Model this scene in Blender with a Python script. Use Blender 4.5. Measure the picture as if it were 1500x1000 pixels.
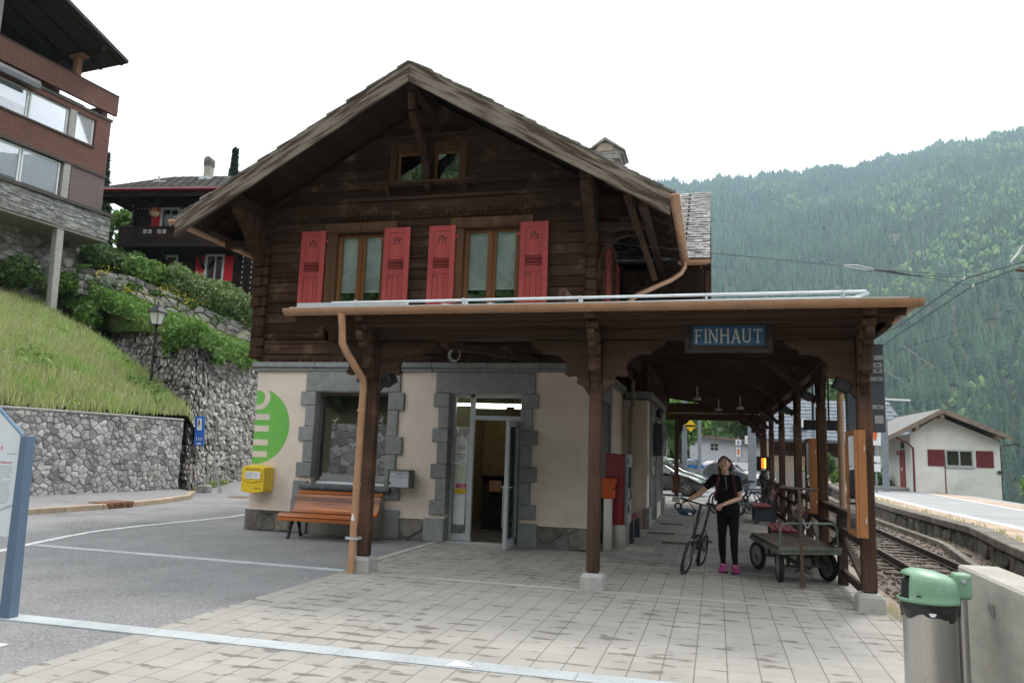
import bpy, math, random
import numpy as np
from mathutils import Vector, Matrix, Euler
R=math.radians
for o in list(bpy.data.objects): bpy.data.objects.remove(o)
S=bpy.context.scene; C=S.collection
# ---------------------------------------------------------------- camera
yaw,pit,rol=-0.260442866,0.14182195,0.0333932971
fw=Vector((math.sin(yaw)*math.cos(pit),math.cos(yaw)*math.cos(pit),math.sin(pit)))
rt=Vector((math.cos(yaw),-math.sin(yaw),0)); up=rt.cross(fw)
r2=rt*math.cos(rol)+up*math.sin(rol); u2=up*math.cos(rol)-rt*math.sin(rol)
cd=bpy.data.cameras.new('camera'); cam=bpy.data.objects.new('camera',cd); C.objects.link(cam)
cm=Matrix.Identity(4)
for i in range(3): cm[i][0]=r2[i]; cm[i][1]=u2[i]; cm[i][2]=-fw[i]
cm[0][3],cm[1][3],cm[2][3]=0,0,1.6
cam.matrix_world=cm
cd.lens=27.095; cd.sensor_width=36; cd.clip_start=.05; cd.clip_end=9000
S.camera=cam
# ---------------------------------------------------------------- light
SUN_EL,SUN_AZ=R(58),R(28)
w=bpy.data.worlds.new('World'); S.world=w; w.use_nodes=True
nt=w.node_tree; bg=nt.nodes['Background']
sky=nt.nodes.new('ShaderNodeTexSky'); sky.sky_type='NISHITA'; sky.sun_disc=False
sky.sun_elevation=SUN_EL; sky.sun_rotation=SUN_AZ; sky.dust_density=3; sky.air_density=1
cl=nt.nodes.new('ShaderNodeTexNoise'); cl.inputs['Scale'].default_value=1.6; cl.inputs['Detail'].default_value=6
rp=nt.nodes.new('ShaderNodeMapRange'); rp.inputs[1].default_value=.3; rp.inputs[2].default_value=.55; rp.inputs[3].default_value=.72; rp.inputs[4].default_value=1
mx=nt.nodes.new('ShaderNodeMix'); mx.data_type='RGBA'; mx.inputs[7].default_value=(11.9,11.8,11.5,1)
tc=nt.nodes.new('ShaderNodeTexCoord')
nt.links.new(tc.outputs['Generated'],cl.inputs['Vector']); nt.links.new(cl.outputs['Fac'],rp.inputs[0])
nt.links.new(rp.outputs[0],mx.inputs[0]); nt.links.new(sky.outputs[0],mx.inputs[6]); nt.links.new(mx.outputs[2],bg.inputs[0])
bg.inputs[1].default_value=.1
sl=bpy.data.lights.new('sun','SUN'); sl.energy=1.2; sl.angle=R(14); sl.color=(1,.95,.87)
so=bpy.data.objects.new('sun',sl); C.objects.link(so)
sd=Vector((math.sin(SUN_AZ)*math.cos(SUN_EL),math.cos(SUN_AZ)*math.cos(SUN_EL),math.sin(SUN_EL)))
so.rotation_euler=sd.to_track_quat('Z','Y').to_euler()
S.view_settings.view_transform='Standard'; S.view_settings.look='None'; S.view_settings.exposure=1.1; S.view_settings.gamma=1
try:
    S.cycles.max_bounces=10; S.cycles.diffuse_bounces=8; S.cycles.volume_bounces=1; S.cycles.transparent_max_bounces=12
except Exception: pass
# ---------------------------------------------------------------- helpers
def Wm(o):
    m=o.matrix_basis.copy()
    while o.parent: o=o.parent; m=o.matrix_basis@m
    return m
def tag(o,label=None,cat=None,group=None,kind=None):
    if label: o['label']=label
    if cat: o['category']=cat
    if group: o['group']=group
    if kind: o['kind']=kind
    return o
def thing(name,label,cat,loc=(0,0,0),rz=0,group=None):
    o=bpy.data.objects.new(name,None); C.objects.link(o); o.empty_display_size=.2
    o.location=loc; o.rotation_euler=(0,0,rz); return tag(o,label,cat,group)
def link(me,name,mat,parent=None,local=False):
    o=bpy.data.objects.new(name,me); C.objects.link(o)
    if mat: me.materials.append(mat)
    if parent:
        if not local: me.transform(Wm(parent).inverted())
        o.parent=parent
    return o
class MB:
    def __init__(s): s.v=[]; s.f=[]
    def add(s,vs,fs):
        n=len(s.v); s.v+=[tuple(v) for v in vs]; s.f+=[tuple(i+n for i in f) for f in fs]; return s
    def box(s,x0,y0,z0,x1,y1,z1):
        if x0>x1: x0,x1=x1,x0
        if y0>y1: y0,y1=y1,y0
        if z0>z1: z0,z1=z1,z0
        return s.add([(x0,y0,z0),(x1,y0,z0),(x1,y1,z0),(x0,y1,z0),(x0,y0,z1),(x1,y0,z1),(x1,y1,z1),(x0,y1,z1)],
            [(0,3,2,1),(4,5,6,7),(0,1,5,4),(1,2,6,5),(2,3,7,6),(3,0,4,7)])
    def hexa(s,b,t): # two quads, ccw from above
        return s.add(list(b)+list(t),[(0,3,2,1),(4,5,6,7),(0,1,5,4),(1,2,6,5),(2,3,7,6),(3,0,4,7)])
    def bar(s,p0,p1,w,h,up=(0,0,1)):
        p0=Vector(p0); p1=Vector(p1); d=(p1-p0).normalized(); U=Vector(up)
        sd=d.cross(U)
        if sd.length<1e-4: sd=d.cross(Vector((0,1,0)))
        sd.normalize(); U=sd.cross(d); a=sd*w/2; b=U*h/2
        return s.hexa([p0-a-b,p0+a-b,p1+a-b,p1-a-b],[p0-a+b,p0+a+b,p1+a+b,p1-a+b])
    def tube(s,pts,r,n=8,cap=True):
        pts=[Vector(p) for p in pts]; rs=r if isinstance(r,(list,tuple)) else [r]*len(pts)
        vs=[];fs=[];pu=None
        for i,p in enumerate(pts):
            d=(pts[min(i+1,len(pts)-1)]-pts[max(i-1,0)]).normalized()
            if pu is None:
                pu=Vector((0,0,1)) if abs(d.z)<.9 else Vector((1,0,0))
            a=d.cross(pu).normalized(); b=a.cross(d); pu=b
            for k in range(n):
                t=2*math.pi*k/n; vs.append(p+a*math.cos(t)*rs[i]+b*math.sin(t)*rs[i])
        for i in range(len(pts)-1):
            for k in range(n): fs.append((i*n+k,i*n+(k+1)%n,(i+1)*n+(k+1)%n,(i+1)*n+k))
        if cap: fs.append(tuple(range(n-1,-1,-1))); fs.append(tuple((len(pts)-1)*n+k for k in range(n)))
        return s.add(vs,fs)
    def cyl(s,p0,p1,r0,r1=None,n=16): return s.tube([p0,p1],[r0,r0 if r1 is None else r1],n)
    def lathe(s,prof,c=(0,0,0),n=24,ax=None):
        c=Vector(c); vs=[];fs=[]
        q=Vector((0,0,1)).rotation_difference(Vector(ax)) if ax is not None else None
        for r,z in prof:
            for k in range(n):
                t=2*math.pi*k/n; p=Vector((r*math.cos(t),r*math.sin(t),z))
                vs.append(c+(q@p if q else p))
        m=len(prof)
        for i in range(m-1):
            for k in range(n): fs.append((i*n+k,i*n+(k+1)%n,(i+1)*n+(k+1)%n,(i+1)*n+k))
        fs.append(tuple(range(n-1,-1,-1))); fs.append(tuple((m-1)*n+k for k in range(n)))
        return s.add(vs,fs)
    def torus(s,c,R_,r,ax=(0,1,0),n=32,m=8,a0=0,a1=2*math.pi):
        q=Vector((0,0,1)).rotation_difference(Vector(ax)); c=Vector(c)
        full=abs(a1-a0-2*math.pi)<1e-6; N=n if full else n+1; vs=[];fs=[]
        for i in range(N):
            t=a0+(a1-a0)*i/n
            for k in range(m):
                p=2*math.pi*k/m; vs.append(c+q@Vector(((R_+r*math.cos(p))*math.cos(t),(R_+r*math.cos(p))*math.sin(t),r*math.sin(p))))
        for i in range(n):
            for k in range(m):
                j=(i+1)%N; fs.append((i*m+k,j*m+k,j*m+(k+1)%m,i*m+(k+1)%m))
        return s.add(vs,fs)
    def prism(s,poly,o,u,v,d):
        o=Vector(o);u=Vector(u);v=Vector(v);d=Vector(d); n=len(poly)
        A=sum(poly[i][0]*poly[(i+1)%n][1]-poly[(i+1)%n][0]*poly[i][1] for i in range(n))
        if (A>0)==(u.cross(v).dot(d)>0): poly=poly[::-1]
        vs=[o+u*a+v*b for a,b in poly]; vs+=[p+d for p in vs]
        fs=[tuple(range(n)),tuple(range(2*n-1,n-1,-1))]+[(i+n,(i+1)%n+n,(i+1)%n,i) for i in range(n)]
        return s.add(vs,fs)
    def poly(s,pts): return s.add(pts,[tuple(range(len(pts)))])
    def ell(s,c,r,n=12,m=8,rot=None):
        c=Vector(c); vs=[];fs=[]
        for i in range(m+1):
            ph=math.pi*i/m
            for k in range(n):
                t=2*math.pi*k/n; p=Vector((r[0]*math.sin(ph)*math.cos(t),r[1]*math.sin(ph)*math.sin(t),-r[2]*math.cos(ph)))
                vs.append(c+(rot@p if rot else p))
        for i in range(m):
            for k in range(n): fs.append((i*n+k,i*n+(k+1)%n,(i+1)*n+(k+1)%n,(i+1)*n+k))
        return s.add(vs,fs)
    def cap(s,p0,p1,r0,r1,n=12):
        p0=Vector(p0);p1=Vector(p1);d=(p1-p0); L=d.length; d.normalize()
        pts=[];rs=[]
        for i in range(5):
            a=math.pi/2*(1-i/4.); pts.append(p0-d*r0*math.sin(a)*.98); rs.append(max(r0*math.cos(a),.0008))
        for i in range(5):
            a=math.pi/2*i/4.; pts.append(p1+d*r1*math.sin(a)*.98); rs.append(max(r1*math.cos(a),.0008))
        return s.tube(pts,rs,n)
    def loft(s,rings,n=16,ax=0):
        vs=[];fs=[]
        for (c,rx,ry) in rings:
            for k in range(n):
                t=2*math.pi*k/n; vs.append((c[0]+rx*math.cos(t),c[1]+ry*math.sin(t),c[2]))
        for i in range(len(rings)-1):
            for k in range(n): fs.append((i*n+k,i*n+(k+1)%n,(i+1)*n+(k+1)%n,(i+1)*n+k))
        fs.append(tuple(range(n-1,-1,-1))); fs.append(tuple((len(rings)-1)*n+k for k in range(n)))
        return s.add(vs,fs)
    def mesh(s,name,smooth=False):
        me=bpy.data.meshes.new(name); me.from_pydata(s.v,[],s.f); me.update()
        if smooth: me.polygons.foreach_set('use_smooth',[True]*len(me.polygons))
        return me
    def build(s,name,mat,parent=None,smooth=False,bev=0,local=False,angle=40,seg=1):
        o=link(s.mesh(name,smooth),name,mat,parent,local)
        if smooth and angle<180:
            try: o.data.set_sharp_from_angle(angle=R(angle))
            except Exception: pass
        if bev:
            m=o.modifiers.new('bevel','BEVEL'); m.width=bev; m.segments=seg; m.limit_method='ANGLE'; m.angle_limit=R(35)
        return o
def B(): return MB()
def npmesh(name,V,F,mat,parent=None,smooth=False,col=None):
    V=np.asarray(V,np.float32); F=np.asarray(F,np.int32); k=F.shape[1]
    me=bpy.data.meshes.new(name); me.vertices.add(len(V)); me.vertices.foreach_set('co',V.ravel())
    me.loops.add(F.size); me.loops.foreach_set('vertex_index',F.ravel())
    me.polygons.add(len(F)); me.polygons.foreach_set('loop_start',np.arange(0,F.size,k,dtype=np.int32))
    if smooth: me.polygons.foreach_set('use_smooth',np.ones(len(F),bool))
    me.update(calc_edges=True)
    if col is not None:
        a=me.color_attributes.new('tint','FLOAT_COLOR','POINT'); c4=np.ones((len(V),4),np.float32); c4[:,:3]=col; a.data.foreach_set('color',c4.ravel())
    return link(me,name,mat,parent)
def dup(o,loc=None,rz=None,label=None,parent=None):
    c=o.copy(); C.objects.link(c)
    if parent is not None: c.parent=parent
    if loc is not None: c.location=loc
    if rz is not None: c.rotation_euler=(0,0,rz)
    if label: c['label']=label
    for ch in list(o.children): dup(ch,parent=c)
    return c
# ---------------------------------------------------------------- materials
def M(name,col,col2=None,rough=.75,metal=0,scale=4,st=(1,1,1),detail=5,lo=.35,hi=.65,isl=0,bump=0,bsc=None,bst=None,spec=.35,emit=0,spk=0,spkc=(1,1,1),spks=120,coat=0,sub=None,third=None,tsc=1.3,tlo=.55,thi=.7,tint=False,hue=0):
    m=bpy.data.materials.new(name); m.use_nodes=True; t=m.node_tree; N=t.nodes; L=t.links; b=N['Principled BSDF']
    b.inputs['Roughness'].default_value=rough; b.inputs['Metallic'].default_value=metal
    b.inputs['Specular IOR Level'].default_value=spec
    if coat: b.inputs['Coat Weight'].default_value=coat; b.inputs['Coat Roughness'].default_value=.05
    tcn=N.new('ShaderNodeTexCoord')
    def noise(sc,stv,det=detail):
        mp=N.new('ShaderNodeMapping'); mp.inputs['Scale'].default_value=stv; L.new(tcn.outputs['Object'],mp.inputs['Vector'])
        n=N.new('ShaderNodeTexNoise'); n.inputs['Scale'].default_value=sc; n.inputs['Detail'].default_value=det; n.inputs['Roughness'].default_value=.6
        L.new(mp.outputs[0],n.inputs['Vector']); return n.outputs['Fac']
    def rng(f,a,c,x=0,y=1):
        r=N.new('ShaderNodeMapRange'); r.inputs[1].default_value=a; r.inputs[2].default_value=c; r.inputs[3].default_value=x; r.inputs[4].default_value=y; L.new(f,r.inputs[0]); return r.outputs[0]
    def mix(f,a,c,bt='MIX'):
        x=N.new('ShaderNodeMix'); x.data_type='RGBA'; x.blend_type=bt
        for s_,q in ((0,f),(6,a),(7,c)):
            if hasattr(q,'is_output'): L.new(q,x.inputs[s_])
            elif s_==0: x.inputs[0].default_value=q
            else: x.inputs[s_].default_value=(*q,1)
        return x.outputs[2]
    c2=col2 if col2 else tuple(max(0,x*.8) for x in col)
    f=noise(scale,st); c=mix(rng(f,lo,hi),col,c2)
    if third: c=mix(rng(noise(tsc,(1,1,1),6),tlo,thi),c,third)
    if tint:
        a=N.new('ShaderNodeAttribute'); a.attribute_name='tint'; c=mix(1.0,c,a.outputs['Color'],'MULTIPLY')
    if isl:
        g=N.new('ShaderNodeNewGeometry'); hs=N.new('ShaderNodeHueSaturation')
        L.new(rng(g.outputs['Random Per Island'],0,1,1-isl,1+isl),hs.inputs['Value'])
        if hue: 
            wn=N.new('ShaderNodeTexWhiteNoise'); wn.noise_dimensions='1D'; L.new(g.outputs['Random Per Island'],wn.inputs['W'])
            L.new(rng(wn.outputs['Value'],0,1,.5-hue,.5+hue),hs.inputs['Hue'])
        L.new(c,hs.inputs['Color']); c=hs.outputs['Color']
    if spk: c=mix(rng(noise(spks,(1,1,1),1),.68-spk*.1,.74),c,spkc)
    L.new(c,b.inputs['Base Color'])
    if emit: b.inputs['Emission Color'].default_value=(*col,1); b.inputs['Emission Strength'].default_value=emit
    L.new(rng(f,.3,.7,max(0,rough-.08),min(1,rough+.08)),b.inputs['Roughness'])
    if bump:
        bn=N.new('ShaderNodeBump'); bn.inputs['Strength'].default_value=min(1,bump); bn.inputs['Distance'].default_value=.02
        L.new(noise(bsc or scale*4,bst or st,6),bn.inputs['Height']); L.new(bn.outputs[0],b.inputs['Normal'])
    return m
def glassmat(name,tint=(.8,.85,.85),refl=.12,rough=.01):
    m=bpy.data.materials.new(name); m.use_nodes=True; t=m.node_tree; N=t.nodes; L=t.links; N.remove(N['Principled BSDF'])
    tr=N.new('ShaderNodeBsdfTransparent'); tr.inputs[0].default_value=(*tint,1)
    gl=N.new('ShaderNodeBsdfGlossy'); gl.inputs['Roughness'].default_value=rough; gl.inputs[0].default_value=(1,1,1,1)
    fr=N.new('ShaderNodeFresnel'); fr.inputs[0].default_value=1.5
    ad=N.new('ShaderNodeMath'); ad.operation='ADD'; ad.inputs[1].default_value=refl; L.new(fr.outputs[0],ad.inputs[0]); ad.use_clamp=True
    mx=N.new('ShaderNodeMixShader'); L.new(ad.outputs[0],mx.inputs[0]); L.new(tr.outputs[0],mx.inputs[1]); L.new(gl.outputs[0],mx.inputs[2])
    L.new(mx.outputs[0],N['Material Output'].inputs[0]); return m
def leafmat(name,c1,c2,isl=.35,hue=.02):
    m=M(name,c1,c2,rough=.55,scale=.7,isl=isl,hue=hue,spec=.3)
    t=m.node_tree; b=t.nodes['Principled BSDF']; tl=t.nodes.new('ShaderNodeBsdfTranslucent'); mx=t.nodes.new('ShaderNodeMixShader'); mx.inputs[0].default_value=.3
    src=b.inputs['Base Color'].links[0].from_socket
    t.links.new(src,tl.inputs[0]); t.links.new(b.outputs[0],mx.inputs[1]); t.links.new(tl.outputs[0],mx.inputs[2])
    t.links.new(mx.outputs[0],t.nodes['Material Output'].inputs[0]); return m
# stretched along X, Y and Z: grain follows the timber
def wood(name,a,b,axis,isl=.15,rough=.8,third=None,sc=7,bump=.45,spec=.06,lo=.3,hi=.7,**k):
    st=[1,1,1]; st['xyz'.index(axis)]=.08
    return M(name,a,b,rough=rough,scale=sc,st=tuple(st),isl=isl,bump=bump,bsc=sc*2.5,third=third,spec=spec,lo=lo,hi=hi,**k)
mLog=wood('log timber',(.060,.034,.021),(.026,.015,.010),'x',isl=.35,third=(.115,.073,.046),tsc=2.2)
mLogY=wood('log timber side',(.056,.029,.015),(.026,.013,.008),'y',isl=.28)
mLogV=wood('log timber upright',(.056,.031,.018),(.026,.015,.010),'z',isl=.2)
mRoofW=wood('roof timber',(.045,.027,.018),(.022,.014,.010),'y',isl=.25)
mVerge=wood('weathered verge board',(.19,.16,.13),(.055,.038,.028),'x',isl=.08,sc=16,lo=.42,hi=.58)
mCeil=wood('bounce lightened ceiling timber',(.165,.095,.06),(.105,.06,.038),'y',isl=.2)  # unexposed boards, colour lifted further to imitate bounce light under the canopy
mCanX=wood('canopy timber',(.082,.050,.034),(.036,.022,.015),'x',isl=.16)
mCanY=wood('canopy timber long',(.082,.051,.036),(.036,.022,.015),'y',isl=.22)
mCanZ=wood('canopy post timber',(.084,.051,.037),(.037,.023,.017),'z',isl=.12,sc=9,third=(.11,.06,.038),tlo=.52,tsc=1.8)
mRail=wood('grey railing timber',(.060,.045,.038),(.03,.023,.02),'y',isl=.15)
mTrim=wood('window trim timber',(.105,.058,.032),(.06,.032,.018),'z',isl=.12)
mSash=wood('varnished sash',(.19,.088,.036),(.12,.052,.022),'z',isl=.1,rough=.45,bump=.1)
mOrangeW=wood('larch display wood',(.33,.155,.068),(.25,.105,.045),'z',isl=.08,rough=.5,bump=.1)
mRed=M('faded red paint',(.335,.060,.053),(.26,.043,.04),rough=.7,scale=7,st=(1,1,.25),isl=.10,bump=.2,bsc=40,spec=.2,third=(.29,.075,.068),tsc=3)
mRed2=M('fresh red paint',(.55,.02,.025),(.48,.015,.02),rough=.5)
mMaroon=M('maroon paint',(.16,.025,.03),(.12,.02,.025),rough=.6)
mPlaster=M('cream plaster',(.68,.585,.505),(.63,.535,.46),rough=.9,scale=2,bump=.25,bsc=90,third=(.50,.43,.37),tsc=1.1,tlo=.54,thi=.8)
mWhitePl=M('white render',(.68,.68,.64),(.60,.60,.56),rough=.9,scale=1.2,bump=.2,bsc=50,third=(.5,.49,.44),tsc=.7,tlo=.56,thi=.75)
mGranite=M('grey dressed stone',(.235,.24,.235),(.185,.19,.187),rough=.85,scale=9,isl=.12,bump=.4,bsc=60,spk=.5,spkc=(.38,.39,.39),spks=70)
mSill=M('dark sill stone',(.10,.11,.12),(.06,.065,.07),rough=.8,scale=10,bump=.6,bsc=40,spk=1,spkc=(.4,.4,.4),spks=50)
mField=M('field stone plinth',(.17,.15,.125),(.09,.085,.08),rough=.9,scale=6,isl=.5,hue=.05,bump=.8,bsc=25)
mMortar=M('mortar',(.20,.195,.185),(.12,.12,.115),rough=.95,scale=5,bump=.5,bsc=40)
mCopper=M('painted copper gutter',(.40,.225,.125),(.33,.18,.10),rough=.42,scale=6,spec=.5,third=(.24,.15,.10),tsc=2.5,tlo=.62,thi=.78)
mZinc=M('zinc sheet',(.50,.52,.54),(.42,.44,.46),rough=.4,metal=.3,scale=3)
mAlu=M('painted aluminium',(.44,.46,.48),(.40,.42,.44),rough=.4,metal=.2,scale=3)
mSteel=M('brushed steel',(.56,.55,.53),(.50,.49,.475),rough=.33,metal=1,scale=2,st=(9,9,.25),lo=.3,hi=.7)
mDarkMet=M('dark painted metal',(.025,.026,.028),(.018,.018,.02),rough=.45)
mGreyMet=M('slate grey metal',(.085,.095,.11),(.07,.08,.09),rough=.5)
mMast=M('galvanised mast',(.23,.26,.29),(.19,.21,.24),rough=.5,metal=.2)
mIron=M('black cast iron',(.012,.012,.013),(.02,.02,.02),rough=.5)
mRubber=M('tyre rubber',(.018,.018,.018),(.026,.026,.026),rough=.8)
mConc=M('board marked concrete',(.36,.345,.31),(.29,.275,.245),rough=.9,scale=2.5,st=(1,1,3),bump=.25,bsc=30,third=(.22,.21,.19),tsc=1.6,tlo=.58,thi=.75)
mConcL=M('light concrete',(.36,.355,.335),(.285,.28,.265),rough=.9,scale=6,bump=.4,bsc=60)
mBlueSign=M('enamel blue',(.035,.10,.21),(.03,.085,.18),rough=.35,spec=.5,scale=6)
mCreamP=M('cream lettering',(.62,.60,.52),(.56,.54,.46),rough=.5)
mWhite=M('white paint',(.72,.73,.74),(.66,.67,.68),rough=.55)
mBlack=M('matt black',(.012,.012,.012),(.016,.016,.016),rough=.85)
mYellow=M('post yellow enamel',(.72,.50,.025),(.68,.46,.02),rough=.3,spec=.5,scale=3)
mGreen=M('lime green paint',(.16,.45,.09),(.145,.41,.08),rough=.85,scale=3)
mOrange=M('orange box paint',(.62,.10,.015),(.58,.09,.012),rough=.45)
mTRed=M('ticket machine red',(.30,.012,.022),(.27,.01,.02),rough=.35,spec=.5)
mGlass=glassmat('window glass',(.75,.8,.8),.10)
mGlassD=glassmat('dark window glass',(.35,.4,.4),.16)
# ---------------------------------------------------------------- ground
rng=np.random.default_rng(7); random.seed(7)
def struct(o): o['kind']='structure'; return o
def sstep(a,b,x):
    t=np.clip((x-a)/(b-a),0,1); return t*t*(3-2*t)
def fbm(x,y,s,seed=0,oct=4):
    out=np.zeros_like(x,float); amp=1;tot=0
    for k in range(oct):
        f=s*2**k; ph=seed*1.7+k*2.3
        out+=amp*(np.sin(x*f+1.3*np.sin(y*f*.7+ph)+ph)*np.cos(y*f*1.1+1.1*np.sin(x*f*.6-ph)+2*ph)); tot+=amp; amp*=.55
    return out/tot
RAZ=[-40,-26,-12,-4.6,0,5,9.6,14,20,30,50,80]; RTA=[.10,.16,.33,.356,.357,.364,.363,.371,.374,.36,.34,.3]
def hterr(x,y):
    x=np.asarray(x,float);y=np.asarray(y,float); r=np.hypot(x,y); az=np.degrees(np.arctan2(x,y))
    h=np.full_like(x,-.62)
    # valley falls away to the right of the tracks
    side=x-(13+np.clip((y-50)*.12,-2,40)); 
    val=-160*sstep(1.5,170,side)-0.16*np.clip(side-3,0,12)*0
    h=h+np.where(side>0,val,0)
    # hill beyond the station, ahead and to the left
    d=np.clip(y-118+.5*np.clip(x,-60,60),0,None); lw=1-sstep(6,45,x-(y-110)*.03)
    h=h+np.minimum(d*.36,30+0*d)*lw*sstep(-80,-30,x+.0*y)
    # rising ground on the left
    hl=7.2+np.clip(-x-34,0,None)*.30
    wl=1-sstep(-36,-24,x)
    hl=np.minimum(hl,60)
    h=h*(1-wl)+np.maximum(h,hl-1.0)*wl
    # hill behind the camera
    db=np.clip(-y-26,0,None); hb_=np.where(y<-26,np.minimum(db*.52,140)-.6,-1e3)
    # mountain across the valley
    ridge=np.interp(az,RAZ,RTA)+.0022*np.sin(az*1.7+1)+.0016*np.sin(az*3.9)+.0012*np.sin(az*8.1)
    ridge=ridge*(1-sstep(75,110,az))
    Rr=2000+120*np.sin(az*.2); t=np.clip((r-430)/(Rr-430),0,1.25)
    prof=np.where(t<1,t**.86,1-.5*(t-1))
    mt=-150+(ridge*Rr+150)*prof+ (46*fbm(x,y,.0045,2)+26*fbm(x,y,.011,6))*np.clip(t*3,0,1)*np.clip(1.5*(1-t),0,1)
    wm=sstep(350,470,r)*sstep(-30,-12,az)*(1-sstep(80,120,az))
    return np.maximum(h*(1-wm)+mt*wm,hb_)
mGround=M('hillside soil and scrub',(.045,.058,.022),(.065,.06,.035),rough=.95,scale=.05,detail=8,bump=.3,bsc=1)
azs=np.concatenate([np.arange(-180,-30,3.),np.arange(-30,50,.75),np.arange(50,180,3.)])
rs=np.concatenate([[1.,6,12,18,24,30,36,42,48,55,62,70,80,90,100,112,125,140,155,175,200,230,270,320,370,430],np.geomspace(470,2600,46)])
A,RR=np.meshgrid(np.radians(azs),rs); X=RR*np.sin(A);Y=RR*np.cos(A); Z=hterr(X,Y)
V=np.stack([X,Y,Z],-1).reshape(-1,3); nA=len(azs); F=[]
for i in range(len(rs)-1):
    for k in range(nA):
        k2=(k+1)%nA; F.append((i*nA+k,(i+1)*nA+k,(i+1)*nA+k2,i*nA+k2))
struct(npmesh('ground',V,F,mGround,smooth=True))
def sheet(name,pts,mat,z=0,th=.0):
    b=B(); b.poly([(p[0],p[1],z if len(p)<3 else p[2]) for p in pts]); return struct(b.build(name,mat))
mAsph=M('old asphalt',(.235,.235,.236),(.18,.18,.183),rough=.9,scale=.9,detail=8,bump=.6,bsc=220,spk=2,spkc=(.36,.36,.365),spks=48,third=(.10,.10,.102),tsc=.5,tlo=.52,thi=.7)
mAsph2=M('forecourt asphalt',(.215,.215,.216),(.175,.176,.178),rough=.9,scale=1.3,detail=8,bump=.6,bsc=220,spk=2,spkc=(.32,.32,.325),spks=45,third=(.15,.149,.148),tsc=.9,tlo=.52,thi=.72)
# road: big lighter sheet with the darker forecourt on top, both slabs of real thickness
b=B(); b.hexa([(-60,-16,-.6),(1.9,-16,-.6),(1.9,112,-.6),(-60,112,-.6)],[(-60,-16,-.012),(1.9,-16,-.012),(1.9,112,-.012),(-60,112,-.012)]); struct(b.build('road',mAsph))
b=B(); b.poly([(-10.45,12.2,-.007),(-9.9,9.45,-.007),(-9.55,8.6,-.007),(-8.9,4.5,-.007),(-8.6,-9,-.007),(-4.66,-9,-.007),(-4.66,13.2,-.007),(-8.6,13.2,-.007),(-10.0,14.0,-.007)][::1]); struct(b.build('forecourt',mAsph2))
def strip(name,pts,w,mat,z):
    b=B(); P=[Vector((p[0],p[1],0)) for p in pts]; L_=[]
    for i,p in enumerate(P):
        d=(P[min(i+1,len(P)-1)]-P[max(i-1,0)]).normalized(); n=Vector((-d.y,d.x,0))*w/2
        L_+=[(*(p+n).xy,z),(*(p-n).xy,z)]
    b.add(L_,[(2*i,2*i+1,2*i+3,2*i+2) for i in range(len(P)-1)]); return struct(b.build(name,mat))
mLine=M('worn road paint',(.62,.63,.62),(.42,.42,.42),rough=.8,scale=8,detail=8,lo=.45,hi=.62)
mStrip=M('pale granite sett strip',(.36,.39,.405),(.30,.325,.34),rough=.85,scale=3,isl=.08,bump=.3,bsc=80,spk=.6,spkc=(.6,.6,.6),spks=90)
strip('road_line',[(-8.9,4.5),(-9.35,7.6),(-9.66,8.9),(-9.95,9.7),(-10.25,10.7),(-10.42,11.5),(-10.44,12.5),(-10.3,13.6),(-10.2,15),(-10.5,17),(-11.6,20),(-13.5,24)],.13,mLine,-.003)
strip('road_line',[(-5.75,5.0),(-5.3,5.02)],.1,mLine,-.003)
def setts(y,x0,x1,w,z,step,dy=0):
    b=B(); x=x0
    while x<x1:
        xe=min(x+step*random.uniform(.8,1.2),x1); t0=(x-x0)/(x1-x0);t1=(xe-x0)/(x1-x0)
        b.box(x+.003,0,0,xe-.003,w,.02)
        n=len(b.v)-8
        for i in range(n,n+8):
            q=b.v[i]; b.v[i]=(q[0],q[1]+y+dy*(q[0]-x0)/(x1-x0)-w/2,z-.02+q[2])
        x=xe
    return struct(b.build('paving_strip',mStrip))
setts(9.55,-9.75,-4.66,.15,.006,1.0,-.09)
setts(5.76,-8.8,1.5,.21,.007,.95,.07)
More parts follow.
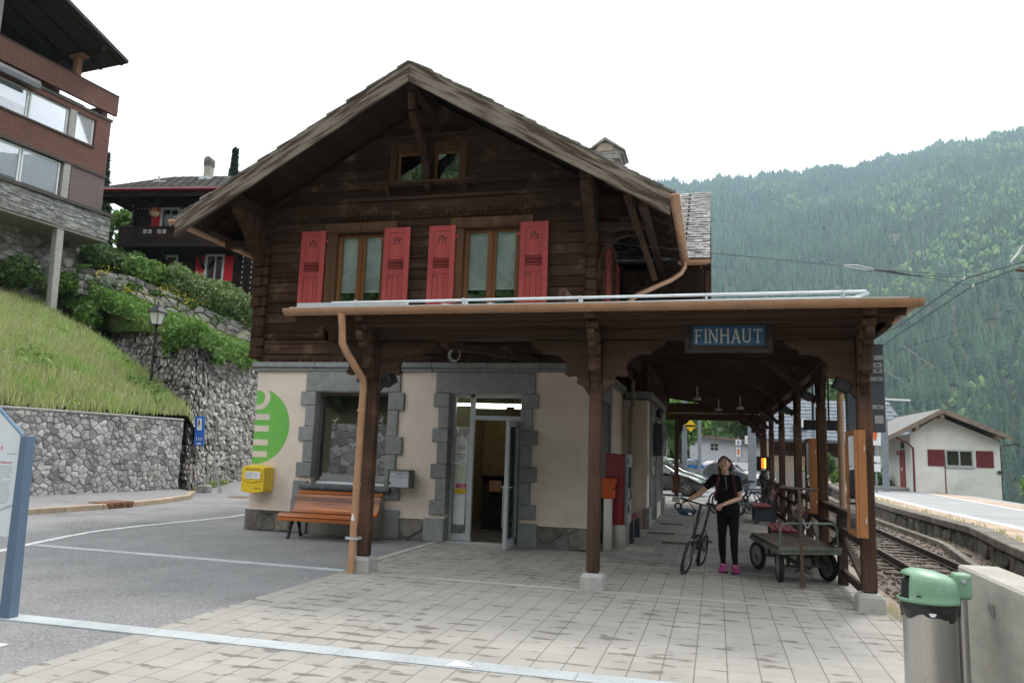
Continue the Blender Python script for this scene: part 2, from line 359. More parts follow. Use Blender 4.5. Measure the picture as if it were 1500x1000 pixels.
def tilemat():
    m=M('concrete paving slabs',(.315,.30,.275),(.262,.252,.232),rough=.9,scale=1.1,detail=8,bump=.25,bsc=150,spk=.6,spkc=(.32,.31,.30),spks=150)
    t=m.node_tree;N=t.nodes;L=t.links;b=N['Principled BSDF']; src=b.inputs['Base Color'].links[0].from_socket
    tcn=N.new('ShaderNodeTexCoord'); sp=N.new('ShaderNodeSeparateXYZ'); L.new(tcn.outputs['Object'],sp.inputs[0])
    def mth(op,a,c=None,cl=False):
        x=N.new('ShaderNodeMath'); x.operation=op; x.use_clamp=cl
        for i,q in enumerate((a,c)):
            if q is None: continue
            if hasattr(q,'is_output'): L.new(q,x.inputs[i])
            else: x.inputs[i].default_value=q
        return x.outputs[0]
    P=.241
    fx=mth('FRACT',mth('DIVIDE',mth('ADD',sp.outputs[0],50.29),P)); fy=mth('FRACT',mth('DIVIDE',mth('ADD',sp.outputs[1],50.0),P*1.0))
    ix=mth('FLOOR',mth('DIVIDE',mth('ADD',sp.outputs[0],50.29),P)); iy=mth('FLOOR',mth('DIVIDE',mth('ADD',sp.outputs[1],50.0),P))
    dx=mth('MINIMUM',fx,mth('SUBTRACT',1,fx)); dy=mth('MINIMUM',fy,mth('SUBTRACT',1,fy))
    jx=mth('LESS_THAN',dx,.020); jy=mth('MULTIPLY',mth('LESS_THAN',dy,.011),.75)
    cb=N.new('ShaderNodeCombineXYZ'); L.new(ix,cb.inputs[0]); L.new(iy,cb.inputs[1])
    wn=N.new('ShaderNodeTexWhiteNoise'); wn.noise_dimensions='2D'; L.new(cb.outputs[0],wn.inputs['Vector'])
    val=mth('ADD',mth('MULTIPLY',wn.outputs['Value'],.11),.94)
    def mix(f,a,c,bt='MIX'):
        x=N.new('ShaderNodeMix'); x.data_type='RGBA'; x.blend_type=bt
        for s_,q in ((0,f),(6,a),(7,c)):
            if hasattr(q,'is_output'): L.new(q,x.inputs[s_])
            elif s_==0: x.inputs[0].default_value=q
            else: x.inputs[s_].default_value=(*q,1)
        return x.outputs[2]
    cv=N.new('ShaderNodeCombineXYZ'); [L.new(val,cv.inputs[i]) for i in range(3)]
    c=mix(1.0,src,cv.outputs[0],'MULTIPLY')
    # damp patches collecting along the cross joints
    mp=N.new('ShaderNodeMapping'); mp.inputs['Scale'].default_value=(2.2,5.5,1); L.new(tcn.outputs['Object'],mp.inputs[0])
    n1=N.new('ShaderNodeTexNoise'); n1.inputs['Scale'].default_value=1.7; n1.inputs['Detail'].default_value=4; L.new(mp.outputs[0],n1.inputs['Vector'])
    n2=N.new('ShaderNodeTexNoise'); n2.inputs['Scale'].default_value=.55; L.new(tcn.outputs['Object'],n2.inputs['Vector'])
    st=mth('ADD',n1.outputs['Fac'],mth('MULTIPLY',mth('SUBTRACT',.18,dy),.35)); st=mth('ADD',st,mth('MULTIPLY',mth('SUBTRACT',n2.outputs['Fac'],.5),.35))
    r=N.new('ShaderNodeMapRange'); r.inputs[1].default_value=.585; r.inputs[2].default_value=.63; L.new(st,r.inputs[0])
    c=mix(mth('MULTIPLY',r.outputs[0],.8),c,(.115,.105,.092))
    c=mix(mth('MULTIPLY',mth('MAXIMUM',jx,jy),.85),c,(.10,.095,.085))
    L.new(c,b.inputs['Base Color'])
    return m
mTile=tilemat()
b=B(); b.poly([(-1.96,5.74,.0085),(-1.74,5.76,.0085),(-1.93,5.90,.0085)]); struct(b.build('paving_strip',M('pale stone wedge',(.55,.56,.56),(.48,.49,.49))))
mEdge=M('pale kerb stone',(.40,.385,.35),(.33,.31,.28),rough=.9,scale=5,isl=.1,bump=.3,bsc=60)
b=B(); b.hexa([(-4.66,-9,-.6),(1.82,-9,-.6),(1.82,30.2,-.6),(-4.66,30.2,-.6)],[(-4.66,-9,0),(1.82,-9,0),(1.82,30.2,0),(-4.66,30.2,0)]); struct(b.build('pavement',mTile))
b=B()
y=9.9
while y<13.1: b.box(-4.80,y,-.02,-4.68,min(y+.8,13.1)-.006,.004); y+=.8
x=-4.4
while x<1.6: b.box(x,9.36,-.02,min(x+.96,1.75)-.006,9.47,.004); x+=.964
for yy in (11.75,14.2,17.2,20.6,24.5):
    x=-2.0
    while x<1.5: b.box(x,yy,-.02,x+.95,yy+.1,.003); x+=.964
struct(b.build('paving_strip',mEdge))
# edge of the station platform towards the track
b=B(); y=6.2
while y<31: b.box(1.826,y,-.6,2.12,y+1.19,-.055+random.uniform(-.004,.004)); y+=1.2
struct(b.build('platform_edge',M('worn edge stone',(.33,.27,.21),(.22,.19,.16),rough=.9,scale=4,isl=.15,bump=.5,bsc=40)))
# ---------------------------------------------------------------- track
mBal=M('track ballast',(.18,.145,.12),(.10,.08,.068),rough=.95,scale=14,isl=.5,hue=.03,bump=.5,bsc=60)
def bedz(x,y): return -.42+.05*fbm(x,y,1.3,3)
xs=np.arange(2.12,6.7,.12); ys=np.concatenate([np.arange(-18,45,.25),np.arange(45,112,1.)])
XX,YY=np.meshgrid(xs,ys); ZZ=bedz(XX,YY)+rng.normal(0,.014,XX.shape)
V=np.stack([XX,YY,ZZ],-1).reshape(-1,3); n=len(xs); F=[(i*n+k,i*n+k+1,(i+1)*n+k+1,(i+1)*n+k) for i in range(len(ys)-1) for k in range(n-1)]
struct(npmesh('track_bed',V,F,mBal))
# loose stones
N_=9000; px=rng.uniform(2.15,5.7,N_); py=3+rng.beta(1.0,1.8,N_)*42
oc=np.array([(1,0,0),(-1,0,0),(0,1,0),(0,-1,0),(0,0,1),(0,0,-1)],float); of=np.array([(0,2,4),(2,1,4),(1,3,4),(3,0,4),(2,0,5),(1,2,5),(3,1,5),(0,3,5)])
sc=rng.uniform(.018,.045,(N_,1,1))*rng.uniform(.6,1.4,(N_,6,1)); an=rng.uniform(0,6.28,N_)
P=oc[None]*sc; ca,sa=np.cos(an)[:,None],np.sin(an)[:,None]
P=np.stack([P[...,0]*ca-P[...,1]*sa,P[...,0]*sa+P[...,1]*ca,P[...,2]*.8],-1)+np.stack([px,py,bedz(px,py)+.01],-1)[:,None]
o=npmesh('ballast',P.reshape(-1,3),(of[None]+np.arange(N_)[:,None,None]*6).reshape(-1,3),mBal); tag(o,'brown and grey stones between and beside the rails','ballast',kind='stuff')
mRailS=M('rusty rail',(.07,.05,.04),(.04,.03,.026),rough=.55,scale=10,metal=.5)
mSleep=M('weathered steel and timber sleeper',(.11,.09,.075),(.06,.05,.042),rough=.9,scale=8,isl=.25,bump=.4)
trk=thing('railway_track','metre gauge railway track with dark rails on brown sleepers beside the platform','railway track',(3.93,12,-.4))
rp_=[(-.035,.0),(.035,0),(.035,-.04),(.010,-.05),(.010,-.12),(.055,-.135),(.055,-.15),(-.055,-.15),(-.055,-.135),(-.010,-.12),(-.010,-.05),(-.035,-.04)]
for x in (3.42,4.45):
    b=B(); b.prism(rp_,(x,-18,-.22),(1,0,0),(0,0,1),(0,128,0)); b.build('rail',mRailS,trk)
first=None
for i in range(78):
    y=1.2+i*.62
    if first is None:
        b=B(); b.box(-.9,-.1,-.09,.9,.1,.03)
        for q in (-.51,.52): b.box(q-.09,-.09,.03,q+.09,.09,.045)
        first=b.build('sleeper',mSleep,None,bev=.012,local=True); first.parent=trk; first.location=(0,y-12,0)
    else:
        c=first.copy(); C.objects.link(c); c.location=(random.uniform(-.03,.03),y-12,random.uniform(-.01,.01)); c.rotation_euler=(0,0,random.uniform(-.02,.02))
# ---------------------------------------------------------------- opposite platform
edge=[(4.2,1),(4.75,8),(5.1,13),(5.6,17.6),(6.15,21.6),(6.0,30),(6.55,45),(8.4,70),(11.5,105)]
far=[(9.6,1),(10.1,8),(10.3,13),(10.35,17.6),(10.35,21.6),(10.5,31),(11.1,48.5),(14,70),(17.5,105)]
mPlatA=M('pale platform asphalt',(.30,.305,.31),(.26,.262,.265),rough=.9,scale=.7,detail=8,bump=.3,bsc=150)
mTan=M('tan platform paver',(.42,.31,.235),(.33,.25,.195),rough=.9,scale=3,isl=.15,bump=.3,bsc=60)
def lerp(a,c,t): return (a[0]+(c[0]-a[0])*t,a[1]+(c[1]-a[1])*t)
def off(a,c,d):
    L_=math.hypot(c[0]-a[0],c[1]-a[1]); return lerp(a,c,d/L_)
b=B()
for i in range(len(edge)-1):
    e0,e1,f0,f1=edge[i],edge[i+1],far[i],far[i+1]
    b.add([(*e0,.143),(*e1,.143),(*off(f1,e1,-2.0),.143),(*off(f0,e0,-2.0),.143)],[(0,3,2,1)])
struct(b.build('opposite_platform',mPlatA))
def ribbon(name,d0,d1,base,oth,mat,z,sub=False):
    b=B()
    for i in range(len(base)-1):
        n=max(1,int(math.hypot(base[i+1][0]-base[i][0],base[i+1][1]-base[i][1])/.9)) if sub else 1
        for k in range(n):
            p0=lerp(base[i],base[i+1],(k+.008)/n); p1=lerp(base[i],base[i+1],(k+.992)/n); q0=lerp(oth[i],oth[i+1],(k+.008)/n);q1=lerp(oth[i],oth[i+1],(k+.992)/n)
            b.add([(*off(p0,q0,d0),z),(*off(p1,q1,d0),z),(*off(p1,q1,d1),z),(*off(p0,q0,d1),z)],[(0,3,2,1)])
    return struct(b.build(name,mat))
ribbon('platform_edge',.28,.95,edge,far,mTan,.148,True)
ribbon('platform_line',.95,1.28,edge,far,mLine,.152)
ribbon('platform_line',.0,.26,far,edge,mLine,.152)
ribbon('platform_edge',-1.2,-.04,far,edge,mTan,.149,True)
mCop=M('old coping stone',(.20,.18,.155),(.12,.105,.09),rough=.9,scale=4,isl=.2,bump=.5,bsc=40)
# ---------------------------------------------------------------- rubble walls from individual stones
def vor(Wd,Ht,sx,sy,jit=.42,seed=1,drop=.16):
    r=random.Random(seed); nx=max(1,int(Wd/sx)); ny=max(1,int(Ht/sy)); pts={}
    for j in range(-2,ny+2):
        for i in range(-2,nx+2): pts[(i,j)]=(i+.5+(.5 if j%2 else 0)+r.uniform(-jit,jit),j+.5+r.uniform(-jit,jit))
    for k_ in list(pts):
        if r.random()<drop: del pts[k_]
    out=[]
    for j in range(ny+1):
        for i in range(-1,nx+1):
            if (i,j) not in pts: continue
            cx,cy=pts[(i,j)]; P=[(cx-1.6,cy-1.6),(cx+1.6,cy-1.6),(cx+1.6,cy+1.6),(cx-1.6,cy+1.6)]
            cand=[(a,c) for a in range(-2,3) for c in range(-2,3) if (a or c)]
            hps=[]
            for a,c in cand:
                q=pts.get((i+a,j+c))
                if q: hps.append(((cx+q[0])/2,(cy+q[1])/2,q[0]-cx,q[1]-cy))
            hps+=[(0,0,-1,0),(nx,0,1,0),(0,0,0,-1),(0,ny,0,1)]
            for mx_,my_,dx,dy in hps:
                Q=[]
                for k in range(len(P)):
                    p,q=P[k],P[(k+1)%len(P)]; sp=(p[0]-mx_)*dx+(p[1]-my_)*dy; sq=(q[0]-mx_)*dx+(q[1]-my_)*dy
                    if sp<=0: Q.append(p)
                    if (sp<0<sq) or (sq<0<sp):
                        t=sp/(sp-sq); Q.append((p[0]+(q[0]-p[0])*t,p[1]+(q[1]-p[1])*t))
                P=Q
                if len(P)<3: break
            if len(P)>=3: out.append([(p[0]*Wd/nx,p[1]*Ht/ny) for p in P])
    return out
def stones(b,polys,mp,depth=.05,gap=.012,seed=0,rough=.02):
    r=random.Random(seed)
    for P in polys:
        n=len(P); cx=sum(p[0] for p in P)/n; cy=sum(p[1] for p in P)/n
        rad=sum(math.hypot(p[0]-cx,p[1]-cy) for p in P)/n
        if rad<gap*1.6: continue
        s0=1-gap/rad; s1=max(.2,s0-.16); d=depth*r.uniform(.45,1.2); vs=[]
        for p in P: vs.append(mp(cx+(p[0]-cx)*s0,cy+(p[1]-cy)*s0,0))
        for p in P: vs.append(mp(cx+(p[0]-cx)*s0*.98,cy+(p[1]-cy)*s0*.98,d*.55))
        for p in P: vs.append(mp(cx+(p[0]-cx)*s1,cy+(p[1]-cy)*s1,d+r.uniform(-rough,rough)*.5))
        vs.append(mp(cx,cy,d+r.uniform(-.3,1)*rough)); fs=[]
        for k in range(n):
            k2=(k+1)%n; fs+=[(k,k2,n+k2,n+k),(n+k,n+k2,2*n+k2,2*n+k),(2*n+k,2*n+k2,3*n)]
        b.add(vs,fs)
def wallpath(pts): # pts: (x,y,zbase,ztop); outward normal is to the right of travel
    L=[0]
    for i in range(len(pts)-1): L.append(L[-1]+math.hypot(pts[i+1][0]-pts[i][0],pts[i+1][1]-pts[i][1]))
    def nrm(i):
        a,c=pts[i],pts[i+1]; l=math.hypot(c[0]-a[0],c[1]-a[1]); return ((c[1]-a[1])/l,-(c[0]-a[0])/l)
    vn=[]
    for i in range(len(pts)):
        a=nrm(max(i-1,0)); c=nrm(min(i,len(pts)-2)); m=(a[0]+c[0],a[1]+c[1]); k=2/(m[0]**2+m[1]**2); vn.append((m[0]*k,m[1]*k))
    def f(u,v,Hn,w):
        u=min(max(u,0),L[-1]); i=0
        while i<len(L)-2 and u>L[i+1]: i+=1
        t=(u-L[i])/(L[i+1]-L[i]); a,c=pts[i],pts[i+1]; d=(c[0]-a[0],c[1]-a[1]); l=math.hypot(*d)
        z0=a[2]+(c[2]-a[2])*t; z1=a[3]+(c[3]-a[3])*t
        bat=(z0+(z1-z0)*v/Hn-z0)*f.batter
        nx=vn[i][0]+(vn[i+1][0]-vn[i][0])*t; ny=vn[i][1]+(vn[i+1][1]-vn[i][1])*t
        return (a[0]+d[0]*t+nx*(w-bat),a[1]+d[1]*t+ny*(w-bat),z0+(z1-z0)*v/Hn)
    f.L=L[-1]; f.batter=0; f.cum=L; return f
def stonewall(label,cat,pts,sx,sy,mat,seed,depth=.06,gap=.012,jit=.42,cop=None,thick=.5,batter=0,mortar=None,rough=.02):
    f=wallpath(pts); f.batter=batter; Hn=sum(p[3]-p[2] for p in pts)/len(pts)
    t=thing('stone_wall',label,cat,(pts[0][0],pts[0][1],pts[0][2]))
    b=B()
    for i in range(len(pts)-1):
        u0,u1=f.cum[i],f.cum[i+1]
        e=.0005
        q=[f(u0+e,0,Hn,0),f(u1-e,0,Hn,0),f(u1-e,Hn,Hn,0),f(u0+e,Hn,Hn,0)]; k=[f(u0+e,0,Hn,-thick),f(u1-e,0,Hn,-thick),f(u1-e,Hn,Hn,-thick),f(u0+e,Hn,Hn,-thick)]
        b.hexa([q[0],q[1],k[1],k[0]],[q[3],q[2],k[2],k[3]])
    b.build('mortar_core',mortar or mMortar,t)
    b=B(); stones(b,vor(f.L,Hn,sx,sy,jit,seed),lambda u,v,w:f(u,v,Hn,w),depth,gap,seed,rough); b.build('stone_facing',mat,t)
    if cop:
        b=B(); u=0
        while u<f.L:
            u1=min(u+cop[0],f.L); a,c=f(u+.004,Hn,Hn,cop[2]),f(u1-.004,Hn,Hn,cop[2]); a2,c2=f(u+.004,Hn,Hn,-thick),f(u1-.004,Hn,Hn,-thick)
            up_=lambda p,h:(p[0],p[1],p[2]+h)
            b.hexa([up_(q_,.002) for q_ in (a,c,c2,a2)],[up_(q_,cop[1]) for q_ in (a,c,c2,a2)]); u=u1
        b.build('coping',cop[3],t,bev=.015)
    return t
mStoneA=M('blue grey quarry stone',(.42,.42,.415),(.27,.272,.27),rough=.85,scale=5,isl=.42,hue=.02,bump=.7,bsc=30,third=(.34,.31,.27),tsc=1.1,tlo=.62,thi=.7)
mStoneB=M('dark dry stone',(.33,.315,.29),(.165,.16,.15),rough=.9,scale=4,isl=.55,hue=.035,bump=.9,bsc=24,third=(.26,.25,.235),tsc=.9,tlo=.6,thi=.72)
mMortL=M('grey wall mortar',(.31,.30,.285),(.21,.205,.195),rough=.95,scale=3,bump=.5,bsc=50)
# lines run so that the outward normal (right of travel) faces the road
stonewall('long grey mortared retaining wall of polygonal stones below the grass bank','retaining wall',
  [(-17.9,1,-.05,2.2),(-16.35,15.6,-.05,2.22),(-15.93,20.6,-.05,2.2)],.165,.15,mStoneA,3,depth=.04,gap=.009,mortar=mMortL,cop=(1.3,.07,.05,mConcL))
stonewall('tall dark dry stone wall at the corner beside the blue tripod sign','dry stone wall',
  [(-26,27.6,0,6.6),(-16.15,21.2,-.05,5.2),(-18.2,25.4,-.05,5.15),(-20.2,31,-.05,5.35),(-22,38,-.05,5.6)],.40,.20,mStoneB,5,depth=.12,gap=.012,batter=.09,mortar=M('dark wall core',(.035,.033,.03)),rough=.05,jit=.36)
stonewall('upper terrace dry stone wall beneath the flowering hedge','dry stone wall',
  [(-27.4,27.5,7.9,9.1),(-25,28.0,7.4,8.75),(-23.3,29.6,6.4,7.95),(-21.6,32.2,5.8,7.1),(-22.8,38,5.6,7.0)],.42,.24,mStoneB,8,depth=.12,gap=.012,batter=.06,mortar=M('pale wall core',(.05,.047,.042)),rough=.05,jit=.36)
# face of the opposite platform looks at the track: travel so that -X is to the right (towards the camera)
ew=[(e[0],e[1],-.62,-.03) for e in edge][::-1]
t=stonewall('mossy rubble face of the opposite platform beyond the rails','platform wall',ew,.5,.3,
  M('mossy platform stone',(.15,.14,.12),(.08,.075,.065),rough=.9,scale=4,isl=.4,bump=.8,bsc=24,third=(.07,.085,.03),tsc=1.4,tlo=.56,thi=.68),9,depth=.08,gap=.012,thick=.4,rough=.04)
f=wallpath(ew); b=B(); u=0
while u<f.L:
    u1=min(u+1.1,f.L); q=[f(u+.004,1,1,.13),f(u1-.004,1,1,.13),f(u1-.004,1,1,-.28),f(u+.004,1,1,-.28)]
    b.hexa([(p[0],p[1],-.028) for p in q],[(p[0],p[1],.15) for p in q]); u=u1
b.build('coping',mCop,t,bev=.02)
# small concrete channel along the foot of that wall
b=B(); u=0
while u<60:
    v_=f.L-5-u; q=[f(v_-.996,0,1,.75),f(v_-.004,0,1,.75),f(v_-.004,0,1,.60),f(v_-.996,0,1,.60)]
    b.hexa([(p[0],p[1],-.6) for p in q],[(p[0],p[1],-.27) for p in q]); u+=1.0
struct(b.build('drain_channel',mCop,bev=.015))
# kerb and raised footway under the long wall
b=B(); kp=[(-13.75,2),(-13.64,13.1),(-13.5,15),(-13.55,16.6),(-14.2,19),(-15.3,20.6)]
fk=wallpath([(p[0],p[1],-.1,.12) for p in kp]); u=0
while u<fk.L:
    u1=min(u+1.0,fk.L); q=[fk(u+.004,1,1,.0),fk(u1-.004,1,1,0),fk(u1-.004,1,1,-.16),fk(u+.004,1,1,-.16)]
    b.hexa([(p[0],p[1],-.1) for p in q],[(p[0],p[1],.11) for p in q]); u=u1
struct(b.build('kerb',M('tan granite kerb',(.42,.34,.255),(.33,.265,.20),rough=.9,scale=5,isl=.15,bump=.4,bsc=50),bev=.02))
b=B(); wl_=[(-17.6,2),(-16.6,13.1),(-16.4,15),(-16.27,16.6),(-16.05,19),(-15.9,20.7)]
for i in range(5):
    a,c=fk.cum[i],fk.cum[i+1]; p0=fk(a,1,1,-.162);p1=fk(c,1,1,-.162)
    b.add([(p0[0],p0[1],.10),(p1[0],p1[1],.10),(*wl_[i+1],.13),(*wl_[i],.13)],[(0,1,2,3)])
struct(b.build('sidewalk',mAsph))
# ---------------------------------------------------------------- station building
X0,X1,YF,YB=-8.53,-2.06,13.1,26.5
st=thing('station_building','dark timber chalet station with cream ground floor and faded red shutters','station',(-5.3,YF,0))
ZB=2.98
# ground floor plaster, built round the openings (wall 0.3 m thick)
b=B(); y1=YF+.3
b.box(X0,YF,.0,-7.27,y1,ZB); b.box(-5.76,YF,0,-4.62,y1,ZB); b.box(-3.25,YF,0,X1,y1,ZB)
b.box(-7.27,YF,0,-5.76,y1,.85); b.box(-7.27,YF,2.6,-5.76,y1,ZB); b.box(-4.62,YF,2.6,-3.25,y1,ZB)
b.build('plaster_wall',mPlaster,st)
b=B(); b.box(X0,y1+.002,0,X0+.3,YB,ZB); b.box(X1-.3,y1+.002,0,X1,YB,ZB); b.box(X0+.302,YB-.3,0,X1-.302,YB,ZB)
b.build('plaster_wall',mPlaster,st)
# risalit on the platform side
b=B(); b.box(X1+.002,17.8,0,-1.5,23.3,2.86); b.build('risalit_wall',mPlaster,st)
b=B()
for (x0,x1) in ((X0-.04,-7.62),(-5.45,-4.98),(-2.93,X1+.04)): b.box(x0,YF-.028,0,x1,YF-.002,.37)
b.box(X1+.002,YF-.028,0,X1+.03,17.8,.37); b.build('plinth_bed',mMortar,st)
b=B()
for (x0,x1,sd) in ((X0-.04,-7.62,1),(-5.45,-4.98,2),(-2.93,X1+.04,3)):
    stones(b,vor(x1-x0,.37,.27,.2,.4,sd),lambda u,v,w,x0=x0:(x0+u,YF-.03-w,v),.035,.012,sd)
stones(b,vor(4.7,.37,.3,.2,.4,4),lambda u,v,w:(X1+.032+w,YF-.03+u,v),.035,.012,4)
b.build('plinth',mField,st)
# mortar lip above plinth
b=B(); 
for (x0,x1) in ((X0-.05,-7.60),(-5.46,-4.99),(-2.93,X1+.045)): b.box(x0,YF-.05,.372,x1,YF-.003,.40)
b.build('plinth_cap',mPlaster,st)
# string course
b=B(); xs=[X0-.10,-7.3,-6.1,-4.95,-3.9,-2.95,X1+.10]
for i in range(6):
    b.box(xs[i]+.003,YF-.10,3.05,xs[i+1]-.003,YF+.02,3.145); b.box(xs[i]+.003+(.03 if i==0 else 0),YF-.06,ZB+.002,xs[i+1]-.003,YF+.02,3.048)
y=YF+.03
while y<17.7: b.box(X1-.02,y+.003,3.05,X1+.10,min(y+1.2,17.75)-.003,3.145); b.box(X1-.02,y+.003,ZB+.002,X1+.06,min(y+1.2,17.75)-.003,3.048); y+=1.2
y=17.74
while y<23.3: b.box(-2.0,y+.003,2.90,-1.40,min(y+1.0,23.36)-.003,3.06); y+=1.0
b.build('string_course',mGranite,st,bev=.008)
# dressed stone surrounds
def jamb(b,xin,sgn,z0,z1,n,y0,wn=.2,ww=.31):
    h=(z1-z0)/n
    for i in range(n):
        w_=ww if i%2==0 else wn; hh=h*(.8 if i%2==0 else 1.2); 
        zz=z1-sum(h*(.8 if k%2==0 else 1.2) for k in range(i+1)); zz=max(zz,z0)
        b.box(xin,YF-.05-(.006 if i%2==0 else 0),zz+.003,xin+sgn*w_,y0,zz+hh-.003)
b=B(); jamb(b,-7.25,-1,.95,2.6,5,YF+.24); jamb(b,-5.78,1,.60,2.6,5,YF+.24)
b.box(-7.47,YF-.05,2.603,-5.56,YF+.24,2.975); b.box(-7.62,YF-.06,0,-7.27,YF-.001,.36); b.box(-7.60,YF-.056,.62,-7.3,YF-.001,.945); b.box(-5.76,YF-.06,0,-5.45,YF-.001,.5)
b.box(-7.62,YF-.052,.363,-7.3,YF-.001,.617)
b.build('window_surround',mGranite,st,bev=.010)
b=B(); b.box(-7.42,YF-.16,.80,-5.62,YF+.2,.90); b.build('window_sill',mSill,st,bev=.03,seg=2)
b=B(); b.box(-7.268,YF-.012,.0,-5.762,YF-.001,.80); b.build('sill_apron',M('sill apron render',(.33,.29,.25),(.28,.25,.22)),st)
b=B(); jamb(b,-4.6,-1,.40,2.6,7,YF+.24,.2,.30); jamb(b,-3.27,1,.40,2.6,7,YF+.24,.2,.30)
b.box(-4.87,YF-.05,2.603,-3.03,YF+.24,2.975); b.box(-4.98,YF-.07,0,-4.602,YF+.24,.396); b.box(-3.268,YF-.07,0,-2.93,YF+.24,.396)
b.build('door_surround',mGranite,st,bev=.010)
# shop window
b=B(); yy=YF+.14
for (x0,z0,x1,z1) in ((-7.25,.9,-7.19,2.6),(-5.84,.9,-5.78,2.6),(-7.19,2.54,-5.84,2.6),(-7.19,.9,-5.84,.955)): b.box(x0,yy,z0,x1,yy+.06,z1)
wf=b.build('shop_window',M('dark window frame',(.10,.09,.08),(.08,.07,.065)),st)
b=B(); b.box(-7.2,yy-.05,.902,-5.83,yy-.005,.945); b.build('inner_sill',mWhite,wf)
b=B(); b.box(-7.19,yy+.025,.955,-5.84,yy+.033,2.54); b.build('pane',mGlassD,wf)
def bird(b,x,z,s,a):
    P=[(0,0),(.25,.1),(.5,.42),(.32,.05),(.55,-.02),(.3,-.08),(.05,-.2),(-.18,-.48),(-.1,-.12),(-.4,.05),(-.5,.2),(-.2,.08)]
    ca,sa=math.cos(a),math.sin(a); P=[(p[0]*ca-p[1]*sa,p[0]*sa+p[1]*ca) for p in P]
    b.prism(P,(x,yy+.022,z),(s,0,0),(0,0,s),(0,.002,0))
b=B()
for q in ((-6.93,2.08,.16,.3),(-6.53,1.64,.2,.1),(-6.98,1.0,.2,1.2),(-6.0,2.1,.16,.8),(-6.05,1.05,.2,.5),(-6.3,1.35,.12,0)): bird(b,*q)
b.build('bird_sticker',M('bird sticker',(.30,.30,.30)),wf)
# entrance: frame, sidelight, transom, leaf
b=B(); yd=YF+.16
for (x0,z0,x1,z1) in ((-4.6,0.02,-4.54,2.6),(-4.27,.02,-4.18,2.6),(-3.33,.02,-3.27,2.6),(-4.54,2.54,-3.33,2.598),(-4.18,2.14,-3.33,2.22),(-4.54,.022,-4.27,.14)): b.box(x0,yd,z0,x1,yd+.07,z1)
df=b.build('entrance_frame',mAlu,st,bev=.004)
b=B(); b.box(-4.54,yd+.03,.14,-4.27,yd+.038,2.54); b.box(-4.18,yd+.03,2.22,-3.33,yd+.038,2.54); b.build('pane',mGlass,df)
b=B(); b.box(-4.6,YF-.01,-.01,-3.27,yd-.004,.018); b.build('threshold',mAlu,df)
# leaf hinged on the right, standing open towards us
b=B()
for (x0,z0,x1,z1) in ((-.84,.03,-.74,2.12),(-.09,.03,0,2.12),(-.74,2.02,-.09,2.12),(-.74,.03,-.09,.16)): b.box(x0,-.03,z0,x1,.03,z1)
lf=b.build('door',mAlu,None,bev=.004); lf.parent=st; lf.location=(-3.36+5.3,yd-.01-YF,0); lf.rotation_euler=(0,0,R(92))
b=B(); b.box(-.74,-.004,.16,-.09,.004,2.02); b.build('pane',mGlass,lf,local=True)
b=B(); b.tube([(-.80,.03,1.02),(-.80,.08,1.02),(-.68,.08,1.02)],.011); b.tube([(-.80,-.03,1.02),(-.80,-.08,1.02),(-.68,-.08,1.02)],.011); b.tube([(-.70,.075,1.04),(-.70,.075,.35)],.008)
b.build('handle',mSteel,lf,local=True)
# notices on the sidelight
def card(name,x0,z0,x1,z1,mat,y=None,par=None):
    b=B(); yq=(yd+.022) if y is None else y; b.box(x0,yq,z0,x1,yq+.003,z1); return b.build(name,mat,par or df)
mPaper=M('notice paper',(.66,.68,.68),(.6,.62,.62)); mPink=M('pink sticker',(.55,.06,.13)); mGold=M('yellow sticker',(.75,.45,.03))
b=B(); b.prism([(0,0),(.23,0),(.23,.38),(.115,.5),(0,.38)],(-4.525,yd+.022,1.38),(1,0,0),(0,0,1),(0,.003,0)); nh=b.build('notice',mPaper,df)
b=B(); mNote=M('notice print',(.16,.25,.10),(.25,.14,.10))
for q in ((-4.46,1.62),(-4.41,1.60),(-4.36,1.62)):
    b.tube([(q[0],yd+.019,q[1]+.04),(q[0],yd+.019,q[1]-.02)],.007,5); b.tube([(q[0]-.03,yd+.019,q[1]+.03),(q[0],yd+.019,q[1]+.01),(q[0]+.03,yd+.019,q[1]+.03)],.005,5); b.ell((q[0],yd+.019,q[1]+.058),(.012,.004,.012),8,6)
for k in range(3): b.box(-4.50+.02*k,yd+.018,1.52-.04*k,-4.33-.01*k,yd+.0215,1.535-.04*k)
b.build('notice_drawing',mNote,nh)
card('notice',-4.52,1.02,-4.31,1.34,M('leaflet',(.5,.55,.42),(.62,.6,.55),scale=14,lo=.45,hi=.55))
wfi=card('sticker',-4.50,.93,-4.30,1.01,mPink); card('sticker',-4.51,.83,-4.30,.92,mGold); card('notice',-4.52,.30,-4.31,.82,mPaper)
def text(name,s,size,mat,parent,loc,rot,ext=.001,align='CENTER',sx=1):
    cu=bpy.data.curves.new(name,'FONT'); cu.body=s; cu.size=size; cu.extrude=ext; cu.align_x=align; cu.align_y='CENTER'
    o=bpy.data.objects.new(name,cu); C.objects.link(o); dg=bpy.context.evaluated_depsgraph_get()
    me=bpy.data.meshes.new_from_object(o.evaluated_get(dg)); bpy.data.objects.remove(o); me.materials.clear()
    me.transform(Matrix.Translation(loc)@Euler(rot).to_matrix().to_4x4()@Matrix.Diagonal((sx,1,1,1)))
    return link(me,name,mat,parent)
FR=(R(90),0,0)
text('lettering','FREE',.035,mWhite,wfi,(-4.365,yd+.019,.99),FR); text('lettering','WI-FI',.038,mWhite,wfi,(-4.365,yd+.019,.953),FR)
b=B(); 
for rr in (.012,.022,.032): b.torus((-4.455,yd+.019,.955),rr,.003,(0,1,0),10,4,R(-135),R(-45))
b.build('wifi_mark',mWhite,wfi)
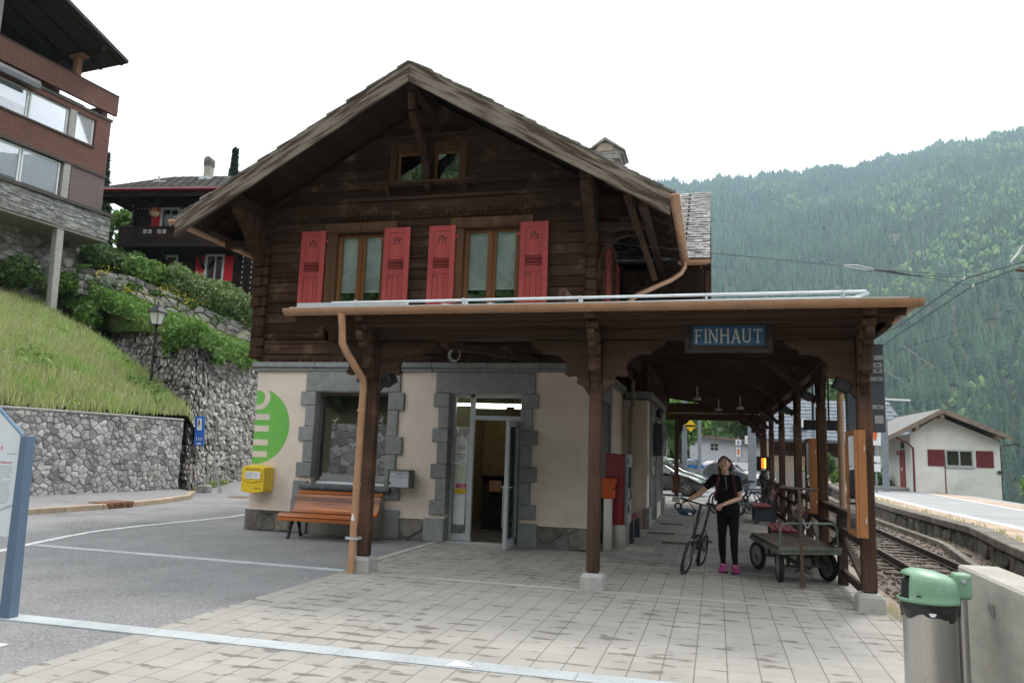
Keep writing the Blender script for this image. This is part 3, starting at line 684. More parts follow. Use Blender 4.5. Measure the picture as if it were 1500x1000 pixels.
# interior seen through the glass and the open door
mOchre=M('ochre interior wall',(.11,.075,.025),(.09,.06,.022)); mInt=M('dark interior',(.06,.055,.05),(.04,.038,.035))
b=B()
b.add([(-8.15,13.45,.01),(-2.4,13.45,.01),(-2.4,17.6,.01),(-8.15,17.6,.01)],[(0,1,2,3)]); b.build('interior_floor',mInt,st)
b=B(); b.add([(-8.15,17.6,0),(-2.4,17.6,0),(-2.4,17.6,2.9),(-8.15,17.6,2.9)],[(0,1,2,3)])
b.box(-5.42,13.45,0,-5.3,17.6,2.9); b.box(-8.15,13.45,0,-8.05,17.6,2.9); b.build('interior_wall',mOchre,st)
b=B(); b.box(-8.15,13.42,2.9,-2.4,17.6,2.95); b.build('interior_ceiling',M('ceiling',(.22,.2,.17)),st)
b=B(); b.box(-4.7,15.6,0,-2.6,16.0,1.08); b.box(-4.75,15.5,1.08,-2.55,16.05,1.12); ctr=b.build('counter',mBlack,st); b=B(); b.box(-2.9,13.5,0,-2.75,17.6,2.9); b.box(-4.35,16.9,0,-2.92,17.0,2.3); b.build('shade_partition',mInt,st)  # dark walls behind the counter are added so the doorway reads nearly black
b=B()
for k in range(5): b.box(-4.5+.38*k,15.45,.78,-4.25+.38*k,15.49,1.0)
b.build('leaflets',M('leaflets',(.30,.14,.06),(.22,.22,.20),scale=7,lo=.48,hi=.52),ctr)
b=B(); b.box(-4.05,17.5,1.1,-3.2,17.59,2.4); b.box(-3.1,16.6,1.12,-2.7,17.0,1.6); b.build('back_opening',mBlack,st)
b=B(); b.box(-3.85,17.46,1.2,-3.55,17.5,2.2); b.build('interior_poster',M('green poster',(.10,.18,.08),(.2,.2,.19),scale=3),st)
mTube=M('lit fluorescent tube',(1,.93,.75),(1,.93,.75),emit=7)
b=B()
for (x0,x1,y,z) in ((-5.0,-3.2,14.6,2.47),(-5.1,-4.4,16.2,2.52),(-4.2,-3.75,16.2,2.52),(-3.55,-3.1,16.2,2.52)): b.box(x0,y-.03,z,x1,y+.03,z+.05)
b.build('ceiling_lamp',mTube,st)
b=B(); b.box(-4.1,14.3,2.62,-3.8,14.34,2.84); b.build('hanging_notice',mWhite,st)
b=B(); b.box(-7.0,14.9,1.0,-6.6,14.95,2.5); b.box(-6.5,15.6,.0,-5.9,15.7,2.3); b.box(-7.9,15.2,1.4,-7.2,15.3,2.4); b.build('display_screen',M('brown display',(.19,.12,.05),(.08,.06,.04),scale=2),st)
b=B(); b.box(-7.15,14.1,.9,-5.8,14.5,1.1); b.build('window_shelf',mInt,st)
# green emblem painted on the corner
GX,GZ=X0,1.93
def arc(cx,cz,r,a0,a1,n=24): return [(cx+r*math.cos(a0+(a1-a0)*i/n),cz+r*math.sin(a0+(a1-a0)*i/n)) for i in range(n+1)]
clip=lambda P:[(max(p[0],GX+.003),p[1]) for p in P]
def clipdisc(cx,cz,r):
    a=math.acos(max(-1,(GX+.003-cx)/r)); return arc(cx,cz,r,-a,a,30)
b=B(); b.prism(clipdisc(GX+.02,GZ,.72),(0,YF-.004,0),(1,0,0),(0,0,1),(0,.003,0)); em=b.build('painted_emblem',mGreen,st)
b=B(); b.prism(clipdisc(GX+.06,2.47,.235),(0,YF-.0065,0),(1,0,0),(0,0,1),(0,.002,0))
for z in (2.10,1.88,1.62,1.40): b.box(GX+.003,YF-.0065,z-.055,GX+.31,YF-.0045,z+.055)
b.build('emblem_bars',mPlaster,em)
b=B(); b.prism(clipdisc(GX+.05,2.47,.135),(0,YF-.009,0),(1,0,0),(0,0,1),(0,.002,0)); b.build('emblem_dot',mGreen,em)
# ---- upper log storey
WIN=[(-7.02,-6.06,4.05,5.62),(-4.46,-3.42,4.05,5.62)]; ATT=[(-5.88,-5.32,6.55,7.20),(-5.13,-4.60,6.55,7.20)]
RX,RZ,TAN=-5.2,8.30,.585
def roofz(x): return RZ-abs(x-RX)*TAN
b=B(); z=3.30; h=.2; row=0
while z<8.0:
    zc=z+h/2; xl,xr=X0,X1
    if roofz(xl)-.10<z: xl=RX-(RZ-.10-z)/TAN
    if roofz(xr)-.10<z: xr=RX+(RZ-.10-z)/TAN
    segs=[(xl,xr)]
    for (a,c,p,q) in WIN+ATT:
        if z<q-.02 and z+h>p+.02:
            ns=[]
            for s0,s1 in segs:
                if a>s0 and c<s1: ns+=[(s0,a),(c,s1)]
                else: ns.append((s0,s1))
            segs=ns
    for s0,s1 in segs:
        if s1-s0<.1: continue
        cut=[s0]
        if s1-s0>3.2: cut.append(s0+(s1-s0)*random.uniform(.35,.65))
        cut.append(s1)
        for i in range(len(cut)-1):
            xa,xb=cut[i]+.002,cut[i+1]-.002; ya=YF-.015-random.uniform(0,.008); yb=YF+.12
            ta=max(xa,RX-(RZ-.10-z-h)/TAN) if abs(xa-xl)<.01 else xa; tb=min(xb,RX+(RZ-.10-z-h)/TAN) if abs(xb-xr)<.01 else xb
            if tb-ta<.02: continue
            b.hexa([(xa,ya,z+.006),(xb,ya,z+.006),(xb,yb,z+.006),(xa,yb,z+.006)],[(ta,ya,z+h-.003),(tb,ya,z+h-.003),(tb,yb,z+h-.003),(ta,yb,z+h-.003)])
    z+=h; row+=1
b.build('log_wall',mLog,st,bev=.012)
b=B(); z=3.30
while z<5.5: b.box(X1-.12,YF+.13,z+.005,X1+.012,17.7,z+h-.003); b.box(X0-.012,YF+.13,z+.005,X0+.12,YB,z+h-.003); z+=h
b.build('log_wall',mLogY,st,bev=.012)
b=B(); b.box(X0+.13,YB-.13,3.15,X1-.13,YB,7.2); b.box(X0+.13,YF+.125,3.15,X1-.13,YF+.14,4.0)
b.box(X1+.015,17.8,3.06,-1.5,23.3,6.3); b.build('back_wall',mLogY,st)
# crossing log ends at the corners (crenelated)
b=B(); z=3.22; i=0
while z<6.2:
    o_=.10 if i%2==0 else .06
    b.box(X0-.16,YF-.13-o_*.3,z+.006,X0+.10,YF-.018,z+h*.96); b.box(X0-.19-o_*.4,YF-.02,z+.008,X0-.014,YF+.2,z+h*.94)
    b.box(X1-.14,YF-.10-o_*.3,z+.006,X1+.06,YF-.018,z+h*.96); b.box(X1+.014,YF-.02,z+.008,X1+.16+o_*.3,YF+.2,z+h*.94)
    z+=h; i+=1
b.build('log_ends',mLogV,st,bev=.02)
# bottom board with scalloped edge, upper mouldings
b=B(); b.box(X0,YF-.05,3.15,X1,YF-.016,3.285); n=46
for k in range(n):
    x=X0+(X1-X0)*(k+.5)/n; b.prism([(-.062,0)]+[(.062*math.cos(t),.055*math.sin(t)) for t in np.linspace(math.pi,2*math.pi,8)],(x,YF-.078,3.205),(1,0,0),(0,0,1),(0,.024,0))
b.box(X0-.02,YF-.085,3.205,X1+.02,YF-.052,3.27); b.box(X0-.06,YF-.07,3.60,X1+.03,YF-.03,3.70)
for k in range(70):
    x=X0+(X1-X0)*(k+.5)/70; b.box(x-.028,YF-.10,3.61,x+.028,YF-.072,3.665)
b.build('scalloped_board',mLog,st)
b=B(); b.box(X0-.1,YF-.09,6.24,X1+.1,YF-.018,6.30); b.box(X0,YF-.045,6.03,X1,YF-.026,6.235)
n=30
for k in range(n):
    x=X0+(X1-X0)*(k+.5)/n; b.prism([(-.1,0),(-.1,-.05),(-.06,-.10),(0,-.055),(.06,-.10),(.1,-.05),(.1,0)],(x,YF-.07,6.03),(1,0,0),(0,0,1),(0,.03,0))
    b.box(x-.012,YF-.055,6.07,x+.012,YF-.046,6.18); b.box(x-.045,YF-.055,6.115,x+.045,YF-.0465,6.14)
b.build('carved_frieze',mLog,st)
b=B(); n=150
for k in range(n):
    x=X0+(X1-X0)*(k+.5)/n; b.bar((x-.016,YF-.045,5.885),(x+.016,YF-.045,5.935),.022,.03,(0,1,0))
b.box(X0,YF-.035,5.87,X1,YF-.022,5.95); b.build('twisted_rope_moulding',mLog,st)
# ---- upper windows with blinds and shutters
mBlind=M('pale roller blind',(.62,.64,.63),(.54,.56,.55),rough=.9,scale=2,third=(.42,.46,.44),tsc=2.2,tlo=.45,thi=.65)
def sashwin(x0,x1,z0,z1,attic=False):
    b=B(); y=YF-.03
    if not attic:
        for (a,c,p,q) in ((x0-.22,z0-.1,x0,z1+.02),(x1,z0-.1,x1+.22,z1+.02),(x0-.26,z1+.02,x1+.26,z1+.22)): b.box(a,y-.03,c,p,y+.12,q)
        b.prism([(-.5,0),(-.10,0),(-.05,.03),(-.03,.07),(0,.1),(.03,.07),(.05,.03),(.10,0),(.5,0),(.5,-.03),(-.5,-.03)],((x0+x1)/2,y-.048,z1+.075),(1,0,0),(0,0,1),(0,.016,0))
        b.box(x0-.22,y-.055,z1+.02,x1+.22,y-.031,z1+.05)
    else:
        for (a,c,p,q) in ((x0-.13,z0-.02,x0,z1+.15),(x1,z0-.02,x1+.13,z1+.15),(x0,z1,x1,z1+.15)): b.box(a,y-.03,c,p,y+.1,q)
    win=b.build('window_casing',mTrim,st,bev=.006)
    b=B(); yq=YF+.035; xm=(x0+x1)/2
    b.box(x0,yq,z0,x0+.045,yq+.06,z1); b.box(x1-.045,yq,z0,x1,yq+.06,z1); b.box(x0+.045,yq,z1-.05,x1-.045,yq+.06,z1); b.box(x0+.045,yq,z0,x1-.045,yq+.06,z0+.05)
    if not attic:
        b.box(xm-.055,yq-.005,z0+.05,xm+.055,yq+.06,z1-.05); b.box(xm-.018,yq-.025,z0+.05,xm+.018,yq-.006,z1-.05)
        for (a,c) in ((x0+.045,xm-.055),(xm+.055,x1-.045)):
            b.box(a,yq+.004,z0+.05,a+.03,yq+.055,z1-.05); b.box(c-.03,yq+.004,z0+.05,c,yq+.055,z1-.05)
    b.build('sash',mSash,win,bev=.005)
    b=B(); b.box(x0+.05,yq+.03,z0+.055,x1-.05,yq+.036,z1-.055); b.build('pane',mGlassD if attic else glassmat('upper glass',(.92,.95,.95),.05),win)
    b=B()
    if not attic: b.box(x0+.05,yq+.075,z0+.48,x1-.05,yq+.08,z1-.05)
    else: b.box(x0+.02,yq+.3,z0,x1-.02,yq+.31,z1)
    b.build('blind',mBlind if not attic else mBlack,win)
    if not attic:
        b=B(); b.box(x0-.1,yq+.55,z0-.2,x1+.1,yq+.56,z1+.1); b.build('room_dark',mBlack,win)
        b=B(); b.box(x0+.05,yq+.070,z0+.455,x1-.05,yq+.085,z0+.482); b.build('blind_bar',mWhite,win)
for q in WIN: sashwin(*q)
for q in ATT: sashwin(*q,attic=True)
b=B(); b.box(-6.29,YF-.24,6.50,-4.30,YF-.02,6.545)
for x in (-6.05,-5.24,-4.5): b.prism([(0,0),(-.2,0),(-.16,-.06),(-.08,-.09),(0,-.17)],(x,YF-.02,6.50),(0,1,0),(0,0,1),(.08,0,0))
b.box(-6.25,YF-.14,7.46,-4.33,YF-.02,7.50); b.box(-6.2,YF-.08,7.37,-4.38,YF-.02,7.455)
b.build('attic_shelf',mLog,st,bev=.006)
def shutter(x,z0,z1,w,side=-1,y=YF-.088,par=None,loc=None,rz=0):
    # panelled shutter: frame pieces, recessed cut-out panel, louvres, tongue-and-groove
    H=z1-z0; b=B(); fw_=.10
    b.box(0,-.02,z0,fw_,.02,z1); b.box(w-fw_,-.02,z0,w,.02,z1)
    zs=[z1-.10,z1-.60,z1-.88,z1-.95]
    b.box(fw_,-.02,z1-.10,w-fw_,.02,z1); b.box(fw_,-.02,z1-.62,w-fw_,.02,z1-.53); b.box(fw_,-.02,z1-.92,w-fw_,.02,z1-.80); b.box(fw_,-.02,z0,w-fw_,.02,z0+.10)
    b.box(fw_,-.008,z1-.53,w-fw_,.010,z1-.10)
    n=3
    for k in range(n):
        xa=fw_+(w-2*fw_)*k/n; xb=fw_+(w-2*fw_)*(k+1)/n; b.box(xa+.003,-.012,z0+.10,xb-.003,.010,z1-.92)
    for k in range(3):
        zc=z1-.80+.03+.06*k; b.bar((fw_,0,zc),(w-fw_,0,zc),.045,.010,(0,.75,.66))
    root=b.build('shutter',mRed,None,bev=.004); root.parent=st; root.location=(x-(-5.3),y-YF,0) if loc is None else loc; root.rotation_euler=(0,0,rz)
    b=B(); cx=w/2; cz=z1-.30; yy_=-.0105
    def bl(P): b.prism(P,(cx,yy_,cz),(1,0,0),(0,0,1),(0,.002,0))
    bl([(-.035,.10),(0,.125),(.035,.10),(.03,.085),(-.03,.085)]); bl([(-.007,.08),(.007,.08),(.007,-.04),(-.007,-.04)]); bl([(-.005,-.06),(.005,-.06),(0,-.13)])
    for s_ in (-1,1):
        bl([(s_*.016,.05),(s_*.045,.065),(s_*.075,.09),(s_*.085,.075),(s_*.06,.045),(s_*.03,.03)]); bl([(s_*.05,.02),(s_*.07,.025),(s_*.078,-.005),(s_*.055,-.06),(s_*.06,-.015),(s_*.045,.0)])
    b.build('cut_out',mBlack,root,local=True)
    b=B(); b.box(fw_*.6,-.022,z1-.975,w*.42,-.0205,z1-.955); b.build('slot',mMaroon,root,local=True)
    hx=w+.03 if side>0 else -.03
    b=B()
    for z in (z1-.22,z0+.18): b.box((w-.02) if side>0 else -.07,-.03,z-.016,(w+.07) if side>0 else .02,-.021,z+.016)
    b.build('hinge',mRed,root,local=True); return root
for x,sd in ((-7.76,1),(-6.015,-1),(-5.12,1),(-3.375,-1)): shutter(x,4.06,5.69,.515,sd)
# platform-side window with shutters seen edge-on
shutter(0,4.2,5.6,.5,1,loc=(X1+.05+5.3,1.25,0),rz=R(90)); shutter(0,4.2,5.6,.5,-1,loc=(X1+.05+5.3,2.72,0),rz=R(90))
b=B(); b.box(X1+.012,YF+1.78,4.2,X1+.06,YF+1.85,5.65); b.box(X1+.012,YF+2.6,4.2,X1+.06,YF+2.68,5.65); b.box(X1+.012,YF+1.75,5.65,X1+.08,YF+2.7,5.78); b.box(X1+.013,YF+1.85,4.2,X1+.02,YF+2.6,5.65); b.build('window_casing',mTrim,st)
# ---- roof
VY=11.84; HR=4.53
mShing=M('weathered larch shingles',(.19,.18,.17),(.09,.082,.075),rough=.8,scale=3,st=(1,1,1),isl=.45,bump=.4,bsc=30)
n_=Vector((TAN,0,1)).normalized()
def slope_pt(s,d,y,lift=0): # d = run from ridge, s=-1/1
    return (RX+s*d+s*n_.x*lift,y,RZ-d*TAN+n_.z*lift)
b=B()
for s in (-1,1):
    q=[slope_pt(s,0,VY+.04),slope_pt(s,HR-.03,VY+.04),slope_pt(s,HR-.03,28),slope_pt(s,0,28)]
    k=[slope_pt(s,0,VY+.04,.05),slope_pt(s,HR-.03,VY+.04,.05),slope_pt(s,HR-.03,28,.05),slope_pt(s,0,28,.05)]
    if s>0: b.hexa(q,k)
    else: b.hexa(q[::-1],k[::-1])
b.build('roof_boarding',mRoofW,st)
b=B()
for s in (-1,1):
    d=0.0
    while d<HR:
        d1=min(d+.19,HR+.04)
        y=VY-.02+(.05*random.random())
        while y<28:
            y2=y+random.uniform(.35,.6); lf_=random.uniform(.0,.012)
            q=[slope_pt(s,d-.03,y,.075+lf_),slope_pt(s,d1,y,.095+lf_),slope_pt(s,d1,y2-.006,.095+lf_),slope_pt(s,d-.03,y2-.006,.075+lf_)]
            k=[slope_pt(s,d-.03,y,.058),slope_pt(s,d1,y,.06),slope_pt(s,d1,y2-.006,.06),slope_pt(s,d-.03,y2-.006,.058)]
            if s>0: b.hexa(k,q)
            else: b.hexa(k[::-1],q[::-1])
            y=y2
        d+=.19
b.build('roof_shingles',mShing,st)
# verge boards (barge boards): upper weathered plank and lower moulding
for nm,h0,h1,y0,y1_,mt in (('verge_board',-.20,.055,VY,VY+.038,mVerge),('verge_moulding',-.275,-.203,VY-.012,VY+.03,mVerge)):
    b=B()
    for s in (-1,1):
        b=B(); ang=math.atan(TAN); ca,sa=math.cos(ang),math.sin(ang)
        P=[(.002,h0*1.158),(HR,-HR*TAN+h0*1.158),(HR,-HR*TAN+h1*1.158),(.002,h1*1.158)]
        P=[(s*(p[0]*ca-p[1]*sa),p[0]*sa+p[1]*ca) for p in P]
        b.prism(P,(0,y0-YF,0),(1,0,0),(0,0,1),(0,y1_-y0,0)); o=b.build(nm,mt,None,bev=.004); o.parent=st; o.location=(RX+5.3,0,RZ); o.rotation_euler=(0,s*ang,0)
b=B() # rafters under the overhang
for y in np.arange(VY+.12,27.8,.62):
    for s in (-1,1):
        if VY+.5<y<26.6 : d0=2.85
        else: d0=.05
        b.bar(slope_pt(s,d0,y,-.06),slope_pt(s,HR-.10,y,-.06),.09,.115,(0,0,1))
b.build('rafters',mRoofW,st)
b=B() # purlins
for (x,z,y0,w_,h_) in ((RX,RZ-.30,VY+.10,.18,.22),(-8.62,roofz(-8.62)-.24,VY+.16,.2,.22),(X1,roofz(X1)-.24,VY+.16,.2,.22),(-9.35,roofz(-9.35)-.22,VY+.5,.14,.16),(-1.15,roofz(-1.15)-.22,VY+.5,.14,.16)):
    b.box(x-w_/2,y0,z-h_/2,x+w_/2,27.6,z+h_/2)
b.build('purlins',mRoofW,st,bev=.02)
# carved consoles beneath purlins
def console(x,ztop,ybeam,h_,w_=.16,steps=4):
    d=YF-.02-ybeam; P=[(0,0),(-d,0)]
    for k in range(steps):
        a=k/steps; c=(k+1)/steps
        P+=[(-d*(1-a*.95)+.02,-h_*(a*.9+.10)),(-d*(1-a*.95)+.10,-h_*(a*.9+.13)),(-d*(1-c*.95)+.02,-h_*(c*.9+.05))]
    P+=[(0,-h_)]
    b=B(); b.prism(P,(x-w_/2,YF-.02,ztop),(0,1,0),(0,0,1),(w_,0,0)); return b
for (x,z,yb,h_) in ((-8.62,roofz(-8.62)-.36,VY+.25,1.0),(X1,roofz(X1)-.36,VY+.25,1.05)): console(x,z,yb,h_,.2).build('carved_console',mLogV,st,bev=.015)
b=B()
for x in (-8.62,X1):
    z=4.2
    while z<5.7: b.box(x-.09,YF-.19-(.03 if int(z*5)%2 else 0),z,x+.09,YF-.14,z+.19); z+=.2
    z=3.3
    while z<5.6: b.box(x-.075,YF-.145,z,x+.075,YF-.02,z+.19); z+=.2
b.build('stacked_console',mLogV,st,bev=.02)
b=B(); pts=[(RX,VY+.22,RZ-.42),(RX,VY+.26,RZ-.75),(RX,VY+.5,RZ-.95),(RX,VY+.75,RZ-1.1),(RX,YF-.2,RZ-1.45),(RX,YF-.08,RZ-1.9)]
for i in range(len(pts)-1): b.bar(pts[i],pts[i+1],.14,.15,(0,-1,.3))
b.box(RX-.07,YF-.10,6.55,RX+.07,YF-.03,7.5) ; b.build('ridge_strut',mLogV,st,bev=.015)
b=B() # struts from side wall to outer purlins
for (x,s) in ((-1.15,1),(-9.35,-1)):
    xs_=X1 if s>0 else X0
    b.bar((xs_,12.9,roofz(x)-.42),(x,12.9,roofz(x)-.42),.13,.14)
    if s>0:
        for y in (12.3,): b.bar((x-.26,y,roofz(x)-.05),(x-.05,y+.35,roofz(x)-.70),.12,.17,(0,1,0)); b.bar((x-.05,y+.36,roofz(x)-.69),(x+.16,y+.75,roofz(x)-1.35),.10,.14,(0,1,0))
        P=[(xs_+.12,12.9,4.55),(xs_+.14,12.9,4.95),(xs_+.26,12.9,5.12),(xs_+.42,12.9,5.28),(xs_+.62,12.9,5.34),(xs_+.85,12.9,5.33)]
        for i in range(5): b.bar(P[i],P[i+1],.05,.045,(0,1,0))
        for k in range(4): b.box(xs_+.01,12.98,5.3+.2*k,xs_+.30+.16*k,13.2,5.49+.2*k)
b.build('eave_strut',mLogV,st,bev=.015)
# gable soffit boards are the roof boarding; eave gutter on the right with its pipe
b=B(); gx=RX+HR+.06; gz=RZ-HR*TAN-.0; prof=arc(0,0,.085,math.pi,2*math.pi,10); prof2=arc(0,0,.078,2*math.pi,math.pi,10)
b.prism(prof+prof2,(gx,VY-.02,gz+.02),(1,0,0),(0,0,1),(0,16.15-VY,0)); b.prism(arc(0,0,.085,math.pi,2*math.pi,10),(gx,VY-.028,gz+.02),(1,0,0),(0,0,1),(0,.006,0))
b.prism(prof+prof2,(RX-HR-.06,VY-.02,gz+.02),(1,0,0),(0,0,1),(0,16,0)); b.prism(arc(0,0,.085,math.pi,2*math.pi,10),(RX-HR-.06,VY-.028,gz+.02),(1,0,0),(0,0,1),(0,.006,0))
for y in (12.6,13.6,14.6,15.6): b.tube([(gx+.088*math.cos(t),y,gz+.02+.088*math.sin(t)) for t in np.linspace(math.pi,2*math.pi,9)],.007,5)
b.build('eave_gutter',mCopper,st,smooth=True,angle=50)
b=B(); b.tube([(gx,15.9,gz-.04),(gx,15.9,gz-.16),(gx-.06,15.85,gz-.30),(gx-.25,15.6,gz-.50),(-1.45,14.5,4.62),(-1.75,14.2,4.25)],.05,10); b.build('downpipe',mCopper,st,smooth=True)
# cross gable roof over the risalit
def cg(s,d,x,lift=0):
    n2=Vector((0,.67,1)).normalized(); return (x,20.5+s*d+s*n2.y*lift,8.55-d*.67+n2.z*lift)
b=B(); XG=-.12
for s in (-1,1):
    q=[cg(s,0,-4.8),cg(s,0,XG),cg(s,4.28,XG),cg(s,4.28,-4.8)]; k=[cg(s,0,-4.8,.06),cg(s,0,XG,.06),cg(s,4.28,XG,.06),cg(s,4.28,-4.8,.06)]
    if s>0: b.hexa(q[::-1],k[::-1])
    else: b.hexa(q,k)
b.build('cross_gable_boarding',mRoofW,st)
b=B()
for s in (-1,1):
    d=0
    while d<4.3:
        d1=min(d+.15,4.33); x=-4.6
        while x<XG+.02:
            x2=min(x+random.uniform(.12,.22),XG+.03); l=random.uniform(0,.014)
            q=[cg(s,d-.02,x,.085+l),cg(s,d-.02,x2-.006,.085+l),cg(s,d1,x2-.006,.10+l),cg(s,d1,x,.10+l)]; k=[cg(s,d-.02,x,.065),cg(s,d-.02,x2-.006,.065),cg(s,d1,x2-.006,.066),cg(s,d1,x,.066)]
            if s<0: b.hexa(k[::-1],q[::-1])
            else: b.hexa(k,q)
            x=x2
        d+=.15
b.build('cross_gable_shingles',M('silvered shingles',(.22,.217,.21),(.12,.117,.112),rough=.75,scale=5,isl=.35,bump=.3,bsc=40,third=(.42,.42,.41),tsc=2.5,tlo=.6,thi=.66),st)
b=B()
for s in (-1,1):
    for k in range(14):
        for x in (-1.35,-.62): 
            p=cg(s,.3+k*.3,x+ (.0 if s<0 else 0),.115); b.box(p[0]-.02,p[1]-.025,p[2]-.01,p[0]+.02,p[1]+.025,p[2]+.03)
b.build('snow_stop',mDarkMet,st)
b=B(); e=cg(-1,4.28,0); b.prism(arc(0,0,.07,math.pi,2*math.pi,10)+arc(0,0,.063,2*math.pi,math.pi,10),(-.75,e[1]-.07,e[2]),(0,1,0),(0,0,1),(XG+.78,0,0)); b.box(-.72,e[1]-.02,e[2]-.08,XG-.03,e[1]+.01,e[2]+.05)
b.build('cross_gable_gutter',mCopper,st)
b=B() # gable boards and side verge, dark end wall of its overhang
for s in (-1,1): b.bar(cg(s,.02,XG-.02,-.05),cg(s,4.25,XG-.02,-.05),.04,.22,(0,0,1))
b.box(-.2,16.5,3.9,-.12,16.6,5.55); b.box(-.2,24.35,3.9,-.12,24.45,5.55); b.box(-1.5,16.55,3.95,-1.42,16.65,5.4)
b.box(-2.0,16.95,3.9,-.25,17.0,5.7); b.box(-1.45,17.0,4.4,-.3,23.9,6.0)
b.build('cross_gable_boards',mLogV,st,bev=.01)
b=B(); z=4.15
for k in range(6): b.box(-1.75+.03*(k%2),15.75,z+.16*k,-1.45+.09*(k%2),15.95,z+.16*k+.145)
b.build('stacked_console',mLogV,st,bev=.02)
# chimney with stone hood
b=B(); b.box(-2.62,16.3,6.2,-2.06,16.85,8.18); ch=b.build('chimney',mConcL,st,bev=.02)
b=B()
b.prism([(-.40,0),(.40,0),(.40,.06),(.32,.10),(.0,.30),(-.32,.10),(-.40,.06)],(-2.34,16.22,8.16),(1,0,0),(0,0,1),(0,.72,0))
b.box(-2.68,16.20,8.05,-2.0,16.95,8.155); b.prism([(-.46,.06),(-.40,.05),(0,.31),(.40,.05),(.46,.06),(0,.39)],(-2.34,16.16,8.17),(1,0,0),(0,0,1),(0,.84,0)); b.build('chimney_hood',M('lichened stone',(.33,.32,.29),(.2,.195,.175),scale=8,bump=.5),ch,bev=.01)
b=B(); b.box(-2.52,16.205,8.24,-2.16,16.222,8.42); b.build('flue_opening',M('flue plaster',(.42,.34,.26)),ch)
# platform-side wall: door frames, stone bands, boards, small plinth
b=B()
for y in (13.75,15.35): b.box(X1+.002,y,0,X1+.05,y+.22,2.6)
b.box(X1+.002,13.75,2.6,X1+.055,15.57,2.97)
for y0 in (18.5,20.3,22.5):
    b.box(-1.498,y0,.003,-1.46,y0+.25,2.55)
for y0 in (18.5,): b.box(-1.499,y0,2.55,-1.455,22.75,2.86)
b.build('door_surround',mGranite,st,bev=.008)
b=B(); b.box(-1.54,17.74,0,-1.43,18.5,.45); b.box(-1.54,22.75,0,-1.43,23.36,.45); b.build('risalit_plinth',mGranite,st,bev=.01)
b=B(); b.box(X1+.003,13.98,.05,X1+.02,15.34,2.6); b.box(-1.499,18.76,.05,-1.48,20.29,2.5); b.box(-1.499,20.56,.4,-1.48,22.49,2.5); b.build('dark_door',M('dark door',(.035,.037,.04),(.05,.05,.052),rough=.4),st)
b=B(); b.tube([(X1+.24,17.66,3.3),(X1+.24,17.66,2.75),(X1+.2,17.66,2.55),(X1+.2,17.66,.02)],.05,10); b.build('downpipe',M('beige downpipe',(.25,.20,.16),(.21,.17,.135)),st,smooth=True)
# ---------------------------------------------------------------- canopy
CX0,CX1,CY0,CY1,CZ,CK=-5.4,1.99,8.95,29.9,3.33,.150
cn=thing('platform_canopy','brown timber platform canopy on posts wrapped round the station','canopy',(-1.43,9.5,0))
def cz(x,y): return CZ+CK*min(max(y-CY0,0),max(CX1-x,0))
H0=(X1,CY0+(CX1-X1))
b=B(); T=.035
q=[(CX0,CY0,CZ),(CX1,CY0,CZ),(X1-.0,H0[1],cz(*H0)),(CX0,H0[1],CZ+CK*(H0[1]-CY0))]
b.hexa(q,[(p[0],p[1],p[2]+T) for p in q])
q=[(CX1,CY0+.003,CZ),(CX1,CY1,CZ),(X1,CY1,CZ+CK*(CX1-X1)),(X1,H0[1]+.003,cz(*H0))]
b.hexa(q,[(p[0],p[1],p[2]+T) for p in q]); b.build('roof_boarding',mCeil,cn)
b=B() # zinc covering with rolled seams
q=[(CX0-.03,CY0-.03,CZ+T+.004),(CX1+.03,CY0-.03,CZ+T+.004),(X1,H0[1],cz(*H0)+T+.004),(CX0-.03,H0[1],CZ+CK*(H0[1]-CY0)+T+.004)]
b.hexa(q,[(p[0],p[1],p[2]+.02) for p in q])
q=[(CX1+.03,CY0-.02,CZ+T+.004),(CX1+.03,CY1,CZ+T+.004),(X1,CY1,cz(X1,CY1)+T+.004),(X1,H0[1]+.004,cz(*H0)+T+.004)]
b.hexa(q,[(p[0],p[1],p[2]+.02) for p in q])
for x in np.arange(CX0+.3,-2.2,.6): b.bar((x,CY0,CZ+T+.03),(x,H0[1]-.1,CZ+CK*(H0[1]-.1-CY0)+T+.03),.03,.03)
b.build('zinc_sheet',mZinc,cn)
b=B() # rafters
for x in np.arange(CX0+.08,CX1-.2,.55):
    ye=min(H0[1]-.05,CY0+(CX1-x))
    if ye-CY0>.4: b.bar((x,CY0+.03,CZ-.05),(x,ye,CZ+CK*(ye-CY0)-.05),.075,.095)
for y in np.arange(CY0+.45,CY1-.05,.42):
    xe=max(X1+.05,CX1-(y-CY0))
    if CX1-xe>.4: b.bar((CX1-.03,y,CZ-.05),(xe,y,CZ+CK*(CX1-xe)-.05),.07,.095)
b.bar((CX1-.02,CY0+.02,CZ-.06),(X1,H0[1],cz(*H0)-.06),.10,.14); b.build('rafters',mCanX,cn)
PX=[-4.43,-1.43,1.63]; PY=[13.2,16.95,20.9,24.7,28.2]
b=B()
b.box(CX0+.25,9.42,3.15,1.78,9.58,3.33); b.box(CX0+.3,9.41,3.02,1.74,9.59,3.145); b.box(CX0+.02,CY0+.05,CZ-.13,CX1-.04,CY0+.09,CZ-.005); b.box(CX0+.10,CY0+.10,CZ-.19,CX1-.1,CY0+.14,CZ-.09)
b.build('front_beam',mCanX,cn,bev=.008)
b=B(); b.box(1.55,9.62,3.08,1.71,29.3,3.29); b.box(CX1-.09,CY0+.1,CZ-.13,CX1-.05,CY1,CZ-.005); b.box(1.90,9.6,3.17,1.98,29.6,3.27)
b.box(X1+.02,10.0,3.62,X1+.12,29.5,3.80); b.build('long_beam',mCanY,cn,bev=.008)
b=B(); b.box(-1.8,29.32,2.98,1.95,29.48,3.22); b.box(-1.9,29.34,3.24,2.0,29.46,3.6); b.build('end_beam',mCanX,cn,bev=.008)
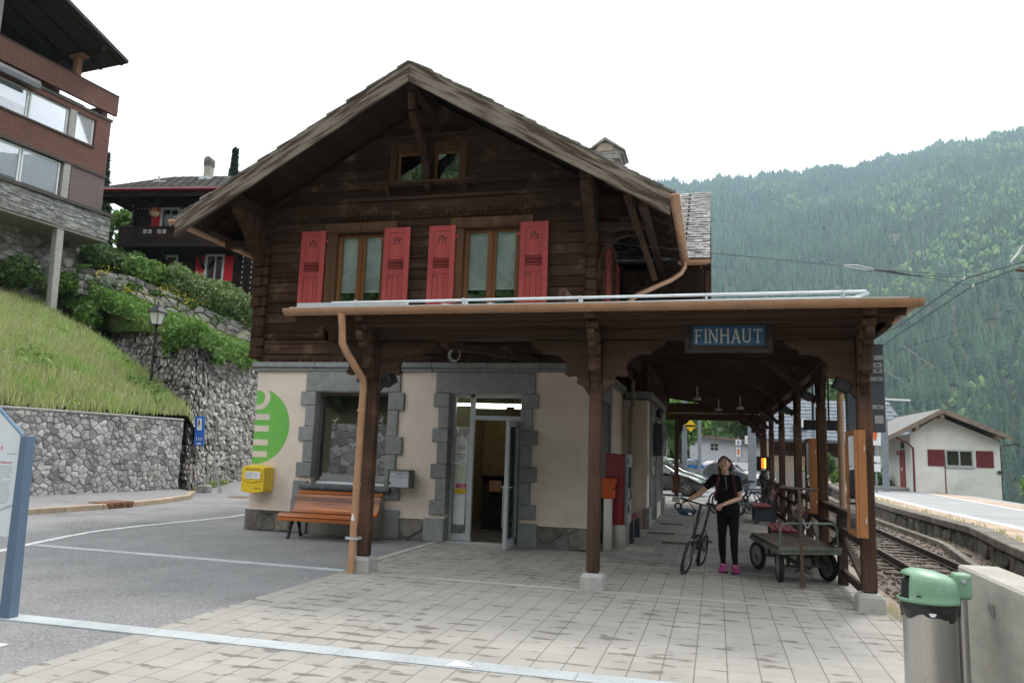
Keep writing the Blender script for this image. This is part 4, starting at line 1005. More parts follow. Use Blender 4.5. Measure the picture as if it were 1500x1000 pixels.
prof=[(0,0),(.78,0),(.76,-.05),(.70,-.10),(.62,-.12),(.60,-.18),(.47,-.18),(.38,-.21),(.31,-.28),(.29,-.36),(.33,-.42),(.27,-.46),(.19,-.44),(.15,-.48),(.17,-.54),(.09,-.58),(.03,-.66),(0,-.70)]
def post(x,y,front=True,sides=(1,-1),yd=(1,-1),base=.2,sc=1.,tall=True,dirx=True,bw=.29,h=.075):
    b=B(); b.box(x-h,y-h,base,x+h,y+h,2.48); b.box(x-h*.9,y-h*.9,2.482,x+h*.9,y+h*.9,3.015 if dirx else 3.075); p=b.build('post',mCanZ,cn,bev=.016)
    b=B(); b.add([(x-bw/2,y-bw/2,-.01),(x+bw/2,y-bw/2,-.01),(x+bw/2,y+bw/2,-.01),(x-bw/2,y+bw/2,-.01),(x-bw/2*.93,y-bw/2*.93,base*.78),(x+bw/2*.93,y-bw/2*.93,base*.78),(x+bw/2*.93,y+bw/2*.93,base*.78),(x-bw/2*.93,y+bw/2*.93,base*.78),(x-bw*.36,y-bw*.36,base),(x+bw*.36,y-bw*.36,base),(x+bw*.36,y+bw*.36,base),(x-bw*.36,y+bw*.36,base)],
      [(0,3,2,1),(0,1,5,4),(1,2,6,5),(2,3,7,6),(3,0,4,7),(4,5,9,8),(5,6,10,9),(6,7,11,10),(7,4,8,11),(8,9,10,11)]); b.build('post_base',mConcL,p,bev=.012)
    b=B(); zt=3.012
    if dirx:
        for s in sides: b.prism([(s*a*sc,c) for a,c in prof],(x+s*h,y-.043,zt),(1,0,0),(0,0,1),(0,.086,0))
    for s in yd:
        P=[(s*a*(.62 if dirx else sc),c*1.05) for a,c in prof]
        b.prism(P,(x-.048,y+s*h,zt+.06 if dirx else 3.075),(0,1,0),(0,0,1),(.096,0,0))
    b.build('bracket',mCanX,p,bev=.012); return p
for x in PX:
    p=post(x,9.5,base=.20,sides=(1,-1) if x<1 else (-1,))
    b=B() # layered corbel under the eave
    for k,(l,z0,z1) in enumerate(((.50,3.20,3.30),(.40,3.09,3.195),(.28,2.96,3.085),(.18,2.80,2.955),(.14,2.62,2.79))): b.box(x-.075,9.41-l,z0,x+.075,9.405,z1)
    b.build('corbel',mCanZ,p,bev=.02)
for y in PY: post(1.63,y,dirx=False,base=.14,yd=(1,-1),sc=.75,bw=.26)
post(1.63,29.4,base=.2,sides=(-1,),yd=(-1,)); 
# cast base post at the far inner corner
p=post(-1.40,29.4,base=.2,sides=(1,),yd=(-1,),sc=.5); b=B(); b.lathe([(.17,.3),(.15,.42),(.14,.75),(.19,.82),(.19,.9),(.13,.98)],(-1.40,29.4,0),12); b.build('post_collar',mCanZ,p,smooth=True)
b=B() # diagonal braces from the posts up to the rafters, and end decoration of the front beam
for y in PY+[9.5]: b.bar((1.56,y+.02,2.55),(.55,y+.02,cz(.55,y+1)-.12 if y>10 else 3.42),.09,.11,(0,1,0))
for x in (-4.43,-1.43): b.bar((x+.02,9.58,2.62),(x+.02,10.9,cz(x,10.9)-.12),.09,.11,(1,0,0))
b.bar((-3.5,9.6,2.98),(-3.0,13.0,3.2),.10,.10)
for x,s in ((CX0+.22,-1),(1.72,1)): b.prism([(0,0),(s*.16,0),(s*.12,-.07),(s*.05,-.10),(s*.05,-.18),(0,-.3)],(x,9.43,3.32),(1,0,0),(0,0,1),(0,.14,0))
b.build('braces',mCanX,cn,bev=.01)
b=B() # scalloped fascia below the ceiling along the house wall
for k in range(44):
    y=13.3+k*.37
    if y>29: break
    b.prism([(-.18,.25),(-.18,0)]+[(-.18+.36*i/8,-.10*math.sin(math.pi*i/8)) for i in range(1,8)]+[(.18,0),(.18,.25)],(X1+.20,y,3.38),(0,1,0),(0,0,1),(.03,0,0))
    b.prism([(-.18,.2),(-.18,0)]+[(-.18+.36*i/8,-.10*math.sin(math.pi*i/8)) for i in range(1,8)]+[(.18,0),(.18,.2)],(X1+.38,y+.18,3.52),(0,1,0),(0,0,1),(.03,0,0))
b.build('scalloped_fascia',mCanY,cn)
def gut(b,x0,x1): 
    b.prism([(c[0],c[1]) for c in arc(0,0,.085,math.pi,2*math.pi,10)+arc(0,0,.078,2*math.pi,math.pi,10)],(x0,CY0-.07,CZ+.02),(0,1,0),(0,0,1),(x1-x0,0,0))
b=B(); gut(b,CX0-.05,CX1+.15); b.prism(arc(0,0,.085,math.pi,2*math.pi,10),(CX0-.056,CY0-.07,CZ+.02),(0,1,0),(0,0,1),(.006,0,0)); b.box(CX0-.05,CY0-.005,CZ-.02,CX1+.16,CY0+.02,CZ+.045)
g=b.build('gutter',mCopper,cn)
b=B(); b.prism(arc(0,0,.085,math.pi,2*math.pi,10)+arc(0,0,.078,2*math.pi,math.pi,10),(CX1+.07,CY0-.07,CZ+.02),(1,0,0),(0,0,1),(0,21,0)); b.build('gutter',mCopper,cn)
b=B()
for k in range(9):
    x=CX0+.45+k*.88; b.tube([(x,CY0-.07+.089*math.cos(t),CZ+.02+.089*math.sin(t)) for t in np.linspace(math.pi,2*math.pi,9)],.007,5)
b.build('gutter_strap',mCopper,g)
b=B(); b.tube([(-4.64,CY0-.07,CZ-.04),(-4.64,CY0-.07,CZ-.10),(-4.63,CY0-.06,CZ-.20),(-4.62,CY0-.05,CZ-.42),(-4.59,CY0,CZ-.52),(-4.50,9.15,CZ-.76),(-4.48,9.27,CZ-.86),(-4.485,9.31,CZ-.98),(-4.50,9.31,.9),(-4.51,9.31,.0)],[.06,.05]+[.047]*6+[.046,.045],12)
dp=b.build('downpipe',mCopper,cn,smooth=True)
b=B(); b.lathe([(.05,0),(.054,.005),(.054,.03),(.05,.035)],(-4.495,9.31,2.05),12); b.lathe([(.05,0),(.055,.01),(.05,.03)],(-4.507,9.31,.80),12); b.build('pipe_collar',mCopper,dp,smooth=True)
b=B(); b.lathe([(.05,0),(.054,0),(.054,.03),(.05,.03)],(-4.51,9.31,.42),12); b.box(-4.60,9.28,.42,-4.55,9.34,.45); b.box(-4.47,9.28,.42,-4.43,9.41,.45); b.build('pipe_clamp',mZinc,dp)
b=B(); b.prism([(0,0),(.045,0),(.03,.08),(.012,.08)],(-4.525,9.262,.66),(1,0,0),(0,0,1),(0,.003,0)); b.build('sticker',mWhite,dp)
b=B(); b.tube([(CX1+.06,12.72,3.29),(CX1+.05,12.72,3.16),(CX1-.15,12.75,2.98),(1.9,12.8,2.80),(1.86,12.8,2.6),(1.86,12.8,.0)],.05,10); dp2=b.build('downpipe',M('tan downpipe',(.36,.245,.155),(.30,.20,.13),rough=.5),cn,smooth=True)
b=B()
for z in (2.05,.75): b.lathe([(.052,0),(.056,.005),(.056,.035),(.052,.04)],(1.86,12.8,z),12)
b.build('pipe_collar',mCopper,dp2)
# galvanised snow guard above the gutter
b=B(); zz=CZ+T+.12; yy=CY0+.22
b.tube([(-4.95,yy,zz),(1.63,yy,zz+.02),(1.66,yy+.03,zz+.0),(1.58,yy+.3,zz+.02)],.017,8); b.tube([(-4.95,yy+.1,zz-.05),(1.6,yy+.1,zz-.03)],.014,8)
for x in np.arange(-4.6,1.7,1.5): b.box(x-.012,yy-.03,CZ+T+.02,x+.012,yy+.15,zz+.03); b.box(x-.04,yy-.05,CZ+T+.02,x+.04,yy+.2,CZ+T+.035)
b.build('snow_guard',M('galvanised tube',(.62,.65,.67),(.52,.55,.57),rough=.35,metal=.4),cn,smooth=True)
b=B(); b.box(CX0+.05,CY0+.02,CZ+T+.025,CX0+1.6,CY0+.1,CZ+T+.085); b.build('verge_flashing',mZinc,cn)
# ceiling fittings
b=B()
for (x,y) in ((.1,26),(-.5,22.5),(.7,23.5)): b.tube([(x,y,cz(x,y)-.1),(x,y,cz(x,y)-.38)],.022,6); b.lathe([(.03,0),(.10,-.03),(.11,-.09),(.0,-.10)],(x,y,cz(x,y)-.38),12)
b.build('ceiling_light',M('white lamp glass',(.6,.6,.58)),cn)
b=B(); b.ell((-1.12,10.6,3.18),(.10,.10,.07)); b.lathe([(.05,0),(.13,.03),(.13,.06)],(-1.12,10.6,3.10),14); b.tube([(-1.12,10.6,3.2),(-1.12,10.6,3.46)],.015,6); b.build('ceiling_light',M('opal lamp glass',(.55,.56,.52),(.4,.42,.38),scale=9),cn,smooth=True)
# ---------------------------------------------------------------- railing between the platform posts
rg=thing('platform_railing','dark grey timber railing with diagonal braces between the platform posts','railing',(1.63,9.7,0))
ys=[9.5]+PY+[29.4]
for i in range(len(ys)-1):
    a,c=ys[i]+.1,ys[i+1]-.1; m=(a+c)/2
    b=B(); b.box(1.585,a,.905,1.675,c,1.0); b.build('top_rail',mRail,rg,bev=.008)
    b=B(); b.box(1.60,a,.66,1.66,m-.07,.75); b.box(1.60,m+.07,.66,1.66,c,.75); b.build('middle_rail',mRail,rg,bev=.008)
    b=B(); b.box(1.60,a,.12,1.66,m-.07,.22); b.box(1.60,m+.07,.12,1.66,c,.22); b.build('bottom_rail',mRail,rg,bev=.008)
    b=B(); b.box(1.57,m-.068,.0,1.69,m+.068,.903); b.build('railing_post',mRail,rg,bev=.008)
    for e,s in ((a,1),(c,-1)):
        b=B(); b.bar((1.63,m-s*.07,.64),(1.63,e,.24),.05,.08,(1,0,0)); b.build('brace',mRail,rg,bev=.006)
# ---------------------------------------------------------------- FINHAUT sign
sg=thing('station_sign','blue enamel sign reading FINHAUT in a dark carved frame under the canopy','sign',(.15,9.36,3.03))
b=B(); x0,x1,z0,z1,y=-.35,.65,2.835,3.24,9.33
b.box(x0+.08,y+.02,z0+.08,x1-.08,y+.04,z1-.08); b.build('panel',mBlueSign,sg)
b=B(); fwid=.078
def frame(b,x0,x1,z0,z1,w,ya,yb):
    b.prism([(x0,z0),(x0+w,z0+w),(x0+w,z1-w),(x0,z1)],(0,ya,0),(1,0,0),(0,0,1),(0,yb-ya,0)); b.prism([(x1,z0),(x1,z1),(x1-w,z1-w),(x1-w,z0+w)],(0,ya,0),(1,0,0),(0,0,1),(0,yb-ya,0))
    b.prism([(x0+.001,z0),(x1-.001,z0),(x1-w-.001,z0+w),(x0+w+.001,z0+w)],(0,ya,0),(1,0,0),(0,0,1),(0,yb-ya,0)); b.prism([(x0+.001,z1),(x0+w+.001,z1-w),(x1-w-.001,z1-w),(x1-.001,z1)],(0,ya,0),(1,0,0),(0,0,1),(0,yb-ya,0))
frame(b,x0,x1,z0,z1,.05,y-.015,y+.05); frame(b,x0+.045,x1-.045,z0+.045,z1-.045,.042,y-.002,y+.045)
b.build('sign_frame',M('black oak frame',(.03,.024,.02),(.02,.016,.013),rough=.6),sg,bev=.006)
b=B(); yl=y+.0155; hz=.158; zb=z0+.122; t=.017
def seg(x,z,X,Z,w=t): 
    d=Vector((X-x,0,Z-z)).normalized(); n=Vector((-d.z,0,d.x))*w/2
    b.prism([(x+n.x,z+n.z),(X+n.x,Z+n.z),(X-n.x,Z-n.z),(x-n.x,z-n.z)],(0,yl,0),(1,0,0),(0,0,1),(0,.004,0))
def ser(x,z,w=.034,h=.009): seg(x-w/2,z,x+w/2,z,h)
px=x0+.105; W_=.1
def F(x): seg(x+.02,zb,x+.02,zb+hz); ser(x+.02,zb); seg(x+.003,zb+hz-.006,x+.085,zb+hz-.006,.012); seg(x+.085,zb+hz,x+.085,zb+hz-.032,.009); seg(x+.025,zb+hz*.53,x+.066,zb+hz*.53,.011); seg(x+.066,zb+hz*.53-.014,x+.066,zb+hz*.53+.014,.008)
def I(x): seg(x+.012,zb,x+.012,zb+hz); ser(x+.012,zb); ser(x+.012,zb+hz)
def N(x): seg(x+.012,zb,x+.012,zb+hz,.013); seg(x+.014,zb+hz,x+.092,zb,.02); seg(x+.092,zb,x+.092,zb+hz,.013); ser(x+.012,zb); ser(x+.008,zb+hz,.026); ser(x+.092,zb+hz)
def Hh(x): seg(x+.012,zb,x+.012,zb+hz); seg(x+.088,zb,x+.088,zb+hz); seg(x+.012,zb+hz*.55,x+.088,zb+hz*.55,.012); [ser(x+q,zb+r) for q in (.012,.088) for r in (0,hz)]
def A(x): seg(x+.012,zb,x+.048,zb+hz,.013); seg(x+.088,zb,x+.050,zb+hz,.019); seg(x+.024,zb+hz*.33,x+.078,zb+hz*.33,.011); ser(x+.010,zb); ser(x+.090,zb); seg(x+.03,zb+hz,x+.068,zb+hz,.010)
def U(x):
    seg(x+.012,zb+.04,x+.012,zb+hz); seg(x+.085,zb+.04,x+.085,zb+hz,.013); ser(x+.012,zb+hz); ser(x+.085,zb+hz)
    P=[(x+.0485-.0365*math.cos(q),zb+.042-.036*math.sin(q)) for q in np.linspace(0,math.pi,9)]
    for i in range(8): seg(*P[i],*P[i+1],.015)
def Tt(x): seg(x+.048,zb,x+.048,zb+hz); ser(x+.048,zb); seg(x+.0,zb+hz-.006,x+.096,zb+hz-.006,.012); seg(x+.003,zb+hz,x+.003,zb+hz-.03,.009); seg(x+.093,zb+hz,x+.093,zb+hz-.03,.009)
xx=x0+.112
for fn,wd in ((F,.112),(I,.046),(N,.126),(Hh,.122),(A,.118),(U,.120),(Tt,.1)): fn(xx); xx+=wd*1.045
b.build('lettering',mCreamP,sg)
# ---------------------------------------------------------------- wooden bench at the wall
bn=thing('park_bench','varnished striped wood bench with curved back under the shop window','bench',(-6.5,12.6,0))
mVar=wood('varnished bench slats',(.34,.105,.02),(.11,.026,.006),'x',isl=.45,sc=10,rough=.30,bump=.1,spec=.4,coat=.15)
def ribline(pts,n):
    out=[]; L_=[0]
    for i in range(len(pts)-1): L_.append(L_[-1]+math.dist(pts[i],pts[i+1]))
    for k in range(n+1):
        s=L_[-1]*k/n; i=0
        while i<len(pts)-2 and s>L_[i+1]: i+=1
        t_=(s-L_[i])/(L_[i+1]-L_[i]); out.append((pts[i][0]+(pts[i+1][0]-pts[i][0])*t_,pts[i][1]+(pts[i+1][1]-pts[i][1])*t_))
    return out
BX0,BX1=-7.38,-5.62
def slats(nm,pts,n):
    P=ribline(pts,n); b=B()
    for k in range(n):
        a,c=P[k],P[k+1]; d=Vector((c[0]-a[0],c[1]-a[1])); L_=d.length; d.normalize(); nn=Vector((-d.y,d.x))*.028
        a2=(a[0]+d.x*.0012,a[1]+d.y*.0012); c2=(c[0]-d.x*.0012,c[1]-d.y*.0012)
        b.prism([a2,c2,(c2[0]+nn.x,c2[1]+nn.y),(a2[0]+nn.x,a2[1]+nn.y)],(BX0,0,0),(0,1,0),(0,0,1),(BX1-BX0,0,0))
    return b.build(nm,mVar,bn,bev=.002)
slats('seat',[(12.10,.32),(12.10,.37),(12.135,.41),(12.20,.43),(12.32,.425),(12.48,.405),(12.62,.40)],9)
slats('backrest',[(12.60,.43),(12.68,.50),(12.74,.60),(12.77,.70),(12.80,.78),(12.86,.82),(12.92,.82)],8)
for x in (-7.17,-5.85):
    b=B()
    b.prism([(12.20,.38),(12.70,.40),(12.80,.55),(12.90,.75),(12.92,.75),(12.84,.55),(12.74,.36),(12.56,.30),(12.62,.06),(12.70,.0),(12.60,0),(12.52,.20),(12.44,.30),(12.34,.30),(12.27,.20),(12.20,0),(12.10,0),(12.16,.06),(12.22,.28)],(x-.02,0,0),(0,1,0),(0,0,1),(.04,0,0))
    b.build('leg',mIron,bn,bev=.006)
bn.scale=(.93,.93,.93)
# ---------------------------------------------------------------- post box, letter box, cable coil
pb=thing('post_box','yellow wall post box beneath the green emblem at the corner','post box',(-8.10,12.9,.95))
b=B(); xa,xb,za,zb_=-8.50,-8.03,.70,1.19
P=[(xa,za+.02),(xa+.10,za),(xa+.235,za-.012),(xa+.37,za),(xb,za+.02),(xb,zb_-.03),(xb-.10,zb_-.005),(xa+.235,zb_+.012),(xa+.10,zb_-.005),(xa,zb_-.03)]
b.prism(P,(0,12.76,0),(1,0,0),(0,0,1),(0,.335,0)); b.build('body',mYellow,pb,bev=.012,seg=2)
b=B(); P2=[(xa+.04,za+.22),(xa+.235,za+.17),(xb-.04,za+.22),(xb-.04,zb_-.07),(xa+.235,zb_-.03),(xa+.04,zb_-.07)]
b.prism(P2,(0,12.742,0),(1,0,0),(0,0,1),(0,.016,0)); b.build('flap',mYellow,pb,bev=.008)
b=B(); b.box(xa+.09,12.735,za+.25,xb-.07,12.741,za+.38); nb=b.build('notice',mPaper,pb)
b=B()
for k in range(6): b.box(xa+.11,12.732,za+.27+.017*k,xa+.22+.02*(k%3),12.7345,za+.274+.017*k)
b.box(xa+.31,12.732,za+.30,xa+.33,12.7345,za+.34); b.build('print',M('grey print',(.3,.3,.32)),nb)
b=B(); b.box(xa+.08,12.734,za+.415,xb-.08,12.741,za+.44); b.box(xa+.29,12.752,za+.075,xa+.40,12.7575,za+.095); b.ell((xa+.03,12.757,za+.12),(.012,.006,.012),8,6); b.build('slot',M('post box slot',(.40,.27,.02)),pb)
lbx=thing('letter_box','small grey metal letter box between the shop window and the door','letter box',(-5.38,12.98,1.06))
b=B(); frame(b,-5.60,-5.19,.90,1.22,.016,12.80,13.045); b.box(-5.59,13.03,.91,-5.2,13.046,1.21); b.build('housing',M('bronze grey metal',(.12,.115,.105),(.10,.095,.09),rough=.45),lbx)
b=B(); b.box(-5.58,12.815,.918,-5.206,12.83,1.09); b.box(-5.58,12.815,1.095,-5.206,12.83,1.165); b.box(-5.58,12.82,1.168,-5.206,12.84,1.203); b.build('door',mAlu,lbx,bev=.004)
b=B(); b.ell((-5.555,12.812,.985),(.018,.008,.022),10,8); b.ell((-5.555,12.812,1.13),(.009,.006,.009),8,6); b.box(-5.43,12.811,1.14,-5.34,12.8145,1.15); b.build('lock',mDarkMet,lbx)
cc=B()
for k in range(4): cc.torus((-4.52+.006*k,12.96+.01*k,3.27+.004*k),.115-.006*k,.007,(.1,1,.08),26,5)
tag(cc.build('cable_coil',M('white cable',(.5,.5,.47)),smooth=True),'coil of white cable hanging above the shop entrance','cable')
# ---------------------------------------------------------------- floodlights on posts
def flood(loc,rz,label):
    t=thing('floodlight',label,'floodlight',loc,rz,'black floodlights on the canopy posts'); b=B(); b.box(-.075,-.10,-.06,.075,.06,.06); b.box(-.085,-.115,-.07,.085,-.10,.07); o=b.build('housing',mIron,None,bev=.012); o.parent=t; o.rotation_euler=(R(-28),0,R(0))
    b=B(); b.box(-.02,.05,-.02,.02,.14,.02); b.box(-.04,.13,-.05,.04,.15,.05); b.build('arm',mIron,t,local=True); 
flood((-4.24,9.5,2.47),R(70),'black floodlight on the left canopy post above the bench')
flood((1.43,9.5,2.46),R(-80),'black floodlight on the nearest right post beside the grey cabinet')
flood((1.42,13.0,2.62),R(-80),'black floodlight on the second platform post'); flood((1.42,16.8,2.62),R(-80),'black floodlight on the third platform post')
# ---------------------------------------------------------------- grass bank and terraces on the left
def wx(y): # line of the long wall
    return np.interp(y,[1,15.6,20.9],[-17.9,-16.35,-15.9])
def bankz(x,y):
    d=np.clip(wx(y)-x,0,None); z=2.2+.40*d+.10*fbm(x,y,.5,2)*np.clip(d,0,1)+.9*np.exp(-((d-5)/4)**2)*.35
    # the near-right end rolls down to the wall's end
    e=np.clip((y-(21.0+.47*(-x-15.9)))/1.0,0,None)
    return np.minimum(z,8.0+.12*np.clip(d-14.5,0,None)) - e*.9
xs=np.arange(-46,-16.2,.35); ys=np.arange(-4,30.1,.35)
XX,YY=np.meshgrid(xs,ys); n=len(xs)
XX=np.maximum(XX,-60); wxx=wx(YY)-.3; XX=np.where(XX>wxx,wxx,XX); ZZ=np.maximum(bankz(XX,YY),.3)
V=np.stack([XX,YY,ZZ],-1).reshape(-1,3); 
keep=lambda i,k:(YY[i,k]<21.6+.47*(-XX[i,k]-15.9)+.5)
F=[(i*n+k,i*n+k+1,(i+1)*n+k+1,(i+1)*n+k) for i in range(len(ys)-1) for k in range(n-1) if keep(i,k)]
mSoil=M('grassy soil',(.075,.105,.028),(.10,.095,.05),rough=.95,scale=.9,detail=8,bump=.5,bsc=30)
struct(npmesh('grass_bank',V,F,mSoil,smooth=True))
def terr(name,A,Bp,n=6):
    b=B(); m=len(A)
    for k in range(n+1):
        for i in range(m):
            t_=k/n; p=[A[i][j]+(Bp[i][j]-A[i][j])*t_ for j in range(3)]
            if 0<k<n: p[2]+=random.uniform(-.12,.12)
            b.v.append(tuple(p))
    b.f=[(k*m+i,k*m+i+1,(k+1)*m+i+1,(k+1)*m+i) for k in range(n) for i in range(m-1)]
    return struct(b.build(name,mSoil,smooth=True))
TA=[(-27,28.1,6.6),(-21.5,25.0,5.9),(-16.75,22.2,5.15),(-18.6,25.8,5.1),(-20.4,31.2,5.3),(-22.2,38,5.5)]
TB=[(-28,28.3,8.1),(-26.5,27.6,7.9),(-25,27.95,7.45),(-23.25,29.55,6.45),(-21.5,32.2,5.85),(-22.7,38,5.7)]
terr('terrace',TA,TB)
terr('terrace',[(-28,27.9,8.9),(-25,28.3,8.65),(-23.3,29.9,7.85),(-21.7,32.5,7.0),(-22.9,38,6.9)],[(-50,44,8.4),(-40,50,8.2),(-32,54,8),(-24,54,7.8),(-18,54,7.6)])
# grass blades: one countless sheet
def blades(name,pts,h0,h1,w_,mat,label,lean=.35,seg2=True):
    N=len(pts); h=rng.uniform(h0,h1,N)*(1+.45*fbm(pts[:,0],pts[:,1],1.7,3)).clip(.45,1.6); a=rng.uniform(0,6.28,N); la=rng.uniform(0,6.28,N); ln=np.abs(rng.normal(0,lean,N))*h
    dx=np.cos(a)*w_*.5; dy=np.sin(a)*w_*.5; z0=np.zeros(N)
    base=np.stack([dx,dy,z0],-1); tip=np.stack([np.cos(la)*ln,np.sin(la)*ln,h],-1); mid=tip*np.array([.35,.35,.55])
    P=pts; V=np.stack([P-base,P+base,P+mid+base*.7,P+mid-base*.7,P+tip],1).reshape(-1,3)
    i=np.arange(N)[:,None]*5; F=np.concatenate([i+np.array([0,1,2]),i+np.array([0,2,3]),i+np.array([3,2,4])])
    return tag(npmesh(name,V,F,mat),label,'grass',kind='stuff')
def onbank(N,yr=(2,27.5),xr=(-34,-16.2)):
    x=rng.uniform(*xr,N);y=rng.uniform(*yr,N); ok=(x<wx(y)-.1)&(y<21.3+.47*(-x-15.9)); x,y=x[ok],y[ok]; return np.stack([x,y,bankz(x,y)-.03],-1)
mGrass=leafmat('meadow grass',(.26,.40,.105),(.39,.40,.19),isl=.35,hue=.025)
g_=onbank(170000); cl_=fbm(g_[:,0],g_[:,1],.9,5)
blades('grass',g_[cl_>-.75],.16,.48,.026,mGrass,'long uncut meadow grass on the bank above the stone wall',lean=.4)
mDry=leafmat('dry grass heads',(.46,.40,.22),(.38,.35,.19),isl=.25)
g2=onbank(26000); cl_=fbm(g2[:,0],g2[:,1],.6,9); blades('grass',g2[cl_>.12],.3,.62,.018,mDry,'drier straw coloured grass in patches on the bank',lean=.5)
# leaf makers
def leaves(name,P,size,mat,parent=None,nrm=None,asp=.55,up_=.0,label=None):
    N=len(P); s=size*rng.uniform(.6,1.35,N)[:,None]
    a=rng.normal(0,1,(N,3)); a[:,2]*=.7
    if nrm is not None: a=a+nrm*1.2
    nz=a/np.linalg.norm(a,axis=1,keepdims=True); r_=rng.normal(0,1,(N,3)); u=np.cross(nz,r_); u/=np.linalg.norm(u,axis=1,keepdims=True)+1e-9; v=np.cross(nz,u)
    u=u*s; v=v*s*asp
    V=np.stack([P-u,P+v-u*.1,P+u,P-v-u*.1],1).reshape(-1,3); F=np.arange(N)[:,None]*4+np.array([0,1,2,3])
    return npmesh(name,V,F,mat,parent)
def blobpts(n,blobs,fill=.35,squash=.9):
    w_=np.array([b[1]**2 for b in blobs]); w_/=w_.sum(); k=rng.choice(len(blobs),n,p=w_)
    c=np.array([b[0] for b in blobs])[k]; r_=np.array([b[1] for b in blobs])[k]
    d=rng.normal(0,1,(n,3)); d/=np.linalg.norm(d,axis=1,keepdims=True)
    rad=r_*np.where(rng.random(n)<fill,rng.random(n)**.5,rng.normal(1,.10,n)); d2=d.copy(); d2[:,2]*=squash
    return c+d2*rad[:,None],d
def rblobs(c,rx,ry,rz,n,r0,r1):
    out=[]
    for _ in range(n):
        d=rng.normal(0,1,3); d/=np.linalg.norm(d); q=rng.random()**.5
        out.append((np.array(c)+d*np.array([rx,ry,rz])*q,rng.uniform(r0,r1)))
    return out
mWeed=leafmat('broad weed leaf',(.13,.24,.05),(.2,.3,.08)); w3=onbank(30000); cl_=fbm(w3[:,0],w3[:,1],1.1,21); w3=w3[cl_>.32]; w3[:,2]+=.08+rng.random(len(w3))*.25; o=leaves('weeds',w3,.09,mWeed); tag(o,'patches of broad leaved weeds and nettles among the bank grass','plants',kind='stuff')
w4=onbank(9000); cl_=fbm(w4[:,0],w4[:,1],1.9,31); w4=w4[cl_>.3]; w4[:,2]+=.28+rng.random(len(w4))*.2; o=leaves('meadow_flowers',w4,.028,M('meadow petals',(.6,.55,.5),(.5,.35,.55))); tag(o,'scattered small pale flowers in the bank meadow','flowers',kind='stuff')
mBark=M('bark',(.09,.07,.055),(.05,.04,.032),rough=.9,scale=8,st=(1,1,.3),bump=.7,bsc=20)
mLeafD=leafmat('dark shrub leaf',(.06,.115,.035),(.09,.15,.042)); mLeafM=leafmat('mid green leaf',(.10,.20,.04),(.14,.25,.055)); mLeafL=leafmat('bright leaf',(.17,.31,.065),(.22,.36,.08)); mLeafG=leafmat('hedge leaf',(.13,.20,.065),(.21,.28,.11)); mLeafS=leafmat('silver leaf',(.19,.23,.17),(.25,.29,.22),isl=.2)
def shrub(name,label,cat,base,rx,ry,h,nl,ls,mat,nb=14,stems=5,group=None,fill=.3,blob=None):
    t=thing(name,label,cat,base,0,group); c=(base[0],base[1],base[2]+h*.55)
    bl=rblobs(c,rx*.62,ry*.62,h*.30,nb,*(blob or (min(rx,h)*.28,min(rx,h)*.45)))
    P,d=blobpts(nl,bl,fill); P[:,2]=np.maximum(P[:,2],base[2]-.1); leaves('foliage',P,ls,mat,t,d)
    b=B()
    for k in range(stems):
        q=bl[k%len(bl)][0]; m=[(base[i]+q[i])/2+random.uniform(-.15,.15) for i in range(3)]; b.tube([tuple(base),tuple(m),tuple(q)],[.035,.028,.012],5)
    b.build('stem',mBark,t); return t
def tree(name,label,cat,base,h,r,nl,ls,mat,nb=26,group=None,th=.35,tr=.22,fill=.25):
    t=thing(name,label,cat,base,0,group); x,y,z=base; c=(x,y,z+h*(th+(1-th)*.5))
    bl=rblobs(c,r*.72,r*.72,h*(1-th)*.38,nb,r*.22,r*.40); P,d=blobpts(nl,bl,fill); leaves('crown',P,ls,mat,t,d)
    b=B(); b.tube([(x,y,z-.3),(x+.1,y,z+h*th*.6),(x-.05,y+.05,z+h*th),(x,y,z+h*.75)],[tr,tr*.8,tr*.65,tr*.2],8)
    for k in range(8):
        q=bl[k%nb][0]; b.tube([(x,y,z+h*(th*.8+.03*k)),((x+q[0])/2,(y+q[1])/2,(z+h*th+q[2])/2+.3),tuple(q)],[tr*.4,tr*.25,tr*.08],5)
    b.build('trunk',mBark,t); return t
def conifer(name,label,base,h,r,mat,nl=6000,group=None,ls=.28):
    t=thing(name,label,'tree',base,0,group); x,y,z=base
    f=rng.random(nl)**.75; whorl=np.floor((1-f)*h/.55)*.55; hh=h-whorl-rng.uniform(0,.35,nl); rr=(1-hh/h)*r*(.55+.45*rng.random(nl)**.4)+.05; a=rng.integers(0,9,nl)*.698+whorl*2.1+rng.normal(0,.22,nl)
    P=np.stack([x+np.cos(a)*rr,y+np.sin(a)*rr,z+hh-rr*.35],-1); d=np.stack([np.cos(a),np.sin(a),np.full(nl,.6)],-1)
    leaves('crown',P,ls,mat,t,d,asp=.35); b=B(); b.tube([(x,y,z-.5),(x,y,z+h*.98)],[.2,.02],6); b.build('trunk',mBark,t); return t
